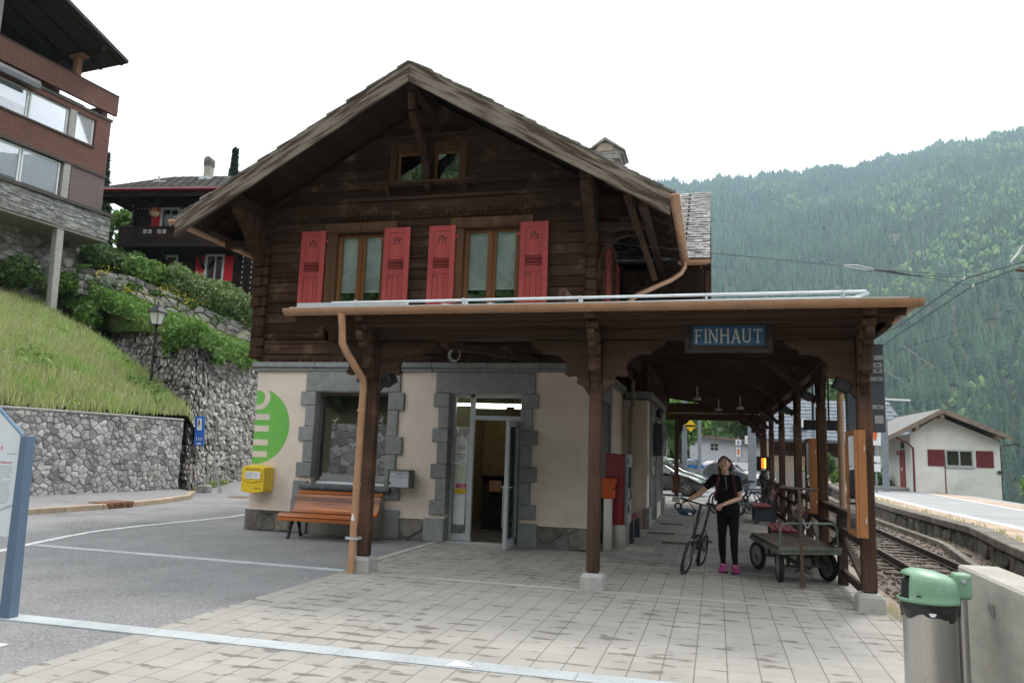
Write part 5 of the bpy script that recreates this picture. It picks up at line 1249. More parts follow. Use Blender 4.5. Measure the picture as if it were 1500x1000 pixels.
# shrubs and hedge over the upper wall
shrub('shrub','large dark leafy shrub beside the concrete pillar of the brick house','shrub',(-28.6,29.6,8.6),1.8,1.3,2.2,9000,.11,mLeafD,20)
shrub('shrub','dark rounded shrub in the middle of the slope below the balcony chalet','shrub',(-26.9,29.9,8.5),1.3,1.1,2.0,7000,.10,mLeafD,16)
shrub('shrub','bright green loose shrub between the dark shrub and the clipped hedge','shrub',(-25.4,29.2,8.1),1.2,1.0,1.75,7000,.13,mLeafM,16)
shrub('shrub','silvery lavender like bush growing from the upper stone wall','shrub',(-25.7,27.6,7.5),.75,.5,1.1,2600,.08,mLeafS,10,blob=(.25,.4))
shrub('shrub','low dark shrub at the foot of the rubble wall under the house','shrub',(-29.4,25.2,7.6),2.4,1.2,1.4,6000,.10,mLeafD,16,blob=(.4,.7))
shrub('shrub','small pale shrub at the foot of the concrete pillar','shrub',(-28.8,27.3,7.5),.8,.7,1.1,2500,.08,mLeafG,10,blob=(.3,.45))
shrub('shrub','dense green shrub right of the concrete pillar','shrub',(-27.9,27.6,7.6),.85,.6,1.3,3500,.09,mLeafM,12,blob=(.3,.45))
shrub('shrub','rough green shrub at the top of the grass bank beside the terrace wall','shrub',(-25.6,26.6,6.0),1.1,.7,1.2,3500,.08,mLeafM,12,blob=(.25,.42))
hd=thing('hedge','long flowering clipped hedge along the terrace in front of the balcony chalet','hedge',(-22.5,33,8.2))
hb=[]
for k in range(70):
    t_=k/69; cx,cy=-24.6+3.2*t_,29.4+3.5*t_; z=9.0-1.25*t_
    hb.append((np.array([cx+rng.normal(0,.25),cy+rng.normal(0,.2),z+rng.uniform(-.55,.5)]),rng.uniform(.35,.6)))
P,d=blobpts(24000,hb,.2); leaves('foliage',P,.075,mLeafG,hd,d)
b=B()
for k in range(12): 
    t_=k/11; b.tube([(-24.6+3.2*t_,29.4+3.5*t_,8.2-1.2*t_),(-24.6+3.2*t_+random.uniform(-.3,.3),29.4+3.5*t_,9-1.2*t_)],[.05,.03],5)
b.build('stem',mBark,hd)
# trailing plants and yellow flowers on both walls: countless ground cover
def cover(N,A,Bp,zr):
    t_=rng.random(N); s_=rng.random(N); i=np.minimum((t_*(len(A)-1)).astype(int),len(A)-2); f=t_*(len(A)-1)-i
    A=np.array(A);Bp=np.array(Bp); a=A[i]+(A[i+1]-A[i])*f[:,None]; c=Bp[i]+(Bp[i+1]-Bp[i])*f[:,None]
    P=a+(c-a)*s_[:,None]; P[:,2]+=rng.random(N)**2*zr; return P
CA=[(-28.5,27.6,7.6),(-25,27.1,6.1),(-21.5,24.85,5.75),(-16.6,22.0,5.1),(-18.5,25.6,5.05),(-20.3,31.1,5.25)]
cv=cover(40000,CA,[(-28.6,28.6,8.6),TB[1],TB[2],(-24.2,28.7,6.95),TB[3],TB[4]],.55); cv=cv[fbm(cv[:,0],cv[:,1],1.3,4)>-.55]
q_=rng.dirichlet((1,1,1,1),9000)@np.array([(-27.0,27.7,8.0),(-24.4,28.3,7.2),(-21.5,25.0,5.9),(-25.2,26.5,6.9)]); q_[:,2]+=rng.random(9000)**2*.55+.1; q_[:,1]-=.15; cv=np.concatenate([cv,q_]); o=leaves('ground_cover',cv,.075,mLeafM); tag(o,'leafy ground cover on the terrace strip between the two dry stone walls','plants',kind='stuff')
sg_=cover(16000,CA[1:],[TB[2],(-24.2,28.7,6.95),(-23.3,29.5,6.6),TB[3],TB[4]],.05); blades('grass',sg_,.25,.6,.03,mGrass,'grass growing along the terrace strip between the two dry stone walls')
hang=cover(9000,[(-19,23.2,5.3),(-16.6,21.85,5.2),(-18.35,25.6,5.2),(-20.15,31,5.4)],[(-19,23.1,5.25),(-16.5,21.75,5.1),(-18.2,25.6,5.1),(-20.0,31,5.3)],.35); hang[:,2]-=rng.random(len(hang))**1.6*(.35+.9*np.clip(fbm(hang[:,0],hang[:,1],1.1,8),0,1)); hang[:,0]+=rng.uniform(0,.2,len(hang)); hang[:,1]-=rng.uniform(0,.15,len(hang))
o=leaves('ground_cover',hang,.09,mLeafM); tag(o,'leafy trailing plants hanging over the top of the dark dry stone wall','plants',kind='stuff')
mYel=M('yellow petals',(.72,.62,.05),(.6,.55,.08))
yf=cover(2600,[(-26.3,27.0,7.4),(-25,27.5,7.1),(-23.2,29.0,6.2),(-21.5,31.6,5.7)],[(-26.4,27.5,9.0),(-24.9,28.0,8.8),(-23.2,29.7,8.1),(-21.6,32.3,7.3)],.3); yf=yf[fbm(yf[:,0],yf[:,2]*1.5,1.9,6)>.12]
o=leaves('wall_flowers',yf,.035,mYel); tag(o,'small yellow flowers scattered over the upper terrace wall','flowers',kind='stuff')
iv=cover(9000,[(-27.4,27.4,7.8),(-25,27.85,7.4),(-23.3,29.45,6.4),(-21.5,32.05,5.8)],[(-27.5,27.5,9.2),(-24.9,28.0,8.9),(-23.3,29.65,8.1),(-21.6,32.2,7.3)],.1); iv=iv[fbm(iv[:,0]*1.3,iv[:,2]*1.7,1.6,2)>.22]
o=leaves('wall_plants',iv,.075,mLeafM); tag(o,'tufts of green plants rooted in the upper terrace wall','plants',kind='stuff')
ft=rng.uniform(0,1,4000); fp=np.stack([-16.2-2.0*ft+.15,21.6+4*ft+.3,np.full(4000,.02)],-1)+rng.normal(0,.10,(4000,3))*np.array([1,1,0]); fp=fp[fbm(fp[:,0],fp[:,1],2.2,1)>.1]
blades('grass',fp,.05,.2,.02,mGrass,'weeds along the foot of the dark dry stone wall')
# ---------------------------------------------------------------- brick and stone house, upper left
mh=thing('apartment_house','modern brown tiled house with window bands on a stone faced base','house',(-27.45,28.45,0),math.atan2(.993,.118))
def mbrick(name,c1,c2,mortar,w_=.5,h_=.095,ax='xz'):
    m=M(name,c1,c2,rough=.8,scale=1.5); t=m.node_tree;N=t.nodes;L=t.links;b=N['Principled BSDF']
    tcn=N.new('ShaderNodeTexCoord'); sp=N.new('ShaderNodeSeparateXYZ'); cb=N.new('ShaderNodeCombineXYZ'); L.new(tcn.outputs['Object'],sp.inputs[0]); L.new(sp.outputs['XYZ'.index(ax[0].upper())],cb.inputs[0]); L.new(sp.outputs[2],cb.inputs[1])
    br=N.new('ShaderNodeTexBrick'); br.inputs['Scale'].default_value=1; br.inputs['Brick Width'].default_value=w_; br.inputs['Row Height'].default_value=h_; br.inputs['Mortar Size'].default_value=.008; br.offset=.5
    br.inputs['Color1'].default_value=(*c1,1); br.inputs['Color2'].default_value=(*c2,1); br.inputs['Mortar'].default_value=(*mortar,1); L.new(cb.outputs[0],br.inputs['Vector']); L.new(br.outputs[0],b.inputs['Base Color']); return m
mBrn=mbrick('brown clay cladding',(.16,.075,.055),(.13,.06,.045),(.05,.025,.02)); mGryB=mbrick('grey brown cladding',(.17,.125,.115),(.145,.105,.1),(.07,.05,.05),.6,.085)
mLedge=M('ledge stone',(.30,.30,.285),(.17,.168,.16),rough=.9,scale=4,isl=.4,bump=.5)
mh_=lambda b,nm,mt,**k: b.build(nm,mt,mh,local=True,**k)
L0=-9.0
b=B(); b.box(L0,-.10,16.66,.20,.06,17.62); mh_(b,'parapet',mBrn)
b=B(); b.box(L0,-.13,17.622,.22,.09,17.66); b.box(L0,-.04,16.30,.06,.08,16.42); b.box(L0,-.06,14.72,-.72,-.003,14.80); b.box(L0,-.05,13.55,.05,.05,13.66); b.box(L0,-.75,11.60,.03,.04,11.75); mh_(b,'ledge_trim',M('dark bronze trim',(.06,.05,.042),(.045,.038,.033),rough=.5))
b=B(); b.box(L0,0,13.66,.0,.3,14.75); b.box(L0,0,16.05,.0,.3,16.32); b.box(-.76,0,14.75,0,.3,16.05); b.box(L0,.35,16.33,-1.2,.6,16.65); mh_(b,'tiled_wall',mBrn)
b=B(); b.box(-1.72,0,11.75,-.0,.3,13.55); mh_(b,'side_cladding',mGryB)
b=B(); b.box(-.3,.302,11.0,.0,8,17.0); b.box(L0,8,8,0,8.2,17); mh_(b,'end_wall',mGryB)
def band(z0,z1,xs,nm):
    for a,c,bl in xs:
        b=B(); b.box(a,.10,z0,a+.07,.18,z1); b.box(c-.07,.10,z0,c,.18,z1); b.box(a+.07,.10,z0,c-.07,.18,z0+.07); b.box(a+.07,.10,z1-.07,c-.07,.18,z1); f_=mh_(b,'window',mWhite)
        b=B(); b.box(a+.07,.13,z0+.07,c-.07,.14,z1-.07); link(b.mesh('pane'),'pane',glassmat('house glass',(.97,.98,1),.10),f_,True)
        b=B(); b.box(a+.07,.16+.02,z0+.07+(z1-z0)*bl,c-.07,.17+.02,z1-.07); link(b.mesh('blind'),'blind',M('white screen blind',(.72,.75,.77),(.66,.69,.71)),f_,True)
band(14.80,16.05,[(-9.0,-5.4,.4),(-5.36,-3.98,.35),(-3.92,-2.12,.0),(-1.75,-.80,.0)],'w'); band(11.90,13.5,[(-9,-5.9,.2),(-5.86,-4.0,.12),(-3.95,-2.2,.08)],'w')
b=B()
for (z0,z1) in ((14.8,16.05),(11.8,13.55)): b.box(-2.10,-.02,z0,-1.78,.2,z1)
mh_(b,'concrete_mullion',mConcL)
b=B(); b.box(L0,2.0,11.0,-.31,2.1,16.4); mh_(b,'room_back',M('room interior',(.10,.10,.10),(.07,.07,.07)))
b=B()
z=10.52
while z<11.58:
    hgt=random.uniform(.045,.10); x=L0
    while x<0.0:
        x2=min(x+random.uniform(.18,.55),0.0); b.box(x+.004,-.66+random.uniform(-.02,.02),z+.004,x2-.004,-.50,min(z+hgt,11.6)-.004); x=x2
    z+=hgt
mh_(b,'ledge_stone_band',mLedge)
b=B(); b.box(L0,-.60,10.42,-.02,8,10.515); b.box(L0,-.52,10.517,-.02,-.3,11.6); mh_(b,'slab',mConc)
b=B(); b.hexa([(-2.42,-.62,6.9),(-2.12,-.62,6.9),(-2.12,-.32,6.9),(-2.42,-.32,6.9)],[(-2.50,-.58,10.41),(-2.16,-.58,10.41),(-2.16,-.26,10.41),(-2.50,-.26,10.41)]); mh_(b,'pillar',mConcL,bev=.02)
b=B(); stones(b,vor(9,3.6,.5,.26,.4,31),lambda u,v,w_:(L0+u,1.2-w_,6.9+v),.06,.01,31,.03); mh_(b,'rubble_base',mStoneB); b=B(); b.box(L0,1.2,6.5,-.1,1.5,10.41); mh_(b,'base_wall',mMortar)
# big gable roof over the terrace, verge towards the road
b=B(); e0=(-.68,18.66); up0=(-8.6,18.66+7.92*.353)
for (dz,th,y0,y1_) in ((0,.10,-1.5,8),):
    b.prism([(e0[0],e0[1]),(up0[0],up0[1]),(up0[0],up0[1]+.16),(e0[0],e0[1]+.16)],(0,y0,0),(1,0,0),(0,0,1),(0,y1_-y0,0))
mh_(b,'roof',M('dark roof',(.05,.04,.035),(.035,.03,.026)))
b=B()
for k in range(6):
    y=-1.3+k*1.3; b.prism([(e0[0]-.1,e0[1]-.12),(up0[0],up0[1]-.12),(up0[0],up0[1]-.005),(e0[0]-.1,e0[1]-.005)],(0,y,0),(1,0,0),(0,0,1),(0,.14,0))
b.box(-1.95,-1.3,18.72,-1.75,6,18.9); mh_(b,'roof_beams',mRoofW)
b=B(); b.box(-1.98,.1,17.5,-1.72,.36,18.6); b.box(-2.05,-.2,18.6,-1.65,.6,18.72); mh_(b,'roof_post',M('rusty post',(.30,.14,.08),(.2,.1,.06),scale=5))
b=B(); b.box(-6.0,.1,17.5,-5.5,.5,20.2); mh_(b,'roof_post',mConcL)
b=B(); b.box(L0,2.5,17.0,-.9,2.6,20.5); mh_(b,'terrace_wall',mLogV)
b=B(); b.box(.05,3,10.8,1.5,6,15.0); mh_(b,'annex',M('grey annex',(.20,.21,.22),(.17,.18,.19))) ; 
b=B(); b.box(.7,2.985,11.6,1.2,2.999,13.6); mh_(b,'annex_window',mDarkMet)
aw=thing('awning','rolled grey awning under the tiled parapet of the brown house','awning',(-28,23.7,16.3))
aw.location=mh.matrix_basis@Vector((-4.6,-.25,16.35)); aw.rotation_euler=mh.rotation_euler
b=B(); b.prism([(0,0),(.25,-.05),(.34,-.22),(.30,-.40),(.2,-.42),(.22,-.2),(.1,-.02)],(-1.2,.1,.1),(0,-1,0),(0,0,1),(1.9,0,0)); b.build('cover',M('grey canvas',(.22,.22,.23),(.17,.17,.18)),aw,local=True)
b=B(); b.box(-1.25,.0,-.05,-1.2,.2,.1); b.box(.7,0,-.05,.75,.2,.1); b.build('bracket',mDarkMet,aw,local=True)
# ---------------------------------------------------------------- balcony chalet
ch2=thing('chalet','dark wooden chalet with bright red shutters, red gutter and a carved balcony','house',(-30.6,34.1,0),R(7.6))
cb_=lambda b,nm,mt,**k: b.build(nm,mt,ch2,local=True,**k)
mDkLog=wood('dark chalet log',(.035,.024,.02),(.022,.016,.014),'x',isl=.2)
CW=9.5
b=B(); z=7.2
while z<14.4:
    segs=[(0,CW)]
    for a,c,p,q in ((1.55,2.5,11.7,14.0),(4.36,5.3,10.0,11.4),(2.1,2.62,9.0,11.35)):
        if z<q-.02 and z+.2>p+.02: segs=[r for s0,s1 in segs for r in (([(s0,a),(c,s1)]) if a>s0 and c<s1 else [(s0,s1)])]
    for s0,s1 in segs: b.box(s0,-random.uniform(0,.012),z+.006,s1,.15,z+.194)
    z+=.2
cb_(b,'log_wall',mDkLog,bev=.01)
b=B(); b.box(0,.16,7,.15,9,14.4); b.box(CW-.15,.16,7,CW,9,14.4); b.box(0,8.9,7,CW,9.05,14.4); b.box(.2,2.5,7,CW-.2,2.6,14.4); cb_(b,'side_wall',mDkLog)
b=B(); z=7.3
for x in (-.02,6.55,CW):
    z=7.3
    while z<14.4: b.box(x-.08,-.14-(.05 if int(z*5)%2 else 0),z,x+.12,.0-.013,z+.18); z+=.2
cb_(b,'log_ends',mDkLog)
def cwin(a,c,p,q,sl,sr,door=False):
    b=B(); b.box(a-.1,-.05,p-.05,a,.06,q+.1); b.box(c,-.05,p-.05,c+.1,.06,q+.1); b.box(a,-.05,q,c,.06,q+.1); b.box(a-.13,-.07,p-.06,c+.13,.05,p) ; b.box((a+c)/2-.03,.04,p,(a+c)/2+.03,.08,q); f_=cb_(b,'window',mWhite)
    b=B(); b.box(a,.09,p,c,.10,q); link(b.mesh('pane'),'pane',mGlassD,f_,True)
    b=B()
    for x in (a+.04,c-.26): b.prism(arc(x+.11,q-.35,.10,0,2*math.pi,12),(0,.11,0),(1,0,0),(0,0,1),(0,.005,0)); b.box(x,.112,q-.62,x+.2,.116,q-.45)
    link(b.mesh('lace_curtain'),'lace_curtain',M('lace',(.4,.4,.4)),f_,True)
    for x0 in sl:
        b=B(); w_=.50; b.box(x0,-.06,p-.03,x0+.08,-.015,q+.02); b.box(x0+w_-.08,-.06,p-.03,x0+w_,-.015,q+.02)
        for zz in (p-.03,(p+q)/2-.05,q-.07): b.box(x0+.08,-.06,zz,x0+w_-.08,-.015,zz+.09)
        b.box(x0+.08,-.045,p+.05,x0+w_-.08,-.02,q-.06); cb_(b,'shutter',mRed2,bev=.005)
cwin(1.57,2.48,11.9,14.0,(.98,),0); cwin(4.38,5.28,10.05,11.4,(3.79,5.40),0)
b=B(); b.box(2.0,-.05,9.0,2.1,.06,11.45); b.box(2.62,-.05,9.0,2.72,.06,11.45); b.box(2.1,-.05,11.35,2.62,.06,11.45); f_=cb_(b,'door_frame',mWhite); b=B(); b.box(2.1,.02,9,2.62,.06,11.35); link(b.mesh('door'),'door',mMaroon,f_,True)
# balcony
b=B(); b.box(-.05,-1.2,11.72,6.6,-.02,11.86); b.box(-.05,-1.25,11.60,6.6,-1.15,11.74); 
for x in (.2,2.2,4.2,6.2): b.box(x,-1.15,11.55,x+.14,-.02,11.72); b.bar((x+.07,-.05,10.7),(x+.07,-1.0,11.6),.12,.12,(1,0,0))
bal=cb_(b,'balcony',mDkLog)
b=B(); b.box(-.05,-1.24,12.62,6.6,-1.14,12.70); link(b.mesh('handrail'),'handrail',mDkLog,bal,True)
b=B()
for k in range(58):
    x=-.03+k*.114; b.box(x,-1.215,11.86,x+.10,-1.19,12.62)
link(b.mesh('balusters'),'balusters',mDkLog,bal,True)
mDec=M('white fretwork',(.62,.6,.55))
b=B()
for k in range(4):
    for j in range(3):
        x=1.35+k*.28+ (.25 if k>1 else 0); b.box(x+.07*j,-1.222,12.32,x+.05+.07*j,-1.217,12.40); b.box(x+.07*j,-1.222,12.43,x+.05+.07*j,-1.217,12.52)
link(b.mesh('fretwork'),'fretwork',mDec,bal,True)
b=B(); 
for k in range(44):
    b.box(.1+k*.21,-.06,14.02+.02*(k%2),.16+k*.21,-.05,14.07)
for x in (-.06,6.5,7.0):
    for k in range(22): b.box(x,-.22,8.2+k*.28,x+.05,-.215,8.3+k*.28)
cb_(b,'edge_ornament',mDec)
def fpot(x,y,z,lab):
    t=thing('flower_pot',lab,'planter'); t.location=ch2.matrix_basis@Vector((x,y,z)); b=B(); b.lathe([(.0,0),(.14,.02),(.22,.12),(.27,.22),(.24,.22),(.2,.18),(0,.17)],(0,0,0),14); b.build('bowl',M('terracotta',(.55,.40,.25),(.48,.34,.2)),t,local=True,smooth=True)
    P=rng.normal(0,.13,(160,3))+np.array([0,0,.28]); o=leaves('flowers',P,.04,M('red blossom',(.35,.02,.02),(.05,.12,.03),lo=.45,hi=.55,scale=15)); o.parent=t
fpot(2.05,-1.45,13.15,'terracotta bowl of red flowers hanging above the balcony'); 
# roof: eave side towards the station
b=B(); ez=14.55; 
q=[(-1.75,-1.45,ez),(CW+1.5,-1.45,ez),(CW+.2,4.2,17.3),(-.6,4.2,17.3)]; k=[(p[0],p[1],p[2]+.12) for p in q]; b.hexa(q,k)
q=[(-.6,4.2,17.3),(CW+.2,4.2,17.3),(CW+1.5,10,14.55),(-1.75,10,14.55)]; b.hexa(q,[(p[0],p[1],p[2]+.12) for p in q])
b.hexa([(-1.75,10,ez),(-1.75,-1.45,ez),(-.6,4.1,17.28),(-.6,4.3,17.28)],[(-1.75,10,ez+.12),(-1.75,-1.45,ez+.12),(-.6,4.1,17.4),(-.6,4.3,17.4)])
cb_(b,'roof',mRoofW)
b=B(); row=0
while row<30:
    t0=row/30; t1=(row+1)/30; x=-1.8+1.2*t0
    while x<CW+1.55-1.35*t0:
        x2=x+random.uniform(.3,.5); y0=-1.5+5.7*t0; y1_=-1.5+5.7*t1+.05; z0=ez+.15+2.75*t0; z1=ez+.15+2.75*t1
        b.hexa([(x,y0,z0-.02),(x2-.01,y0,z0-.02),(x2-.01,y1_,z1-.02),(x,y1_,z1-.02)],[(x,y0,z0+.025),(x2-.01,y0,z0+.025),(x2-.01,y1_,z1),(x,y1_,z1)]); x=x2
    row+=1
cb_(b,'roof_tiles',M('grey roof tile',(.17,.155,.145),(.11,.10,.095),rough=.75,scale=1,isl=.25,third=(.25,.24,.22),tsc=.4))
b=B()
for r_ in range(2,28,3):
    for k in range(20):
        t0=(r_+.5)/30; x=-1.2+k*.52+(.26 if r_%2 else 0)
        if x>-1.5+1.2*t0: b.box(x,-1.5+5.7*t0-.03,ez+.18+2.75*t0,x+.06,-1.5+5.7*t0+.03,ez+.24+2.75*t0)
cb_(b,'snow_stop',mDarkMet)
b=B(); b.tube([(-1.75,-1.55,ez+.06),(CW+1.5,-1.55,ez+.06)],.075,10); b.box(-1.75,-1.5,ez-.03,CW+1.5,-1.44,ez+.12); cb_(b,'gutter',M('red painted gutter',(.22,.022,.03),(.19,.018,.025),rough=.4),smooth=True)
b=B(); b.box(-1.75,-1.44,ez-.28,CW+1.5,-1.38,ez-.03); 
for k in range(14): b.box(-1.5+k*.8,-1.4,ez-.2,-1.4+k*.8,.0,ez-.02)
cb_(b,'eave_boards',mDkLog)
b=B(); b.box(2.12,2.7,15.8,2.54,3.12,17.55); chm=cb_(b,'chimney',M('chimney concrete',(.36,.33,.29),(.28,.26,.23),scale=3)); b=B()
for k in range(3): b.box(2.08,2.66,17.56+.11*k,2.58,3.16,17.62+.11*k); b.box(2.14,2.72,17.62+.11*k,2.52,3.10,17.67+.11*k)
b.prism(arc(2.33,17.87,.24,0,math.pi,10),(0,2.67,0),(1,0,0),(0,0,1),(0,.48,0)); link(b.mesh('cap'),'cap',M('chimney cap',(.20,.18,.165)),chm,True)
b=B(); b.box(2.02,2.42,16.3,2.64,2.71,16.8); link(b.mesh('flashing'),'flashing',mZinc,chm,True)
b=B(); b.box(.05,1.2,16.0,.75,1.9,16.1) ; b.bar((-.3,2.2,16.2),(-.3,2.2,16.75),.12,.1); cb_(b,'skylight',mZinc)
# ---------------------------------------------------------------- street lamp
lp=thing('street_lamp','old style black lamp post with glass lantern on the grass bank','street lamp',(-18.0,21.75,2.7))
b=B(); b.lathe([(.09,-.3),(.09,.5),(.06,.6),(.05,.75),(.04,2.0),(.035,2.75),(.05,2.78),(.02,2.85)],(-18.0,21.75,2.6),12); b.lathe([(.055,0),(.06,.02),(.055,.04)],(-18,21.75,4.6),10); b.build('post',mIron,lp,smooth=True)
b=B(); 
for s_ in (-1,1):
    for q_ in (-1,1): b.bar((-18+s_*.11,21.75+q_*.11,5.45),(-18+s_*.19,21.75+q_*.19,5.85),.022,.022)
b.box(-18.13,21.62,5.42,-17.87,21.88,5.45); lan=b.build('lantern',mIron,lp)
b=B(); b.hexa([(-18.105,21.645,5.45),(-17.895,21.645,5.45),(-17.895,21.855,5.45),(-18.105,21.855,5.45)],[(-18.18,21.57,5.85),(-17.82,21.57,5.85),(-17.82,21.93,5.85),(-18.18,21.93,5.85)]); b.build('lantern_glass',M('frosted lantern glass',(.62,.63,.6),(.5,.5,.48),rough=.3),lan)
b=B(); b.hexa([(-18.25,21.5,5.86),(-17.75,21.5,5.86),(-17.75,22.0,5.86),(-18.25,22.0,5.86)],[(-18.10,21.65,6.05),(-17.9,21.65,6.05),(-17.9,21.85,6.05),(-18.1,21.85,6.05)]); b.lathe([(.09,0),(.09,.05),(.03,.07),(.03,.12),(.045,.14),(.0,.18)],(-18,21.75,6.05),10); b.build('hood',mIron,lan)
lp.location.x-=.22
# ---------------------------------------------------------------- road sign on a folding tripod
tr=thing('road_sign','blue folding road sign with white panel on a steel tripod beside the dark wall','road sign',(-15.75,21.3,0))
b=B(); 
for q_ in ((-15.95,21.15,0),(-15.36,21.35,0),(-15.75,22.0,0)): b.tube([(-15.72,21.45,1.0),q_],.022,6)
b.tube([(-15.72,21.45,.95),(-15.74,21.45,2.0)],.02,6); b.build('tripod',M('galvanised leg',(.33,.36,.36),metal=.3),tr)
b=B(); b.hexa([(-16.45,21.36,1.45),(-16.15,21.42,1.45),(-16.15,21.45,1.45),(-16.45,21.39,1.45)],[(-16.50,21.36,2.4),(-16.20,21.42,2.4),(-16.20,21.45,2.4),(-16.50,21.39,2.4)]); sp_=b.build('sign_panel',M('traffic sign blue',(.03,.14,.50),(.03,.13,.46),rough=.4),tr)
b=B(); b.hexa([(-16.38,21.355,1.95),(-16.24,21.385,1.95),(-16.24,21.39,1.95),(-16.38,21.36,1.95)],[(-16.41,21.355,2.32),(-16.27,21.385,2.32),(-16.27,21.39,2.32),(-16.41,21.36,2.32)]); b.hexa([(-16.36,21.36,1.50),(-16.22,21.388,1.50),(-16.22,21.393,1.50),(-16.36,21.365,1.50)],[(-16.36,21.36,1.55),(-16.22,21.388,1.55),(-16.22,21.393,1.55),(-16.36,21.365,1.55)]); b.build('symbol',mWhite,sp_)
b=B(); b.box(-16.345,21.345,2.08,-16.315,21.355,2.28); b.box(-16.36,21.345,2.17,-16.30,21.355,2.20); b.build('symbol_mark',mBlack,sp_)
text('lettering','1m',.2,mWhite,sp_,(-16.30,21.365,1.68),(R(90),0,R(12)),.002)
b=B(); b.bar((-16.28,21.43,1.85),(-15.73,21.45,1.9),.03,.03); b.build('bracket',M('bracket steel',(.3,.32,.32)),tr)
sb=B(); sb.box(-16.0,21.6,-.02,-15.6,21.9,.22); tag(sb.build('stone_block',mConcL,bev=.03),'pale stone block on the ground behind the tripod sign','block')
tr.location.x+=.34; tr.location.y+=.1
# ---------------------------------------------------------------- information panel
ip=thing('information_panel','tall information board in a slate blue metal frame at the left edge','information board',(-6.06,5.76,0))
def quad(b,pts,y0,y1): b.prism(pts,(0,y0,0),(1,0,0),(0,0,1),(0,y1-y0,0))
b=B(); quad(b,[(-6.115,0),(-6.00,0),(-6.045,1.595),(-6.115,1.595)],5.70,5.80); quad(b,[(-7.25,0),(-7.13,0),(-7.10,1.595),(-7.18,1.595)],5.70,5.80); b.build('upright',M('slate blue steel',(.10,.15,.22),(.09,.135,.20),rough=.5),ip,bev=.004)
b=B(); bp=[(-7.12,.70),(-6.085,.70),(-6.117,1.60),(-6.45,1.86),(-6.78,1.86),(-7.10,1.60)]; quad(b,bp,5.722,5.742); pn=b.build('board',M('board enamel',(.62,.66,.68),(.58,.62,.64),rough=.4),ip)
b=B(); 
for i in range(2,5):
    a,c=bp[i],bp[i+1] if i<5 else bp[0]; b.bar((a[0],5.732,a[1]),(c[0],5.732,c[1]),.035,.012,(0,0,1))
b.build('edge_trim',M('edge blue',(.10,.17,.27)),pn)
mInk=M('board ink',(.30,.33,.38),(.36,.39,.43)); mInkR=M('board red ink',(.62,.08,.14))
b=B(); yy=5.7205
for k in range(19):
    z=1.315-k*.0195
    e=-6.165-.01*random.random()*5-(.1 if k in (6,18) else 0)
    x=-7.0
    while x<e:
        l=random.uniform(.012,.045); b.box(x,yy,z,min(x+l,e),yy+.0012,z+.0075); x+=l+.008
b.build('text_block',mInk,pn)
text('heading',"L'eau radioactive",.032,mInkR,pn,(-6.30,5.7205,1.352),FR,.0004,'CENTER'); text('web_address','www.finhaut.ch',.017,mInk,pn,(-6.21,5.7205,1.43),FR,.0004)
b=B()
for k,c in enumerate((.0,.035,.07,.12)): b.box(-6.46+c,yy,1.455+.008*(k==3),-6.452+c+.006,yy+.0012,1.475+.02*(k==3))
def pl(b,P,w_): 
    for i in range(len(P)-1): b.bar((P[i][0],yy+.0006,P[i][1]),(P[i+1][0],yy+.0006,P[i+1][1]),.0012,w_,(0,0,1))
pl(b,[(-6.50,1.41),(-6.46,1.425),(-6.42,1.415),(-6.39,1.445),(-6.35,1.41),(-6.45,1.405),(-6.50,1.41)],.004); b.box(-6.45,yy,.93,-6.33,yy+.0012,.942); b.build('red_mark',mInkR,pn)
b=B(); 
for k in range(9): 
    x=-6.42+.03*k; z=.86+.012*k; pl(b,[(x,z),(x+.03,z+.03),(x+.05,z+.01),(x+.09,z+.04)],.003)
b.build('map_lines',M('map grey',(.42,.45,.5)),pn)
b=B(); b.prism(arc(-13.7,20.7,.42,0,2*math.pi,20),(0,0,-.011),(1,0,0),(0,1,0),(0,0,.006)); tag(b.build('manhole_cover',M('rusty iron',(.16,.10,.08),(.10,.075,.065),rough=.8)),'round rusty manhole cover in the road near the wall corner','manhole')
b=B(); b.box(-14.05,15.1,.05,-13.5,15.95,.128)
for k in range(4): b.box(-13.50,15.16+k*.2,-.01,-13.475,15.30+k*.2,.10)
dg_=b.build('road_drain',M('rusty drain',(.20,.095,.06),(.12,.06,.045),rough=.85,scale=9),bev=.008); tag(dg_,'rusty iron kerb drain set in the tan kerb','drain')
# ---------------------------------------------------------------- bin and concrete wall, lower right
cw=thing('concrete_wall','low board marked concrete wall at the lower right corner','wall',(1.73,3,0))
b=B(); b.box(1.585,-3,-.6,1.84,6.0,.945); b.build('wall_body',mConc,cw,bev=.015)
b=B(); b.box(1.572,5.28,.74,1.584,5.36,.80); b.build('anchor_plate',mSteel,cw)
bi=thing('litter_bin','brushed steel litter bin with green hood and black bag beside the concrete wall','litter bin',(1.19,5.2,0))
bx,by,br=1.215,5.2,.150
b=B(); b.lathe([(br*.98,.12),(br,.13),(br,.742),(br*.97,.742)],(bx,by,0),40); b.build('drum',mSteel,bi,smooth=True)
b=B(); n=40; vs=[];fs=[]
rr=[(.153,.665),(.158,.69),(.162,.715),(.160,.74),(.155,.755)]
for j,(r_,z) in enumerate(rr):
    for k in range(n): 
        t=2*math.pi*k/n; q=.005*math.sin(7*t+j*1.3)+.003*math.sin(13*t+2*j); vs.append((bx+(r_+q)*math.cos(t),by+(r_+q)*math.sin(t),z+(.016*math.sin(3*t+1)+.008*math.sin(8*t) if j==0 else 0)))
for j in range(len(rr)-1):
    for k in range(n): fs.append((j*n+k,j*n+(k+1)%n,(j+1)*n+(k+1)%n,(j+1)*n+k))
b.add(vs,fs); b.build('bin_bag',M('black bin bag',(.012,.012,.014),(.02,.02,.022),rough=.28,spec=.6),bi,smooth=True,angle=180)
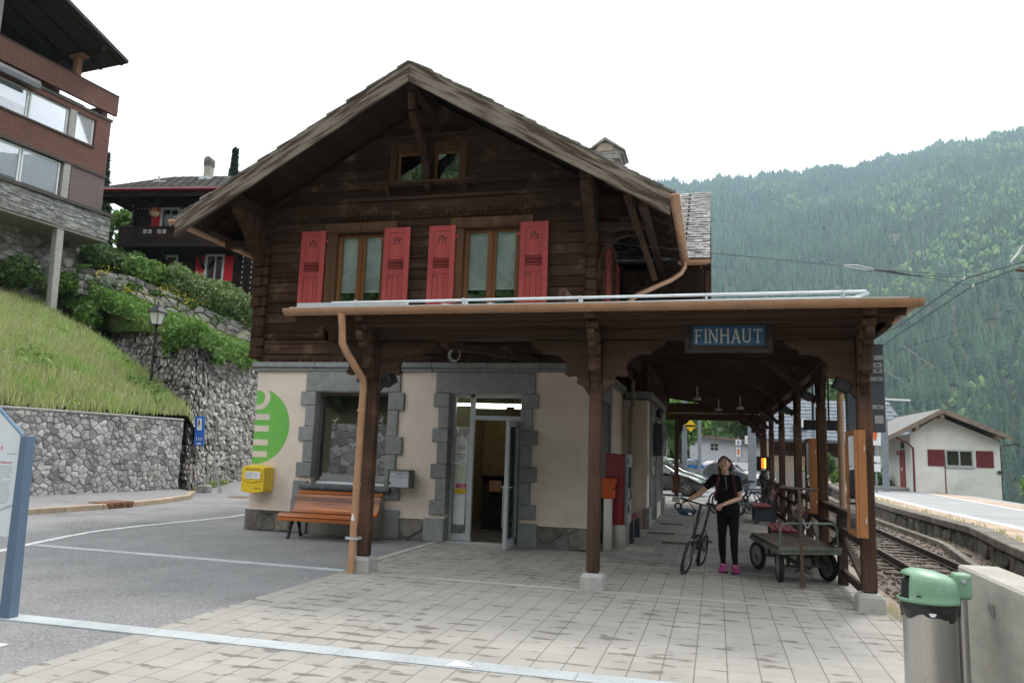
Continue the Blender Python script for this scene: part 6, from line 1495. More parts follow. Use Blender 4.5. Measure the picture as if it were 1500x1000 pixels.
# hood: oval dome with a mouth cut in its left side
b=B(); vs=[];fs=[]; n=56; prof_=[(.170,.745),(.174,.758),(.167,.768),(.166,.80),(.164,.835),(.159,.868),(.152,.890),(.136,.905),(.10,.922),(.05,.93),(.002,.932)]
for j,(r_,z) in enumerate(prof_):
    for k in range(n):
        t=2*math.pi*k/n; zt=z+(.028*(r_*math.cos(t)/.17)*(-1)*max(0,(z-.80)/.14) if z>.8 else 0); vs.append((bx+r_*math.cos(t)*1.03,by+r_*math.sin(t),zt))
for j in range(len(prof_)-1):
    for k in range(n):
        t=math.degrees(2*math.pi*(k+.5)/n); 
        if 136<t<218 and 2<=j<=5: continue
        fs.append((j*n+k,j*n+(k+1)%n,(j+1)*n+(k+1)%n,(j+1)*n+k))
b.add(vs,fs); mHood=M('sage green plastic',(.165,.30,.195),(.15,.275,.18),rough=.42,scale=3,spec=.5,third=(.20,.33,.225),tsc=6)
hood=b.build('hood',mHood,bi,smooth=True,angle=60); m_=hood.modifiers.new('solid','SOLIDIFY'); m_.thickness=.008; m_.offset=-1
b=B(); b.lathe([(.0,.752),(.155,.752),(.15,.86),(.09,.895),(0,.9)],(bx,by,0),40); b.build('hood_inside',mBlack,hood)
b=B(); b.box(bx+.135,by-.055,.775,bx+.235,by+.055,.925); b.build('hinge_block',mHood,bi,bev=.02,seg=3)
b=B(); b.cyl((bx+.185,by-.062,.885),(bx+.185,by-.05,.885),.014,.012,12); b.cyl((bx+.185,by-.066,.885),(bx+.185,by-.06,.885),.007,.007,6); b.build('bolt',mZinc,bi)
b=B(); b.tube([(bx+.185,by,-.02),(bx+.185,by,.78)],.031,18); b.box(bx+.14,by-.01,.2,bx+.16,by+.01,.775); b.build('pole',mSteel,bi,smooth=True)
b=B(); b.prism(arc(0,0,.02,math.pi,2*math.pi,8),(bx-.02,by-.168,.70),(1,0,0),(0,0,1),(0,.006,0)); b.build('sticker',mWhite,bi)
b=B(); b.box(bx-.10,by-.150,.788,bx-.06,by-.146,.796); b.build('stamp',mDarkMet,hood)
bi.location.z+=.085; bi.scale=(.95,.95,.97)
# ---------------------------------------------------------------- luggage cart
ct=thing('luggage_cart','old green platform luggage cart with rusty upright drawbar and four rubber wheels','cart',(1.15,12.0,0))
mCartG=M('chipped green cart paint',(.135,.16,.13),(.095,.115,.092),rough=.6,scale=6,third=(.14,.075,.045),tsc=7,tlo=.58,thi=.68)
mDeck=wood('cart deck boards',(.115,.095,.08),(.07,.058,.05),'y',isl=.2)
def CT(u,v): # cart frame: u across (0..1) front edge, v depth
    a=Vector((.80,10.83)); bq=Vector((1.58,11.22)); c=Vector((.52,12.75)); p=a+(bq-a)*u+(c-a)*v; return (p.x,p.y)
b=B()
for k in range(6):
    u0,u1=k/6+.005,(k+1)/6-.005; q=[(*CT(u0,.02),.455),(*CT(u1,.02),.455),(*CT(u1,1),.455),(*CT(u0,1),.455)]; b.hexa(q,[(p[0],p[1],.485) for p in q])
b.build('deck',mDeck,ct,bev=.004)
b=B()
for p,q in ((CT(0,0),CT(1,0)),(CT(0,1),CT(1,1)),(CT(0,0),CT(0,1)),(CT(1,0),CT(1,1)),(CT(.35,0),CT(.35,1)),(CT(.65,0),CT(.65,1))): b.bar((*p,.425),(*q,.425),.045,.055)
b.bar((*CT(-.02,-.015),.47),(*CT(1.02,-.015),.47),.02,.05)
for v in (.2,.8): b.bar((*CT(0.02,v),.2),(*CT(.98,v),.2),.03,.03); b.bar((*CT(.25,v),.2),(*CT(.25,v),.42),.05,.05); b.bar((*CT(.75,v),.2),(*CT(.75,v),.42),.05,.05)
b.bar((*CT(.5,-.02),.16),(*CT(.5,.85),.22),.06,.05); b.bar((*CT(.42,.16),.28),(*CT(.58,.16),.28),.14,.10); b.bar((*CT(.3,.12),.15),(*CT(.62,.3),.15),.03,.03)
b.build('frame',mCartG,ct,bev=.005)
b=B(); e=.02; h0,h1=CT(e,.02),CT(1-e,.02); zt=.79
P=[(*h0,.48),(*h0,zt-.08),(h0[0]+.03,h0[1]+.015,zt-.02),(h0[0]+.09,h0[1]+.04,zt),(h1[0]-.09,h1[1]-.04,zt),(h1[0]-.03,h1[1]-.015,zt-.02),(*h1,zt-.08),(*h1,.48)]
b.tube(P,.015,8); m_=CT(.65,.02); b.tube([(*m_,.48),(*m_,zt)],.012,6); b.build('hoop',mCartG,ct,smooth=True)
b=B(); p=CT(.30,-.10); b.tube([(p[0],p[1],.06),(p[0]-.01,p[1],.75),(p[0]-.02,p[1]+.02,1.25)],[.024,.02,.02],8); b.bar((p[0],p[1],.02),(p[0],p[1],.16),.07,.05); b.bar((p[0],p[1],.12),(*CT(.42,.14),.18),.04,.03)
b.tube([(p[0]-.26,p[1]+.02,1.26),(p[0]+.22,p[1]+.02,1.24)],.016,8); b.build('drawbar',M('rusty drawbar',(.085,.07,.058),(.11,.055,.032),rough=.7,scale=6),ct,smooth=True)
b=B()
for k in range(14): t=k/13; b.torus((p[0]+.02+.09*t,p[1]-.01,.86-.12*math.sin(t*2.6)+.04*t),.011,.0035,(1,.4*(k%2),.2),8,4)
b.build('chain',mZinc,ct)
for (u,v) in ((.10,.2),(.93,.2),(.03,.8),(.97,.8)):
    c=CT(u,v); ax=(Vector(CT(1,0))-Vector(CT(0,0))).normalized() if v<.5 else (Vector(CT(1,1))-Vector(CT(0,1))).normalized(); ax=Vector((ax.x,ax.y,0)); ax=Vector((ax.x,ax.y-.35 if v<.5 and u<.5 else ax.y,0)).normalized()
    b=B(); b.torus((*c,.2),.172,.034,ax,30,8); wh=b.build('wheel',mRubber,ct,smooth=True)
    b=B(); cc_=Vector((*c,.2)); b.lathe([(.0,-.02),(.06,-.03),(.09,-.012),(.145,-.02),(.152,.0),(.145,.02),(.09,.012),(.06,.03),(0,.02)],cc_,24,ax); b.lathe([(.03,-.06),(.035,-.03),(.035,.03),(.03,.06)],cc_,10,ax); b.build('rim',M('dull wheel rim',(.30,.30,.29),(.22,.22,.21),rough=.4,metal=.6),wh,smooth=True)
# ---------------------------------------------------------------- larch display cases on the posts
def case(y,label,dx=0):
    t=thing('display_case',label,'display case',(1.47+dx,y,.8)); x0,x1=1.40+dx,1.515+dx
    if dx: pass
    y0,y1=y,y+.62; z0,z1=.81,1.96
    b=B(); b.box(x0+.03,y0,z0,x1,y0+.05,z1); b.box(x0+.03,y1-.05,z0,x1,y1,z1); b.box(x0+.03,y0+.05,z1-.05,x1,y1-.05,z1); b.box(x0+.03,y0+.05,z0,x1,y1-.05,z0+.05); b.box(x1-.02,y0+.05,z0+.05,x1-.001,y1-.05,z1-.05); bd=b.build('cabinet',mOrangeW,t,bev=.004)
    b=B(); b.box(x0,y0,z0,x0+.028,y0+.06,z1); b.box(x0,y1-.06,z0,x0+.028,y1,z1); b.box(x0,y0+.06,z1-.06,x0+.028,y1-.06,z1); b.box(x0,y0+.06,z0,x0+.028,y1-.06,z0+.06); dr=b.build('door_frame',mOrangeW,t,bev=.004)
    b=B(); b.box(x0+.012,y0+.06,z0+.06,x0+.016,y1-.06,z1-.06); b.build('pane',mGlass,dr)
    b=B()
    for k in range(3): b.box(x1-.028,y0+.08,z0+.10+.34*k,x1-.024,y1-.08,z0+.40+.34*k)
    b.build('notices',M('posted notices',(.55,.56,.55),(.32,.36,.38),scale=6,lo=.48,hi=.56),bd)
    b=B()
    for z in (z0+.18,z1-.2): b.cyl((x1-.02,y0-.006,z-.03),(x1-.02,y0-.006,z+.03),.006,.006,6)
    b.build('hinge',mZinc,dr); return t
case(9.12,'orange larch display case on the nearest platform post',.06)
case(12.86,'orange larch display case on the second platform post')
# grey cabinet with white labels behind the first post
gp=thing('monitor_back','tall grey metal panel with white labels hanging behind the nearest platform post','panel',(1.78,10.2,2.0))
b=B(); b.box(1.555,10.15,1.98,1.985,10.3,3.05); b.build('housing',mGreyMet,gp,bev=.01)
b=B()
for z,wd,x0 in ((2.88,.10,1.87),(2.79,.11,1.85),(2.72,.10,1.86)): b.box(x0,10.141,z-.028,x0+wd,10.148,z+.028)
for z in (2.62,2.28): b.box(1.82,10.141,z-.022,1.96,10.148,z+.022)
b.box(1.86,10.141,2.08,1.955,10.148,2.18); lbp=b.build('label',M('worn label',(.40,.41,.41),(.34,.35,.35)),gp)
b=B()
for z in (2.62,2.28): b.ell((1.84,10.139,z),(.008,.003,.008),8,6); b.box(1.885,10.138,z-.006,1.925,10.1405,z+.006)
b.box(1.89,10.138,2.715,1.93,10.1405,2.735); b.box(1.885,10.138,2.785,1.935,10.1405,2.797); b.build('label_mark',mDarkMet,lbp)
db=B(); db.box(1.45,13.95,2.13,1.98,14.05,2.30); db.cyl((1.6,14,2.3),(1.6,14,3.12),.015); db.cyl((1.85,14,2.3),(1.85,14,3.1),.015); tag(db.build('hanging_sign',mBlack,bev=.006),'long black hanging sign under the canopy beside the tan downpipe','sign')
# call signal with a lit bar at the far end
sg2=thing('signal_box','black signal box with glowing orange and yellow bar at the far end of the railing','signal',(1.5,26.9,0))
b=B(); b.box(1.30,26.85,1.25,1.74,27.0,1.72); b.cyl((1.52,26.9,0),(1.52,26.9,1.25),.05); b.ell((1.52,26.9,1.0),(.17,.12,.2)); b.build('housing',mIron,sg2,bev=.01)
b=B(); b.box(1.53,26.838,1.34,1.59,26.848,1.66); b.build('yellow_bar',M('lit yellow',(1,.65,.05),(1,.65,.05),emit=1.3),sg2); b=B(); b.box(1.45,26.838,1.34,1.52,26.848,1.66); b.build('orange_bar',M('lit orange',(.9,.16,.02),(.9,.16,.02),emit=.9),sg2)
b=B(); b.box(1.45,26.838,1.275,1.59,26.848,1.31); b.build('label',mWhite,sg2)
# ---------------------------------------------------------------- red slat benches
def rbench(loc,rz,label):
    t=thing('slat_bench',label,'bench',(0,0,0),0,'red slat benches on the platform'); L_=1.65
    for k in range(4):
        b=B(); y=.02+.105*k; b.box(-L_/2,y,.415+.012*k*0,L_/2,y+.085,.45); b.build('slat',M_RB,t,bev=.008)
    for k in range(2):
        b=B(); z=.58+.13*k; yy=.47+.045*k; b.hexa([(-L_/2,yy,z),(L_/2,yy,z),(L_/2,yy+.035,z),(-L_/2,yy+.035,z)],[(-L_/2,yy+.03,z+.105),(L_/2,yy+.03,z+.105),(L_/2,yy+.065,z+.105),(-L_/2,yy+.065,z+.105)]); b.build('back_slat',M_RB,t,bev=.008)
    for s in (-1,1):
        b=B(); x=s*L_*.36; b.prism([(.02,0),(.14,.0),(.14,.06),(.40,.06),(.42,0),(.56,0),(.54,.42),(.63,.84),(.57,.85),(.46,.44),(.44,.41),(.03,.41)],(x-.05,0,0),(0,1,0),(0,0,1),(.10,0,0)); b.build('support',mGreyMet,t,bev=.01)
    t.location=loc; t.rotation_euler=(0,0,rz); return t
M_RB=M('crimson bench slats',(.26,.012,.045),(.21,.01,.035),rough=.35,spec=.5)
rb=rbench((.90,14.75,0),R(-90),'red slat bench against the railing just behind the luggage cart')
c=dup(rb,(.92,21.6,0),R(-90),'red slat bench farther along the railing beside the parked bicycles')
c=dup(rb,(-1.44,15.3,0),R(90),'red slat bench against the station wall behind the ticket machine')
# ---------------------------------------------------------------- ticket machine and validator
tm=thing('ticket_machine','tall red and grey ticket machine standing by the station wall','ticket machine',(-1.66,13.9,0))
b=B(); b.box(-1.85,13.55,.42,-1.525,14.25,1.62); b.build('cabinet',mTRed,tm,bev=.012)
b=B(); b.box(-1.523,13.55,.42,-1.47,14.25,1.62); fp_=b.build('front',M('machine grey',(.26,.27,.28),(.22,.23,.24),rough=.4),tm,bev=.01)
b=B(); b.box(-1.83,13.57,0,-1.50,14.22,.418); b.build('plinth',mSteel,tm)
b=B(); b.box(-1.468,13.68,1.05,-1.46,14.1,1.4); b.box(-1.468,13.62,.62,-1.455,13.72,.75); b.box(-1.468,13.6,1.46,-1.46,13.66,1.54); b.build('screen',mBlack,fp_)
b=B(); b.tube([(-1.46,13.66,1.15),(-1.42,13.64,.98),(-1.42,13.66,.88),(-1.46,13.72,.85)],.012,6); b.build('cable',mIron,tm)
b=B(); b.box(-1.80,13.75,1.622,-1.74,13.85,1.63); b.box(-1.80,14.0,1.622,-1.74,14.1,1.63); b.build('top_lug',mIron,tm)
b=B(); b.box(-1.88,13.5,-.004,-1.05,14.3,.012); tag(b.build('foundation_slab',mEdge),'pale concrete slab under the ticket machine','slab',kind='structure')
vd=thing('ticket_validator','orange ticket validator on a steel pillar in front of the ticket machine','ticket validator',(-1.75,13.3,0))
b=B(); b.box(-1.835,13.25,0,-1.69,13.37,.87); b.build('pillar',mSteel,vd,bev=.006)
b=B(); b.prism([(-1.86,.87),(-1.68,.87),(-1.66,.90),(-1.66,1.13),(-1.635,1.14),(-1.635,1.215),(-1.86,1.215)],(0,13.18,0),(1,0,0),(0,0,1),(0,.24,0)); b.build('housing',mOrange,vd,bev=.012)
b=B(); b.box(-1.668,13.17,1.02,-1.652,13.24,1.06); b.build('slot',mBlack,vd)
# things on the platform side wall
pbx=thing('notice_board','dark grey notice case fixed high on the station platform wall','notice board',(-1.4,20.6,2.0)); b=B(); b.box(-1.48,19.6,1.62,-1.28,21.4,2.42); b.build('case',mGreyMet,pbx,bev=.01)
b=B(); b.box(-1.278,19.7,1.7,-1.27,21.3,2.34); b.build('notices',M('pinned notices',(.3,.3,.3),(.03,.03,.03),scale=5,lo=.47,hi=.53),pbx)
ib=thing('intercom_box','small steel intercom box on the platform wall pilaster','intercom',(-1.42,18.05,1.4)); b=B(); b.box(-1.428,17.9,1.2,-1.37,18.25,1.58); b.build('housing',mSteel,ib,bev=.006); b=B(); b.box(-1.368,17.95,1.38,-1.364,18.2,1.54); b.build('speaker_grille',mDarkMet,ib)
clk=thing('wall_bell','grey bell dome on the platform wall above the notice case','bell',(-1.4,20.2,2.7)); b=B(); b.ell((-1.36,20.0,2.68),(.07,.13,.15)); b.build('dome',mGreyMet,clk,smooth=True); b=B(); b.box(-1.46,19.95,2.6,-1.38,20.05,2.76); b.build('bracket',mIron,clk)
for q,lab in (((-1.1,17.0),'rusty iron grating in the paving by the pilaster'),((-1.0,19.4),'narrow dark grating in the paving near the second door'),((-.7,15.2),'rectangular iron cover in the paving beside the red wall bench')):
    b=B(); b.box(q[0]-.3,q[1]-.16,-.01,q[0]+.25,q[1]+.16,.004)
    for k in range(8): b.box(q[0]-.28+.066*k,q[1]-.14,.004,q[0]-.25+.066*k,q[1]+.14,.007)
    tag(b.build('floor_grating',M('rusty grating',(.05,.04,.036),(.09,.06,.045),rough=.8)),lab,'grating')
# ---------------------------------------------------------------- white shed beyond the opposite platform
sh=thing('white_shed','white rendered shed with maroon shutters and door behind the opposite platform','shed',(10.6,48,0),R(2.0))
sb_=lambda b,nm,mt,**k: b.build(nm,mt,sh,local=True,**k)
b=B(); Wd=4.5; Dp=8; zb=-.8
b.prism([(0,zb),(Wd,zb),(Wd,3.05),(Wd/2-.75,4.35),(0,3.35)],(0,0,0),(1,0,0),(0,0,1),(0,.25,0)); b.box(0,.252,zb,.25,Dp,3.3); b.box(Wd-.25,.252,zb,Wd,Dp,3.0); b.box(.252,Dp-.25,zb,Wd-.252,Dp,3.0); sb_(b,'wall',mWhitePl)
def rz_(x): return 4.62-.50*abs(x-(Wd/2-.75))*(1.12 if x<Wd/2-.75 else .84)
b=B(); rx_=Wd/2-.75
for s,xe in ((-1,-1.75),(1,Wd+.4)):
    q=[(rx_,-.75,rz_(rx_)),(xe,-.75,rz_(xe)),(xe,Dp+.4,rz_(xe)),(rx_,Dp+.4,rz_(rx_))]; k=[(p[0],p[1],p[2]+.12) for p in q]
    if s<0: b.hexa(q,k)
    else: b.hexa(q[::-1],k[::-1])
sb_(b,'roof',M('grey shed roof',(.20,.195,.19),(.13,.127,.123),scale=2,isl=.1,st=(1,6,1)))
b=B()
for s,xe in ((-1,-1.75),(1,Wd+.4)): b.prism([(rx_+s*.002,rz_(rx_)-.14),(xe,rz_(xe)-.14),(xe,rz_(xe)+.13),(rx_+s*.002,rz_(rx_)+.13)],(0,-.80,0),(1,0,0),(0,0,1),(0,.045,0))
for x in (rx_-.1,.1,Wd-.3): b.box(x,-.72,rz_(x)-.34,x+.2,.0,rz_(x)-.14)
b.box(-1.7,-.7,rz_(-1.7)-.12,-1.66,Dp,rz_(-1.7)); sb_(b,'verge_board',M('weathered fascia',(.24,.19,.15),(.16,.125,.10)))
b=B(); b.box(1.72,-.06,1.52,3.20,.02,1.60); b.box(1.76,-.035,1.60,1.84,-.003,2.52); b.box(3.08,-.035,1.60,3.16,-.003,2.52); b.box(1.84,-.035,2.44,3.08,-.003,2.52); b.box(1.84,-.035,1.60,3.08,-.003,1.67); b.box(2.42,-.035,1.67,2.5,-.003,2.44); wn_=sb_(b,'window',mAlu)
b=B(); b.box(1.84,-.022,1.67,3.08,-.012,2.44); link(b.mesh('pane'),'pane',glassmat('shed glass',(.1,.12,.12),.15),wn_,True)
for x0 in (.86,3.30):
    b=B(); b.box(x0,-.05,1.60,x0+.86,-.005,2.50)
    for k in range(9): b.box(x0+.06,-.06,1.66+.088*k,x0+.80,-.052,1.72+.088*k)
    sb_(b,'shutter',mMaroon)
b=B(); b.box(-.06,1.2,.15,-.005,2.2,2.45); dr_=sb_(b,'door',M('maroon door',(.26,.055,.055),(.22,.045,.045)))
b=B(); b.box(-.075,1.62,1.25,-.061,1.78,1.45); link(b.mesh('notice'),'notice',mWhite,dr_,True)
b=B(); b.box(-.05,1.3,2.55,-.005,1.9,2.9); sb_(b,'vent',mDarkMet); b=B(); b.box(-.05,2.6,2.15,-.005,2.8,2.4); sb_(b,'red_box',mMaroon)
b=B(); b.tube([(-.9,-.62,3.1),(-.25,-.15,2.85),(.12,-.05,2.55),(.12,-.05,-.4)],.05,8); sb_(b,'downpipe',mMaroon,smooth=True)
b=B(); b.tube([(Wd+.7,-.6,2.95),(Wd+.05,.1,2.75),(Wd+.05,.1,-.7)],.045,8); sb_(b,'rear_downpipe',M('brown downpipe',(.10,.07,.06)),smooth=True)
b=B(); b.box(4.33,-.09,1.28,4.48,-.01,1.45); sb_(b,'wall_lamp',mDarkMet)
b=B(); b.box(-2.6,.8,-.5,-.3,6,.18); b.box(-3.0,.6,.181,-.002,6,.32); sb_(b,'loading_dock',mConc)
b=B(); b.cyl((.0,0,-.3),(0,0,2.0),.035); o=b.build('marker_pole',M('rusty pole',(.14,.06,.05))); o.location=(11.9,46.4,.1); tag(o,'thin rusty pole standing in front of the white shed','pole')
an=thing('aerial_mast','grey mast with a white aerial in front of the left end of the white shed','aerial',(8.9,46,0)); b=B(); b.box(8.75,45.9,0,9.05,46.2,4.0); b.cyl((8.9,46,4.0),(8.9,46,5.3),.03); b.build('mast',mMast,an); b=B(); b.bar((8.7,45.9,5.12),(10.3,46.3,5.10),.08,.09); b.bar((8.1,46,4.75),(8.9,46,4.85),.05,.05); b.build('aerial',mWhite,an)
# old speed plate on a post left of the shed
ps=thing('track_sign','white track sign with an orange wedge on a grey post left of the shed','sign',(8.2,44,0)); b=B(); b.cyl((8.05,44,0),(8.05,44,3.6),.05); b.build('post',mMast,ps); b=B(); b.box(7.75,43.9,2.55,8.3,43.94,3.45); bd=b.build('plate',mWhite,ps); b=B(); b.prism([(-.15,.2),(.15,.2),(.05,-.25),(-.05,-.25)],(8.02,43.885,3.05),(1,0,0),(0,0,1),(0,.01,0)); b.build('wedge',M('orange wedge',(.65,.16,.05)),bd); b=B(); b.box(7.95,43.9,1.2,8.25,43.94,1.6); b.box(7.95,43.9,1.7,8.25,43.94,2.0); b.build('lower_plate',mWhite,ps)
# house with blue grey roof
bh=thing('grey_roof_house','stone and timber house with a blue grey slate roof and red shutters','house',(4.5,66,-1),R(4))
hb_=lambda b,nm,mt,**k: b.build(nm,mt,bh,local=True,**k)
b=B(); b.box(0,0,-2,9.5,8,4.3); hb_(b,'wall',M('tan stone wall',(.34,.26,.18),(.25,.2,.145),scale=2,isl=.1,bump=.4)); b=B(); b.box(-.02,-.03,3.0,9.52,-.005,4.6); hb_(b,'timber_band',mLog)
b=B(); b.hexa([(-1.2,-1.3,4.1),(10.6,-1.3,4.1),(9.8,4,7.6),(-.6,4,7.6)],[(-1.2,-1.3,4.25),(10.6,-1.3,4.25),(9.8,4,7.75),(-.6,4,7.75)]); b.hexa([(-.6,4,7.6),(9.8,4,7.6),(10.6,9.3,4.1),(-1.2,9.3,4.1)],[(-.6,4,7.75),(9.8,4,7.75),(10.6,9.3,4.25),(-1.2,9.3,4.25)]); hb_(b,'roof',M('roof underlay',(.12,.14,.16)))
b=B()
for r_ in range(11):
    for k in range(20):
        t0,t1=r_/11,(r_+1)/11; x0=-1.2+.6*t0+k*.585+(.29 if r_%2 else 0); 
        if x0+.57>10.65-.8*t0: continue
        b.hexa([(x0,-1.33+5.3*t0,4.26+3.5*t0),(x0+.57,-1.33+5.3*t0,4.26+3.5*t0),(x0+.57,-1.3+5.3*t1,4.26+3.5*t1),(x0,-1.3+5.3*t1,4.26+3.5*t1)],[(x0,-1.33+5.3*t0,4.32+3.5*t0),(x0+.57,-1.33+5.3*t0,4.32+3.5*t0),(x0+.57,-1.3+5.3*t1,4.28+3.5*t1),(x0,-1.3+5.3*t1,4.28+3.5*t1)])
hb_(b,'roof_slates',M('blue grey slate',(.14,.165,.195),(.11,.13,.155),rough=.8,isl=.15))
b=B(); b.box(6.3,-.05,2.2,7.6,.02,3.6) ; wn_=hb_(b,'window',M('brown window',(.12,.07,.04))); b=B(); b.box(6.4,-.07,2.3,6.9,-.055,3.5); b.box(7.0,-.07,2.3,7.5,-.055,3.5); link(b.mesh('pane'),'pane',mGlassD,wn_,True)
for x in (5.35,7.7): b=B(); b.box(x,-.09,2.1,x+.85,-.03,3.65); hb_(b,'shutter',M('crimson shutter',(.38,.02,.05)))
b=B(); b.box(1.6,-.4,5.3,2.7,.6,5.9); hb_(b,'roof_window',mWhite)
fn=thing('wooden_fence','weathered two rail wooden fence right of the white shed','fence',(16,44,-.5))
for k in range(7):
    b=B(); x=15.2+k*1.3; b.box(x,43.9-.5*k,-1.6,x+.14,44.05-.5*k,-.1-.02*k); b.build('fence_post',mRail,fn)
for z in (-.28,-.75): b=B(); b.bar((14.6,43.85+.3,z+.05),(23.5,43.85-3.2,z-.15),.05,.14); b.build('rail',mRail,fn)
# ---------------------------------------------------------------- bicycles
mBkF=M('black bicycle paint',(.014,.014,.016),(.02,.02,.022),rough=.3,spec=.5); mTeal=M('teal bicycle paint',(.03,.24,.30),(.028,.21,.27),rough=.3,spec=.5); mSpoke=M('spoke steel',(.25,.25,.26),metal=.9,rough=.35)
def bike(label,r,wb,fm,fold,group=None):
    t=thing('bicycle',label,'bicycle',(0,0,0),0,group); xf,xr=wb*.56,-wb*.44
    for x in (xf,xr):
        b=B(); b.torus((x,0,r-.022),r-.022,.021,(0,1,0),40,8); wl=b.build('wheel',mRubber,t,smooth=True,local=True)
        b=B(); b.torus((x,0,r),r-.055,.010,(0,1,0),36,6); b.cyl((x,-.045,r),(x,.045,r),.022,.022,10)
        for k in range(20):
            a=2*math.pi*k/20; b.tube([(x+.018*math.cos(a+1),.03*(-1)**k,r+.018*math.sin(a+1)),(x+(r-.055)*math.cos(a),0,r+(r-.055)*math.sin(a))],.0018,4)
        o=link(b.mesh('rim'),'rim',mSpoke,wl,True)
        b=B(); b.torus((x,0,r),r+.018,.022,(0,1,0),24,5,R(20) if x>0 else R(30),R(170)); link(b.mesh('mudguard'),'mudguard',mBkF,wl,True)
    bb=(-.03,0,.29); hd=(xf-.13,0,r+.30) if fold else (xf-.20,0,.78); hdb=(xf-.09,0,r+.19) if fold else (xf-.15,0,.64)
    sc=(-.20,0,.60) if fold else (-.20,0,.76); sd=(-.27,0,.90) if fold else (-.25,0,.92)
    b=B()
    if fold: b.tube([hdb,(.15,0,.45),(-.12,0,.44)],[.042,.040,.036],10); b.tube([(.12,0,.445),bb],.018,8)
    else: b.tube([hd,sc],.019,8); b.tube([hdb,bb],.022,8)
    b.tube([bb,sc],.02,8); b.tube([hd,hdb],.024,10)
    for s in (-1,1): b.tube([(bb[0],s*.03,bb[2]),(xr,s*.055,r)],.011,6); b.tube([sc,(xr+.1,s*.04,(sc[2]+r)/2+.02),(xr,s*.055,r)],.009,6)
    b.build('frame',fm,t,smooth=True,local=True)
    b=B(); b.tube([sc,sd],.019,8); b.build('seatpost',mSpoke if not fold else mBkF,t,smooth=True,local=True)
    b=B(); vs=[(sd[0]-.13,.075),(sd[0]-.10,.085),(sd[0]-.02,.05),(sd[0]+.08,.022),(sd[0]+.14,.015)]
    P=vs+[(x,-y) for x,y in vs[::-1]]; b.prism(P,(0,0,sd[2]),(1,0,0),(0,1,0),(0,0,.05)); b.build('saddle',mBkF,t,bev=.012,local=True,seg=2)
    b=B()
    for s in (-1,1): b.tube([(hdb[0]+.005,s*.02,hdb[2]),(hdb[0]+.02,s*.055,hdb[2]-.03),(xf,s*.055,r)],.012,7)
    b.build('fork',mBkF,t,smooth=True,local=True)
    hb_=(hd[0]-.05,0,.97) if fold else (hd[0]-.02,0,1.0)
    b=B(); b.tube([hd,hb_],.022,8); b.tube([(hb_[0]-.02,-.30,hb_[2]+.01),(hb_[0],-.17,hb_[2]+.005),(hb_[0]+.01,0,hb_[2]),(hb_[0],.17,hb_[2]+.005),(hb_[0]-.02,.30,hb_[2]+.01)],.012,8); hbo=b.build('handlebar',mBkF,t,smooth=True,local=True)
    b=B()
    for s in (-1,1): b.tube([(hb_[0]-.02,s*.30,hb_[2]+.01),(hb_[0]-.008,s*.20,hb_[2]+.007)],.018,8); b.tube([(hb_[0]+.05,s*.27,hb_[2]-.02),(hb_[0]+.04,s*.17,hb_[2]-.005)],.006,5)
    link(b.mesh('grip'),'grip',mRubber,hbo,True)
    b=B()
    for s in (-1,1): b.tube([(hb_[0],s*.16,hb_[2]),(hb_[0]+.10,s*.08,hb_[2]-.05),(hd[0]+.04,s*.01,hd[2]+.05),(hdb[0]+.02,0,hdb[2]-.05)],.004,5)
    link(b.mesh('cable'),'cable',mBkF,hbo,True)
    b=B(); b.lathe([(0,-.004),(.085,-.004),(.085,.004),(0,.004)],(bb[0],-.045,bb[2]),22,(0,1,0)); b.torus((bb[0],-.045,bb[2]),.07,.006,(0,1,0),20,4); b.bar((bb[0],-.07,bb[2]),(bb[0]+.09,-.07,bb[2]-.14),.018,.022,(0,1,0)); b.bar((bb[0],.07,bb[2]),(bb[0]-.09,.07,bb[2]+.14),.018,.022,(0,1,0))
    b.tube([(bb[0],-.045,bb[2]+.085),(xr,-.045,r+.03)],.005,4); b.tube([(bb[0],-.045,bb[2]-.085),(xr,-.045,r-.03)],.005,4); cr=b.build('crank',mSpoke,t,local=True)
    b=B(); b.box(bb[0]+.05,-.165,bb[2]-.15,bb[0]+.13,-.08,bb[2]-.13); link(b.mesh('pedal'),'pedal',mBkF,cr,True)
    b=B(); b.box(bb[0]-.13,.08,bb[2]+.13,bb[0]-.05,.165,bb[2]+.15); link(b.mesh('pedal'),'pedal',mBkF,cr,True)
    if fold:
        b=B(); b.ell((hdb[0]+.07,0,hdb[2]+.03),(.025,.03,.025)); b.build('front_lamp',mSpoke,t,local=True,smooth=True)
        b=B(); b.box(-.09,-.05,.40,.10,.05,.50); b.tube([(-.35,-.05,.3),(-.42,-.07,.02)],.008,5); b.build('hinge',mBkF,t,local=True,bev=.01)
    return t,hb_
bk,hbar=bike('black folding bicycle with small wheels held upright by the woman',.245,.98,mBkF,True)
fc,rc=Vector((-.43,11.36,0)),Vector((-.235,12.31,0)); h_=(fc-rc).normalized(); th_=math.atan2(h_.y,h_.x)
bm=Matrix.Translation(rc+h_*(.98*.44))@Matrix.Rotation(th_,4,'Z')@Matrix.Rotation(R(-11.5),4,'X')
bk.location=bm.to_translation(); bk.rotation_euler=bm.to_euler()
GL=bm@Vector((hbar[0]-.015,.25,hbar[2]+.01)); GR=bm@Vector((hbar[0]-.015,-.25,hbar[2]+.01)); GLd=(bm.to_3x3()@Vector((-.05,1,0))).normalized()
b2,_=bike('teal parked bicycle leaning among the bicycles beside the railing',.335,1.05,mTeal,False,'bicycles parked by the railing'); b2.location=(.62,24.3,0); b2.rotation_euler=(R(6),0,R(-155))
b3,_=bike('black parked bicycle with dark saddle behind the teal bicycle',.335,1.05,mBkF,False,'bicycles parked by the railing'); b3.location=(.75,25.1,0); b3.rotation_euler=(R(-5),0,R(-165))
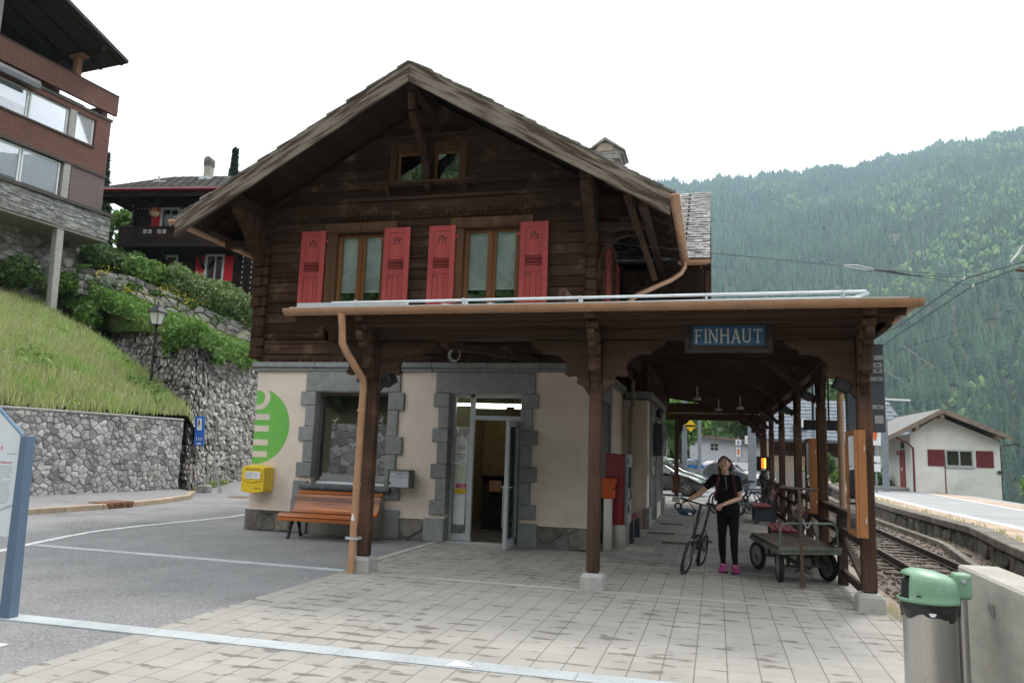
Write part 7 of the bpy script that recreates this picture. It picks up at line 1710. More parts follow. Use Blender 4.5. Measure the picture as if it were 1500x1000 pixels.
b4,_=bike('black parked bicycle nearest the red bench, wheel towards the track',.335,1.05,mBkF,False,'bicycles parked by the railing'); b4.location=(.95,23.5,0); b4.rotation_euler=(R(7),0,R(20))
# helmet hanging from the bar end
hm=thing('bicycle_helmet','dark blue bicycle helmet hanging from the handlebar of the folding bicycle','helmet',GR+Vector((.04,-.06,-.16)))
b=B(); n=20; vs=[];fs=[]
for j in range(7):
    ph=R(90)*j/6
    for k in range(n):
        t_=2*math.pi*k/n; q=1+.05*math.cos(4*t_); vs.append((.135*math.cos(ph)*math.cos(t_)*q,.10*math.cos(ph)*math.sin(t_)*q,-.095*math.sin(ph)+.02))
for j in range(6):
    for k in range(n): fs.append((j*n+k,(j+1)*n+k,(j+1)*n+(k+1)%n,j*n+(k+1)%n))
b.add(vs,fs); o=b.build('shell',M('navy helmet',(.012,.03,.075),(.01,.022,.055),rough=.3,spec=.5),None,smooth=True,angle=180); o.parent=hm; md=o.modifiers.new('solid','SOLIDIFY'); md.thickness=.02
b=B(); b.box(.02,-.098,-.045,.07,-.085,-.02); link(b.mesh('decal'),'decal',mWhite,hm,True)
b=B(); b.tube([(-.11,0,.02),(-.05,.02,.12),(-.03,.05,.17)],.006,5); b.tube([(.11,0,.02),(.02,.02,.12),(-.02,.05,.17)],.006,5); b.torus((-.12,0,.06),.045,.014,(0,1,.2),14,6); link(b.mesh('strap'),'strap',mIron,hm,True)
# ---------------------------------------------------------------- the woman
def remesh(b,name,mat,parent,vox,smooth=4):
    me=b.mesh(name); o=bpy.data.objects.new(name,me); C.objects.link(o); m=o.modifiers.new('r','REMESH'); m.mode='VOXEL'; m.voxel_size=vox; m.use_smooth_shade=True
    s=o.modifiers.new('s','SMOOTH'); s.factor=.5; s.iterations=smooth
    dg=bpy.context.evaluated_depsgraph_get(); m2=bpy.data.meshes.new_from_object(o.evaluated_get(dg)); bpy.data.objects.remove(o); m2.materials.clear(); m2.name=name
    return link(m2,name,mat,parent)
pe=thing('person','woman in black cycling top, black leggings and magenta shoes holding a folding bicycle','person',(.17,11.8,0))
mSkin=M('skin',(.50,.29,.21),(.46,.26,.185),rough=.5,scale=8,spec=.4); mTop=M('black jersey',(.008,.008,.009),(.013,.013,.014),rough=.9,scale=12,bump=.5,bsc=25,spec=.05); mLeg=M('black leggings',(.007,.007,.009),(.010,.010,.012),rough=.8,spec=.08,bump=.4,bsc=18); mShoe=M('magenta shoe',(.33,.03,.17),(.27,.025,.14),rough=.6); mHair=M('dark brown hair',(.018,.010,.007),(.035,.019,.012),rough=.6,scale=30,st=(1,1,.2))
SR,SL=(-.015,11.81,1.315),(.295,11.81,1.31); ER=(-.225,11.77,1.09); WR=(-.395,11.665,.985); EL_=(.335,11.80,1.045); WL=(GL.x+.075,GL.y+.055,GL.z+.055)
body=B(); tor=[((.17,11.80,.78),.12,.09),((.17,11.80,.86),.158,.112),((.168,11.80,.93),.150,.105),((.16,11.80,1.01),.125,.088),((.155,11.80,1.07),.122,.086),((.148,11.79,1.16),.142,.104),((.143,11.79,1.24),.158,.108),((.14,11.80,1.31),.150,.085),((.138,11.805,1.355),.085,.062)]
body.loft(tor,20)
def limb(b,pts,rs): 
    for i in range(len(pts)-1): b.cap(pts[i],pts[i+1],rs[i],rs[i+1])
limb(body,[(.138,11.81,1.33),(.128,11.79,1.43)],[.055,.050])
HC=Vector((.122,11.765,1.525)); hr=Euler((R(-14),R(-4),R(-12))).to_matrix() # face turned up and to the left of the photo
def hp(x,y,z): return HC+hr@Vector((x,y,z))
body.ell(HC,(.073,.092,.098),20,14,hr); body.ell(hp(0,.02,.02),(.078,.092,.088),20,14,hr); body.ell(hp(0,-.038,-.062),(.047,.045,.050),16,10,hr); body.ell(hp(0,-.072,-.092),(.024,.018,.018),10,8,hr)
body.cap(hp(0,-.092,.018),hp(0,-.106,-.022),.008,.014); body.ell(hp(0,-.100,-.028),(.019,.014,.010),10,8,hr)
for s in (-1,1): body.ell(hp(s*.038,-.070,-.022),(.024,.020,.022),10,8,hr); body.ell(hp(s*.075,.005,-.005),(.012,.022,.032),8,8,hr); body.cap(hp(s*.014,-.083,.030),hp(s*.046,-.072,.030),.010,.008)
body.cap(hp(-.018,-.083,-.057),hp(.018,-.083,-.057),.008,.008)
limb(body,[SR,ER,WR],[.050,.037,.026]); limb(body,[SL,EL_,WL],[.050,.037,.026]); limb(body,[(ER[0]-.02,ER[1]-.005,ER[2]-.02),(ER[0]-.07,ER[1]-.03,ER[2]-.045)],[.036,.038]); 
def hand(b,w,d,n,u,curl,spread,sz=1.):
    # w wrist, d finger direction, n palm normal (fingers curl towards it), u towards the thumb
    d=Vector(d).normalized(); n=(Vector(n)-d*Vector(n).dot(d)).normalized(); u=d.cross(n)*(1 if d.cross(n).dot(Vector(u))>0 else -1); w=Vector(w)
    pc=w+d*.05*sz
    for k in range(4):
        q=(k-1.5); base=w+d*.088*sz+u*(-q*.0195)*sz; b.cap(w+d*.012+u*(-q*.011),base,.014*sz,.0115*sz,8)
        L_=(.036,.041,.038,.030)[k]*sz; a=curl*(1+.06*k); dd=(d+u*(-q)*spread).normalized(); p=base
        for j in range(3):
            ang=a*(j+.6); v=dd*math.cos(ang)+n*math.sin(ang); p2=p+v*L_*(1,.72,.55)[j]; b.cap(p,p2,.0095-.0008*j,.0088-.0008*j,8); p=p2
    tb=w+d*.03*sz+u*.026*sz; t1=tb+(d*.55+u*.75+n*.25).normalized()*.036*sz; t2=t1+(d*.8+u*.15+n*(.3+curl*.4)).normalized()*.030*sz; b.cap(w+d*.02,tb,.014,.0135,8); b.cap(tb,t1,.0125,.0105,8); b.cap(t1,t2,.0105,.0085,8)
hand(body,WR,(-.75,-.35,-.35),(.15,-.25,-1),(0,-1,.2),.22,.22)
hand(body,WL,(GL.x-.02-WL[0],GL.y-.05-WL[1],GL.z+.022-WL[2]),(-.1,.15,-1),(-.6,.7,0),.75,.06)
for hip,kn,an in (((.095,11.80,.84),(.085,11.785,.475),(.098,11.825,.09)),((.245,11.80,.84),(.252,11.765,.475),(.262,11.745,.09))):
    limb(body,[hip,kn],[.078,.045]); limb(body,[kn,(kn[0],kn[1]+.025,kn[2]-.12),an],[.043,.043,.027]); body.cap(an,(an[0],an[1]-.14,.035),.035,.028)
remesh(body,'body',mSkin,pe,.0062,3)
# clothing
top=B(); top.loft([((c[0],c[1],c[2]),rx+.012,ry+.012) for c,rx,ry in tor if c[2]>.84][:-1]+[((.138,11.806,1.352),.10,.075),((.137,11.808,1.372),.066,.064)],22)
for a,e in ((SR,ER),(SL,EL_)):
    a=Vector(a);e=Vector(e); top.cap(a+Vector((.0,0,-.0)),a+(e-a)*.52,.064,.056)
top.cap((.06,11.80,1.30),(.0,11.81,1.305),.075,.062); top.cap((.21,11.80,1.30),(.27,11.81,1.30),.075,.062)
for s in (-1,1): top.ell((.145+s*.07,11.705,1.20),(.066,.045,.062))
remesh(top,'cycling_top',mTop,pe,.008,4)
lg=B(); lg.loft([((.17,11.80,.78),.13,.10),((.17,11.80,.86),.168,.120),((.168,11.80,.93),.160,.114)],20)
for hip,kn,an in (((.095,11.80,.84),(.085,11.785,.475),(.098,11.825,.125)),((.245,11.80,.84),(.252,11.765,.475),(.262,11.75,.125))):
    limb(lg,[hip,kn],[.090,.057]); limb(lg,[kn,(kn[0],kn[1]+.025,kn[2]-.12),an],[.055,.055,.037])
remesh(lg,'leggings',mLeg,pe,.008,3)
for x,y,rz in ((.098,11.825,R(-8)),(.262,11.745,R(6))):
    b=B(); b.cap((x,y+.015,.10),(x,y+.015,.05),.046,.048); b.cap((x,y+.03,.045),(x+math.sin(rz)*.17,y-.15,.036),.046,.042); b.ell((x+math.sin(rz)*.05,y-.06,.06),(.042,.09,.042)); sh_=remesh(b,'shoe',mShoe,pe,.007,3)
    b=B(); P=[(-.045,.07),(.045,.07),(.044,-.05),(.05,-.13),(.03,-.20),(-.03,-.20),(-.05,-.13),(-.044,-.05)]; ca,sa=math.cos(-rz),math.sin(-rz)
    b.prism([(px_*ca-py_*sa,px_*sa+py_*ca) for px_,py_ in P],(x,y,.001),(1,0,0),(0,1,0),(0,0,.024)); b.build('sole',M('shoe sole',(.03,.02,.025)),sh_,bev=.006)
    b=B()
    for k in range(3): b.bar((x-.02,y-.05-.025*k,.108-.012*k),(x+.02,y-.055-.025*k,.108-.012*k),.006,.006)
    b.build('lace',M('pink lace',(.5,.2,.35)),sh_)
b=B(); b.bar((.135,11.665,1.345),(.15,11.672,1.17),.011,.008,(0,1,0)); b.build('zip',mSpoke,pe)
b=B(); b.torus((.137,11.80,1.375),.062,.012,(.05,-.35,1),20,6); b.build('collar',mTop,pe,smooth=True)
hair=B(); hair.ell(hp(0,.030,.026),(.082,.084,.086),20,12,hr); hair.ell(hp(0,.075,-.02),(.075,.055,.075),14,10,hr); hair.ell(hp(0,.105,-.035),(.05,.05,.055),12,8,hr)
for s in (-1,1):
    for k in range(7): hair.ell(hp(s*(.078+.006*(k%2)),.0+.012*k,.045-.022*k),(.016,.022,.028),8,6,hr)
for s in (-1,1): hair.cap(hp(s*.012,-.050,.096),hp(s*.070,-.028,.045),.016,.018)
cut=remesh(hair,'hair',mHair,pe,.007,1)
b=B()
for k in range(46):
    a=random.uniform(.2,2.94); z=random.uniform(-.06,.07); q=random.choice((-1,1)); x=q*.085; p0=hp(x*.9,.03+.05*random.random(),z); b.tube([p0,hp(x+q*random.uniform(.0,.02),.03+.05*random.random(),z-.02),hp(x+q*random.uniform(.0,.025),.03+.06*random.random(),z-.05)],.0022,4)
link(b.mesh('curls'),'curls',mHair,cut)
b=B(); b.ell(hp(.045,-.045,.088),(.020,.006,.010),8,6,hr); b.build('hair_clip',M('orange clip',(.6,.2,.08)),cut)
for s in (-1,1):
    b=B(); b.ell(hp(s*.030,-.083,.012),(.0125,.006,.0065),10,8,hr); e_=b.build('eye',M('eye white',(.55,.52,.5),rough=.3),pe,smooth=True); b=B(); b.ell(hp(s*.030,-.0885,.0125),(.0055,.003,.0055),8,6,hr); b.build('iris',M('dark iris',(.03,.018,.012),rough=.2),e_,smooth=True)
    b=B(); b.tube([hp(s*.014,-.092,.031),hp(s*.03,-.0915,.037),hp(s*.046,-.082,.032)],.0035,6); b.build('eyebrow',mHair,pe)
b=B(); b.tube([hp(-.022,-.0865,-.054),hp(-.008,-.093,-.057),hp(.008,-.093,-.057),hp(.022,-.0865,-.054)],[.002,.0055,.0055,.002],6); b.build('lips',M('lips',(.40,.13,.11)),pe,smooth=True)
bpk=thing('backpack','black backpack with dark red shoulder straps worn by the woman','backpack',(.15,11.95,1.1))
b=B(); b.loft([((.15,11.955,.88),.115,.05),((.15,11.97,.95),.135,.075),((.15,11.975,1.15),.135,.08),((.148,11.965,1.32),.12,.065),((.146,11.95,1.38),.08,.03)],20); b.build('bag',mTop,bpk,smooth=True)
mStrap=M('dark red strap',(.065,.009,.013),(.05,.007,.011))
for s in (-1,1):
    x=.142+s*.092; b=B(); pts=[(x*.98+.003,11.90,1.365),(x,11.815,1.385),(x+s*.006,11.715,1.345),(x+s*.018,11.668,1.27),(x+s*.036,11.665,1.18),(x+s*.05,11.70,1.08),(x+s*.055,11.80,1.0)]
    for i in range(len(pts)-1): b.bar(pts[i],pts[i+1],.036,.012,(0,-1,.5 if i>1 else 2))
    b.build('strap',mStrap,bpk)
b=B(); b.ell((.315,11.86,.93),(.03,.05,.05),8,6); b.build('side_pocket',mStrap,bpk)
# ---------------------------------------------------------------- cars behind the platform end
def car(label,loc,rz,paint,group=None,detail=True):
    t=thing('parked_car',label,'car',(0,0,0),0,group)
    # stations: x, zlow, zbelt, ztop, half width low, half width belt, half width top
    ST=[(2.02,.38,.52,.55,.55,.60,.58),(1.90,.25,.62,.66,.74,.76,.70),(1.55,.22,.72,.80,.84,.86,.76),(1.05,.22,.80,.92,.86,.88,.76),(.72,.22,.84,1.02,.86,.88,.74),(.15,.22,.88,1.40,.86,.88,.62),(-.5,.22,.90,1.48,.86,.88,.60),(-1.2,.22,.93,1.44,.86,.88,.60),(-1.62,.24,.96,1.25,.84,.86,.64),(-1.85,.34,.92,1.0,.78,.82,.70),(-1.93,.45,.75,.78,.70,.75,.68)]
    vs=[];fs=[]
    for x,zl,zb,zt,wl,wb_,wt in ST:
        half=[(0,zl-.02),(wl*.9,zl-.02),(wl,zl+.06),(wb_,zl+(zb-zl)*.55),(wb_*.985,zb),(wb_+(wt-wb_)*.5,zb+(zt-zb)*.55),(wt,zt-.03),(wt*.8,zt),(0,zt+.02)]
        ring=half+[(-y,z) for y,z in half[-2:0:-1]]; vs+=[(x,y,z) for y,z in ring]
    n=16
    for i in range(len(ST)-1):
        for k in range(n): fs.append((i*n+k,i*n+(k+1)%n,(i+1)*n+(k+1)%n,(i+1)*n+k))
    fs.append(tuple(range(n-1,-1,-1))); fs.append(tuple((len(ST)-1)*n+k for k in range(n)))
    b=B(); b.add(vs,fs); body_=b.build('body',paint,t,smooth=True,local=True,angle=60); m=body_.modifiers.new('sub','SUBSURF'); m.levels=2; m.render_levels=2
    mG=M('car glass',(.02,.025,.03),(.03,.035,.04),rough=.06,spec=.8)
    def P(i,f,q=1): 
        x,zl,zb,zt,wl,wb_,wt=ST[i]; return Vector((x,q*(wb_+(wt-wb_)*f+.012),zb+(zt-zb)*f+.0))
    for q in (-1,1):
        for (i,j,nm) in ((4,5,'front_side_window'),(5,6,'side_window'),(6,7,'side_window'),(7,8,'rear_side_window')):
            a,c=P(i,.12,q),P(j,.12,q); d,e=P(j,.84,q),P(i,.84,q) if i!=4 else P(4,.5,q); a.x-=.03; e.x-=.03; c.x+=.03; d.x+=.03
            b=B(); b.add([a,c,d,e],[(0,1,2,3)]); o=b.build('side_window',mG,t,local=True); s_=o.modifiers.new('s','SOLIDIFY'); s_.thickness=.012; s_.offset=0
        b=B(); b.ell((.62,q*.98,.98),(.07,.09,.06)); b.build('mirror',paint,t,local=True,smooth=True)
        b=B(); b.prism([(1.86,.60),(1.60,.72),(1.30,.80),(1.45,.70),(1.80,.54)],(0,q*.80,0),(1,0,0),(0,0,1),(0,q*.06,0)); b.build('headlight',M('headlight glass',(.7,.72,.75),rough=.1,spec=.8),t,local=True,bev=.02)
        b=B(); b.box(-.1,q*.885-.01,.80,.05,q*.885+.012,.83); b.build('door_handle',paint,t,local=True)
    b=B(); b.add([(.82,.66,1.02),(.82,-.66,1.02),(.17,-.55,1.43),(.17,.55,1.43)],[(0,1,2,3)]); o=b.build('windshield',mG,t,local=True); s_=o.modifiers.new('s','SOLIDIFY'); s_.thickness=.02; s_.offset=0
    b=B(); b.box(1.93,-.30,.42,2.03,.30,.50); b.box(1.95,-.45,.28,2.0,.45,.38); b.build('grille',mIron,t,local=True,bev=.01); b=B(); b.box(2.03,-.24,.43,2.04,.24,.53); b.build('plate',mWhite,t,local=True)
    for x in (1.22,-1.22):
        for q in (-1,1):
            b=B(); b.torus((x,q*.80,.31),.235,.085,(0,1,0),28,8); wl=b.build('wheel',mRubber,t,smooth=True,local=True)
            b=B()
            for k in range(7): a=2*math.pi*k/7; b.bar((x+.03*math.cos(a),q*.86,.31+.03*math.sin(a)),(x+.205*math.cos(a),q*.865,.31+.205*math.sin(a)),.05,.02,(0,1,0))
            b.torus((x,q*.86,.31),.205,.018,(0,1,0),24,6); b.lathe([(0,-.01),(.05,-.01),(.05,.01),(0,.01)],(x,q*.865,.31),12,(0,1,0)); link(b.mesh('rim'),'rim',mSpoke,wl,True)
            b=B(); b.lathe([(0,-.02),(.22,-.02),(.22,.02),(0,.02)],(x,q*.80,.31),20,(0,1,0)); link(b.mesh('brake_disc_mesh'),'brake_disc',mIron,wl,True)  # dark iron disc behind the wheel spokes
    t.location=loc; t.rotation_euler=(0,0,rz); return t
pDk=M('dark grey metallic car paint',(.045,.05,.056),(.04,.045,.05),rough=.22,metal=.4,spec=.6,coat=.8); pDk2=M('blue grey car paint',(.035,.042,.055),rough=.2,metal=.4,coat=.8)
car('dark grey hatchback parked behind the far canopy post, nearer of two',(-2.3,34.5,0),R(-6),pDk)
car('dark blue grey car parked behind the dark grey hatchback',(-2.2,39.5,0),R(-6),pDk2)
car('black car half hidden behind the woman at the end of the platform',(1.2,45,0),R(-40),pDk)
car('blue car parked far off in front of the long grey building',(-2.2,77,0),R(20),M('blue car paint',(.03,.14,.42),coat=.5,rough=.3)); car('white van parked far off behind the blue car',(-4.3,83,0),R(10),M('white car paint',(.6,.6,.6),coat=.5,rough=.3)); car('red and silver car parked far off near the thin mast',(.6,78,0),R(35),M('silver car paint',(.4,.38,.38),(.35,.1,.1),lo=.55,hi=.6,coat=.5,rough=.3))
# ---------------------------------------------------------------- beyond the platform end
gb=thing('long_grey_building','long low grey building with a flat pitched roof beyond the car park','building',(4,88,0),R(-10))
gb_=lambda b,nm,mt,**k: b.build(nm,mt,gb,local=True,**k)
b=B(); b.prism([(-6.9,-.8),(12,-.8),(12,2.25),(-6.9,4.05)],(0,0,0),(1,0,0),(0,0,1),(0,.3,0)); b.box(-6.9,.302,-.8,12,9,2.2); gb_(b,'wall',M('grey render',(.44,.45,.47),(.38,.39,.41),scale=.6,bump=.2,third=(.34,.34,.35),tsc=.4))
b=B(); b.prism([(-7.5,4.12),(12.6,2.21),(12.6,2.42),(-7.5,4.34)],(0,-.9,0),(1,0,0),(0,0,1),(0,11,0)); gb_(b,'roof',M('brown roof edge',(.16,.12,.10),(.12,.09,.075)))
for x0,z0,x1,z1 in ((-4.6,2.5,-3.8,3.2),(-4.2,.2,-3.3,.8),(3.4,1.6,3.7,2.5),(3.5,.1,3.9,1.1),(6.4,1.4,6.7,2.2)):
    b=B(); b.box(x0,-.03,z0,x1,.05,z1); w_=gb_(b,'window',mDarkMet); b=B(); b.box((x0+x1)/2-.04,-.05,z0,(x0+x1)/2+.04,-.031,z1); b.box(x0,-.05,(z0+z1)/2-.04,x1,-.031,(z0+z1)/2+.04); link(b.mesh('glazing_bar'),'glazing_bar',mConcL,w_,True)
b=B(); b.box(2.2,-.03,.0,3.0,.05,1.7); gb_(b,'door',M('grey door',(.5,.5,.5)))
b=B(); b.box(4.6,1,2.6,5.4,1.8,4.4); gb_(b,'chimney',mConcL)
def mast(loc,h,w,label,arm=None):
    t=thing('line_mast',label,'mast',loc,0,'catenary masts along the railway'); x,y,z=loc; b=B(); b.box(x-w,y-w,z,x+w,y+w,z+h); b.box(x-w*1.9,y-w*1.9,z,x+w*1.9,y+w*1.9,z+.35); b.build('mast',mMast,t,bev=.02)
    if arm:
        b=B(); b.tube([(x,y,z+h-.6),(x+arm,y,z+h-.75)],.035,6); b.tube([(x,y,z+h-1.6),(x+arm*.8,y,z+h-.8)],.025,6); b.build('bracket_arm',mMast,t)
        b=B(); 
        for k in range(4): b.lathe([(.03,0),(.09,.02),(.03,.05)],(x+arm*.25+.09*k*(1 if arm>0 else -1),y,z+h-.66),8,(1,0,0))
        b.build('insulator',M('brown insulator',(.12,.06,.04),rough=.3),t)
    return t
mast((1.75,40.5,-.1),8.5,.19,'thick grey line mast standing just right of the woman',2.0); mast((-.95,49,-.1),8,.10,'thin grey mast between the woman and the far canopy post'); mast((-1.55,41,0),8.2,.13,'grey mast carrying the yellow diamond sign')
mast((7.1,62,-.3),8,.12,'distant grey mast beyond the display cases',-2.4); mast((8.6,92,-.3),8.5,.12,'farthest pale mast on the curve of the track',-2.6); mast((5.0,74,-.3),8,.10,'slim distant mast between two platform posts',1.8)
ds=thing('diamond_sign','yellow diamond sign with a black bar on the mast behind the canopy','sign',(-1.0,40.7,4.4)); b=B(); b.prism([(0,-.31),(.31,0),(0,.31),(-.31,0)],(-1.24,40.75,3.22),(1,0,0),(0,0,1),(0,.04,0)); pl_=b.build('plate',M('signal yellow',(.80,.50,.02),(.75,.47,.02)),ds); b=B(); b.box(-1.50,40.73,3.17,-.98,40.748,3.26); b.build('bar',mBlack,pl_); b=B(); b.box(-1.55,40.8,3.18,-1.0,40.84,3.26); b.build('bracket',mMast,ds)
ss=thing('track_sign','small white track sign with an orange wedge on a thin post beside the thick mast','sign',(.9,48,0)); b=B(); b.cyl((1.3,48,0),(1.3,48,2.9),.04); b.build('post',mMast,ss); b=B(); b.box(1.12,47.9,1.70,1.48,47.94,2.35); b.box(1.14,47.9,2.42,1.46,47.94,2.75); pl_=b.build('plate',mWhite,ss); b=B(); b.prism([(-.08,.17),(.08,.17),(.04,-.17),(-.04,-.17)],(1.3,47.885,2.02),(1,0,0),(0,0,1),(0,.01,0)); b.build('wedge',M('orange mark',(.65,.17,.06)),pl_); b=B(); frame(b,1.12,1.48,1.70,2.35,.04,47.88,47.899); b.box(1.25,47.88,2.48,1.35,47.895,2.7); b.build('plate_border',mMast,pl_)
ws=B(); ws.box(1.75,50,2.55,2.2,50.08,3.05); wsn=thing('white_plate','square white plate on the mast behind the thick grey mast','sign',(3.5,50,0)); ws.build('plate',mWhite,wsn); b=B(); b.cyl((2.0,50.2,0),(2.0,50.2,3.05),.05); b.build('post',mMast,wsn); b=B(); b.box(1.82,49.98,2.85,2.12,49.995,2.9); b.box(1.82,49.98,2.7,2.0,49.995,2.75); b.build('marks',mMast,wsn)
fb=thing('plank_fence','grey upright plank fence across the end of the car park','fence',(1,52,0))
for k in range(46):
    x=-3.2+k*.22; b=B(); b.box(x,52+.04*k,-.1,x+.19,52.05+.04*k,.95+random.uniform(-.06,.06)); o=b.build('plank',M('grey plank',(.30,.285,.26),(.22,.21,.19)) if k==0 else bpy.data.materials['grey plank'],fb)
b=B(); b.bar((-3.2,52.08,.7),(7,53.9,.7),.05,.1); b.build('rail',mRail,fb)
mf=thing('mesh_fence','thin grey metal post fence in front of the long grey building','fence',(0,70,0))
for k in range(16): b=B(); b.cyl((-6+k*1.5,70,-.1),(-6+k*1.5,70,1.5),.05,.05,6); b.build('fence_post',mMast,mf)
for z in (.5,1.0,1.4): b=B(); b.cyl((-6,70,z),(17,70,z),.02,.02,6); b.build('wire',mMast,mf)
# sloping concrete wall on the left of the car park
cwl=thing('concrete_retaining_wall','pale sloping concrete retaining wall left of the parked cars','retaining wall',(-8,48,0)); b=B(); b.prism([(30,-.1),(75,-.1),(75,3.0),(58,4.6),(45,6.6),(30,8.6)],(-3.9,0,0),(0,1,0),(0,0,1),(-.5,0,0)); b.build('wall_body',M('pale concrete panel',(.50,.51,.51),(.44,.45,.45),scale=1,bump=.2),cwl)
for v in cwl.children[0].data.vertices: v.co.x-= (v.co.y+0)*.02
b=B(); 
for y in (38,45,52): b.box(-4.0,y,-.1,-3.80,y+.03,5.2)
# trees and bushes around the far end
for i,(x,y,h,r_,mt,lab) in enumerate(((-2.9,68,8.5,3.0,mLeafM,'bright green tree beside the yellow diamond sign'),(-5.5,74,10,3.6,mLeafM,'green tree half hidden behind the far canopy post'),(3.2,104,12,4.5,mLeafD,'dark green tree above the roof of the long grey building'),(9,106,11,4.5,mLeafM,'mid green tree behind the right end of the long grey building'),(-3,110,13,5,mLeafD,'dark wooded tree high behind the grey building, left'),(6.8,78,6,2.0,mLeafL,'small bright tree between the platform posts'))):
    tree('deciduous_tree',lab,'tree',(x,y,float(hterr(np.array([x]),np.array([y]))[0])),h,r_,5200,.26,mt,24,'trees beyond the platform end')
for i,(x,y,z,r_,h,lab) in enumerate(((7.2,58,.1,1.0,3.4,'dark upright cypress beside the grey roofed house'),(8.3,57,.1,.8,1.5,'low green bush in front of the grey roofed house'),(9.2,52,.1,1.3,1.5,'green garden shrub left of the white shed'),(6.0,55,.1,.9,1.7,'bright bush beside the second display case'))): shrub('shrub',lab,'shrub',(x,y,z-.3),r_,r_,h,2600,.11,mLeafD if i==0 else mLeafM,12,3,blob=(r_*.3,r_*.55))
shrub('shrub','bright green bush behind the wooden fence right of the shed','shrub',(18.6,50.5,-2.6),2.4,2.0,4.2,7000,.16,mLeafL,18,4,blob=(.6,1.1))
tree('deciduous_tree','light green leafy tree between the brick house and the balcony chalet','tree',(-34.2,38.2,8),7.8,2.1,9000,.16,mLeafM,26)
tree('deciduous_tree','pale green tree behind the roof of the balcony chalet','tree',(-38.5,44,8.2),9.6,2.4,6000,.2,mLeafL,22)
mNeedle=leafmat('dark needles',(.02,.045,.02),(.03,.06,.025),isl=.3)
conifer('conifer_tree','dark spruce top rising beside the corner of the brick house',(-40.2,41.5,8.2),12.6,2.0,mNeedle); conifer('conifer_tree','slim dark spruce top rising behind the station roof',(-39.3,54.3,8.2),18.0,1.9,mNeedle)
wt=np.stack([rng.uniform(2.2,5.9,2600),rng.uniform(8,45,2600),np.full(2600,-.42)],-1); sel=(fbm(wt[:,0],wt[:,1],.9,3)>.35)|((wt[:,0]>5.25)&(fbm(wt[:,0],wt[:,1],1.4,7)>-.1)); 
blades('grass',wt[sel],.05,.22,.02,mGrass,'green weeds and moss between the ballast and the platform wall',lean=.5)
et=np.concatenate([np.stack([np.interp(yy_,[e[1] for e in edge],[e[0] for e in edge])+.3+rng.normal(0,.05,400),yy_,np.full(400,.145)],-1) for yy_ in [rng.uniform(15,55,400)]]+[np.stack([np.interp(yy_,[e[1] for e in far],[e[0] for e in far])+.5+rng.normal(0,.35,1200),yy_,np.full(1200,.0)],-1) for yy_ in [rng.uniform(14,50,1200)]])
blades('grass',et,.04,.16,.022,mGrass,'tufts of grass along the joints of the opposite platform')
wp=np.stack([1.87+rng.normal(0,.07,120),9.35+rng.normal(0,.22,120),np.full(120,-.05)],-1); blades('grass',wp,.1,.3,.008,mDry,'wispy dry weeds at the foot of the nearest right post base',lean=.7)
# ---------------------------------------------------------------- overhead line
ow=thing('overhead_line','thin overhead wires with insulators crossing in front of the forested mountain','overhead line',(5,12,6))
mWire=M('dark wire',(.05,.055,.06),rough=.5)
def wr(P,r_,nm='wire',m=None):
    b=B(); b.tube(P,r_,5); return b.build(nm,m or mWire,ow)
wr([(-1.9,13.6,5.42),(-.08,14.07,5.29),(2.29,14.72,5.13)],.008)
wr([(2.26,14.71,5.145),(2.5,14.77,5.155),(2.79,14.86,5.09)],.010,'turnbuckle',mZinc); wr([(2.26,14.71,5.12),(2.5,14.77,5.095),(2.79,14.86,5.07)],.010,'turnbuckle',mZinc)
wr([(2.79,14.86,5.08),(3.0,14.92,5.065),(3.2,14.98,5.04),(3.45,15.05,5.01)],[.012,.022,.022,.012],'insulator',M('black insulator',(.02,.02,.022),rough=.35))
wr([(2.7,14.83,5.09),(4.4,15.3,5.035),(8.5,16.4,4.9)],.005); wr([(3.45,15.05,5.01),(4.37,15.29,5.0)],.008); wr([(3.45,15.05,5.01),(4.53,15.36,4.86)],.008)
wr([(4.36,15.285,4.96),(4.39,15.31,5.02)],.018,'clamp',mZinc); wr([(4.51,15.35,4.83),(4.55,15.37,4.88)],.018,'clamp',mZinc)
wr([(2.6,14.9,3.75),(3.27,15.15,4.12),(4.39,15.31,4.98),(5.37,15.54,5.30),(8.5,16.2,6.3)],.011); wr([(2.3,14.9,3.1),(3.03,15.12,3.80),(4.53,15.36,4.86),(5.43,15.56,5.24),(8.5,16.3,6.5)],.011)
wr([(5.2,15.5,5.3),(5.33,15.5,5.45),(5.42,15.5,5.62)],[.02,.035,.02],'clamp',mZinc); wr([(5.28,15.5,5.16),(5.5,15.5,5.14)],.035,'insulator',M('brown insulators',(.1,.06,.045)))
for z,y in ((5.3,62),(5.4,92)): wr([(4.5,y,z),(7.0,y,z+.2)],.03,'bracket_arm',mMast)
wr([(6.5,44,6.6),(12.0,40,8.2),(14.2,21,8.0)],.012); wr([(2.1,46,8.6),(9.5,58,7.2),(20,60,9.2)],.012); wr([(6.6,47,8.5),(10.6,50,6.6)],.025,'insulator',mConcL); wr([(11.3,52,8.9),(13.5,54,7.8)],.025,'insulator',mConcL)
wr([(-6,60,7.5),(1.5,52,5.0)],.02); wr([(-3,56,6.9),(1.6,41,6.4)],.015)
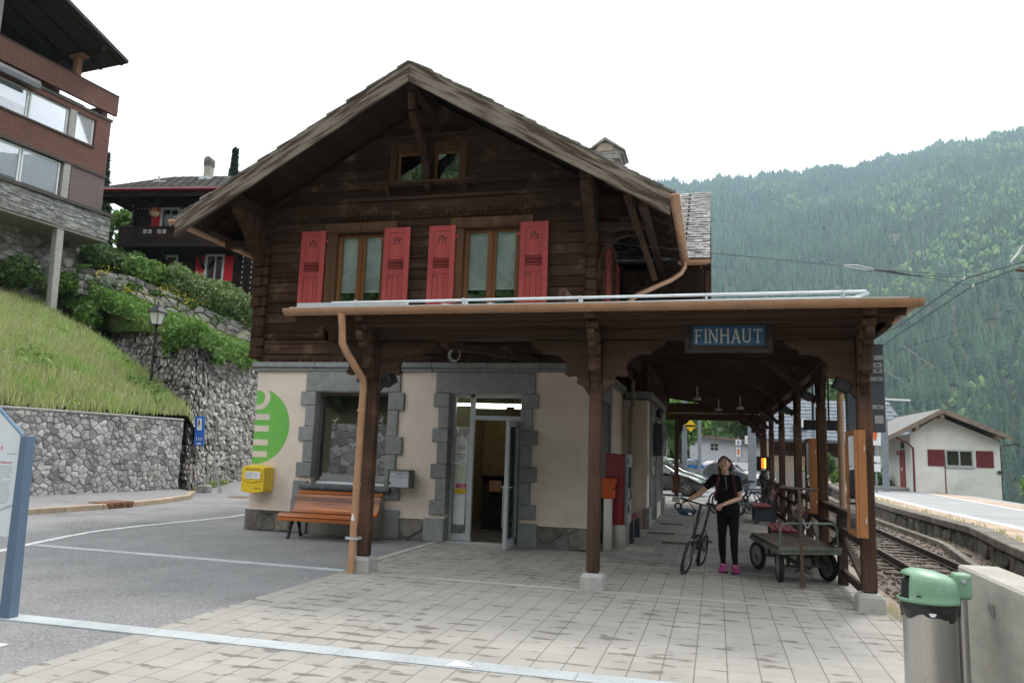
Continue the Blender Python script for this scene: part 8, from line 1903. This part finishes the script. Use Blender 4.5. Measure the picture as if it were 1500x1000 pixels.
# ---------------------------------------------------------------- far forest across the valley: one countless wood
def forest(name,N,kind,mat,label,seed):
    r=np.random.default_rng(seed)
    az=np.radians(r.uniform(-10,40,N)); rr=np.sqrt(r.uniform(400**2,2030**2,N)); x=rr*np.sin(az); y=rr*np.cos(az); z=hterr(x,y)
    dens=fbm(x,y,.012,seed)+.6*fbm(x,y,.035,seed+3)
    el=np.degrees(np.arctan2(z,rr)); azd=np.degrees(az)
    if kind=='c': ok=dens>-.75-.2*(rr>900)
    else: ok=(fbm(x,y,.006,3)+.7*fbm(x,y,.02,11)+.055*(azd-11)-.015*(el-6)>-.02)
    x,y,z,rr=x[ok],y[ok],z[ok],rr[ok]; n=len(x)
    if kind=='c':
        tiers=5; m=9; V=[];F=[]
        for t in range(tiers):
            z0=.10+.165*t; z1=min(1.0,z0+.36-.02*t); R0=.5*(1-t/(tiers+.35))
            b0=len(V)
            for k in range(m): a=2*math.pi*k/m+t*.4; q=R0*(1 if k%2 else .62); V.append((q*math.cos(a),q*math.sin(a),z0-(.05 if k%2 else 0)))
            V.append((0,0,z1))
            for k in range(m): F.append((b0+k,b0+(k+1)%m,b0+m))
        V=np.array(V);F=np.array(F); H=r.uniform(11,25,n)*(1+.15*(rr<800)); Wd=H*r.uniform(.34,.5,n)
    else:
        V=[];F=[]; rr_=random.Random(5)
        for k in range(7):
            c=np.array([rr_.uniform(-.28,.28),rr_.uniform(-.28,.28),rr_.uniform(.38,.85)]); R0=rr_.uniform(.2,.30); b0=len(V); 
            ring=[(math.cos(a),math.sin(a)) for a in np.linspace(0,2*math.pi,7)[:-1]]
            V.append(c+np.array([0,0,R0])); 
            for q,zz in ((.85,.45),(.9,-.35)):
                for a in ring: V.append(c+R0*np.array([a[0]*q*rr_.uniform(.75,1.2),a[1]*q*rr_.uniform(.75,1.2),zz*rr_.uniform(.6,1.3)]))
            for i in range(6): F.append((b0,b0+1+i,b0+1+(i+1)%6)); F.append((b0+1+i,b0+7+i,b0+7+(i+1)%6)); F.append((b0+1+i,b0+7+(i+1)%6,b0+1+(i+1)%6))
        V=np.array(V);F=np.array(F); H=r.uniform(8,15,n)*np.clip(rr/950,.6,1); Wd=H*r.uniform(.65,.95,n)
    a=r.uniform(0,6.28,n); ca,sa=np.cos(a)[:,None],np.sin(a)[:,None]; jit=r.uniform(.88,1.12,(n,len(V)))
    vx=V[None,:,0]*Wd[:,None]*jit; vy=V[None,:,1]*Wd[:,None]*jit
    P=np.stack([vx*ca-vy*sa+x[:,None],vx*sa+vy*ca+y[:,None],V[None,:,2]*H[:,None]+z[:,None]-1.5],-1)
    g=r.uniform(.65,1.4,n)*(1+.25*fbm(x,y,.02,7)); warm=r.normal(0,.10,n)+.12*fbm(x,y,.008,2); col=np.stack([g*(1+warm),g*(1+.35*warm),g*(1-.3*warm)],-1).clip(.3,2.2)
    col=np.repeat(col,len(V),0)
    FF=(F[None]+np.arange(n)[:,None,None]*len(V)).reshape(-1,3)
    o=npmesh(name,P.reshape(-1,3),FF,mat,col=col); return tag(o,label,'forest',kind='stuff')
forest('forest',36000,'c',M('far conifer foliage',(.024,.055,.023),(.036,.074,.028),rough=.8,scale=.02,tint=True),'dense conifer forest covering the mountainside across the valley',21)
forest('forest',26000,'d',M('far leafy foliage',(.08,.14,.036),(.11,.175,.046),rough=.8,scale=.02,tint=True),'lighter leafy trees mixed into the forest to hint at sunlight on the right flank of the mountain',22)  # pale leaf colour, thicker to the right, also stands in for sunlit patches
# wooded slope close behind the car park
r=np.random.default_rng(4); N=900; x=r.uniform(-60,22,N); y=r.uniform(122,240,N); z=hterr(x,y); bl=[(np.array([x[i],y[i],z[i]+r.uniform(1,4)]),r.uniform(1.6,3.6)) for i in range(N)]
P,d=blobpts(60000,bl,.15); o=leaves('wood',P,.75,mLeafD,None,d); tag(o,'dark green wood on the slope rising behind the long grey building','wood',kind='stuff')
N=1500; x=r.uniform(-70,120,N); y=r.uniform(-190,-34,N); z=hterr(x,y); bl=[(np.array([x[i],y[i],z[i]+r.uniform(2,7)]),r.uniform(2.5,5)) for i in range(N)]
P,d=blobpts(190000,bl,.1); o=leaves('wood',P,1.0,mLeafD,None,d); tag(o,'dark wooded hillside behind the viewer, seen in the window reflections','wood',kind='stuff')
stonewall('rough stone wall across the road behind the viewer, reflected in the shop window','retaining wall',[(3,-15.2,-.05,2.9),(-22,-15.2,-.05,2.9)],.5,.42,mStoneA,14,depth=.06,gap=.018,mortar=mMortL)
# ---------------------------------------------------------------- valley haze
b=B(); b.box(-2750,-2750,-240,2750,2750,1150); hz=b.build('haze',None); hm_=bpy.data.materials.new('valley haze'); hm_.use_nodes=True; t=hm_.node_tree; t.nodes.remove(t.nodes['Principled BSDF']); pv=t.nodes.new('ShaderNodeVolumePrincipled'); pv.inputs['Color'].default_value=(.58,.79,1,1); pv.inputs['Density'].default_value=.00015; pv.inputs['Anisotropy'].default_value=.3; t.links.new(pv.outputs[0],t.nodes['Material Output'].inputs['Volume']); hz.data.materials.append(hm_)
tag(hz,'thin blue haze filling the valley','haze',kind='stuff'); hz.display_type='WIRE'
# ---------------------------------------------------------------- give separate pieces of one kind an object each
def split(o,gap=.12,maxn=60):
    me=o.data; n=len(me.vertices); par=list(range(n))
    def fd(i):
        while par[i]!=i: par[i]=par[par[i]]; i=par[i]
        return i
    for e in me.edges:
        a,c=fd(e.vertices[0]),fd(e.vertices[1])
        if a!=c: par[a]=c
    co=np.empty(n*3,np.float32); me.vertices.foreach_get('co',co); co=co.reshape(-1,3); rt_=np.array([fd(i) for i in range(n)]); ids=np.unique(rt_)
    if len(ids)<2 or len(ids)>900: return
    lo=np.array([co[rt_==i].min(0) for i in ids])-gap/2; hi=np.array([co[rt_==i].max(0) for i in ids])+gap/2; g=list(range(len(ids)))
    def f2(i):
        while g[i]!=i: g[i]=g[g[i]]; i=g[i]
        return i
    for i in range(len(ids)):
        ov=np.where(np.all((lo[i]<hi[i+1:])&(hi[i]>lo[i+1:]),axis=1))[0]+i+1
        for j in ov:
            a,c=f2(i),f2(j)
            if a!=c: g[a]=c
    grp=np.array([f2(i) for i in range(len(ids))]); u=np.unique(grp)
    if len(u)<2 or len(u)>maxn: return
    vg=grp[np.searchsorted(ids,rt_)]; polys=[tuple(p.vertices) for p in me.polygons]; sm=me.polygons[0].use_smooth
    for q in u[1:]:
        idx=np.where(vg==q)[0]; mp={int(v):k for k,v in enumerate(idx)}; m2=bpy.data.meshes.new(o.name.split('.')[0]); m2.from_pydata(co[idx].tolist(),[],[tuple(mp[v] for v in p) for p in polys if p[0] in mp]); m2.materials.append(me.materials[0])
        if sm: m2.polygons.foreach_set('use_smooth',[True]*len(m2.polygons))
        c=o.copy(); c.data=m2; C.objects.link(c)
    idx=np.where(vg==u[0])[0]; mp={int(v):k for k,v in enumerate(idx)}; m2=bpy.data.meshes.new(o.name.split('.')[0]); m2.from_pydata(co[idx].tolist(),[],[tuple(mp[v] for v in p) for p in polys if p[0] in mp]); m2.materials.append(me.materials[0])
    if sm: m2.polygons.foreach_set('use_smooth',[True]*len(m2.polygons))
    o.data=m2
SPL='upright log_ends eave_strut plinth plinth_bed plinth_cap braces eave_gutter door_surround stacked_console ceiling_light ceiling_lamp concrete_mullion carved_console window_casing purlins dark_door risalit_plinth interior_wall display_screen roof_beams edge_ornament wall_stub gutter_strap back_opening base_wall end_wall wall ceiling_fitting window_surround attic_shelf rafters log_wall side_wall snow_stop grille plaster_wall panel_joint housing cross_gable_boards back_wall symbol hinge sash bird_sticker label'.split()
for o in list(C.objects):
    if o.type=='MESH' and o.name.split('.')[0] in SPL and len(o.data.vertices)<9000 : split(o,.03 if o.name.startswith('label') else .12)
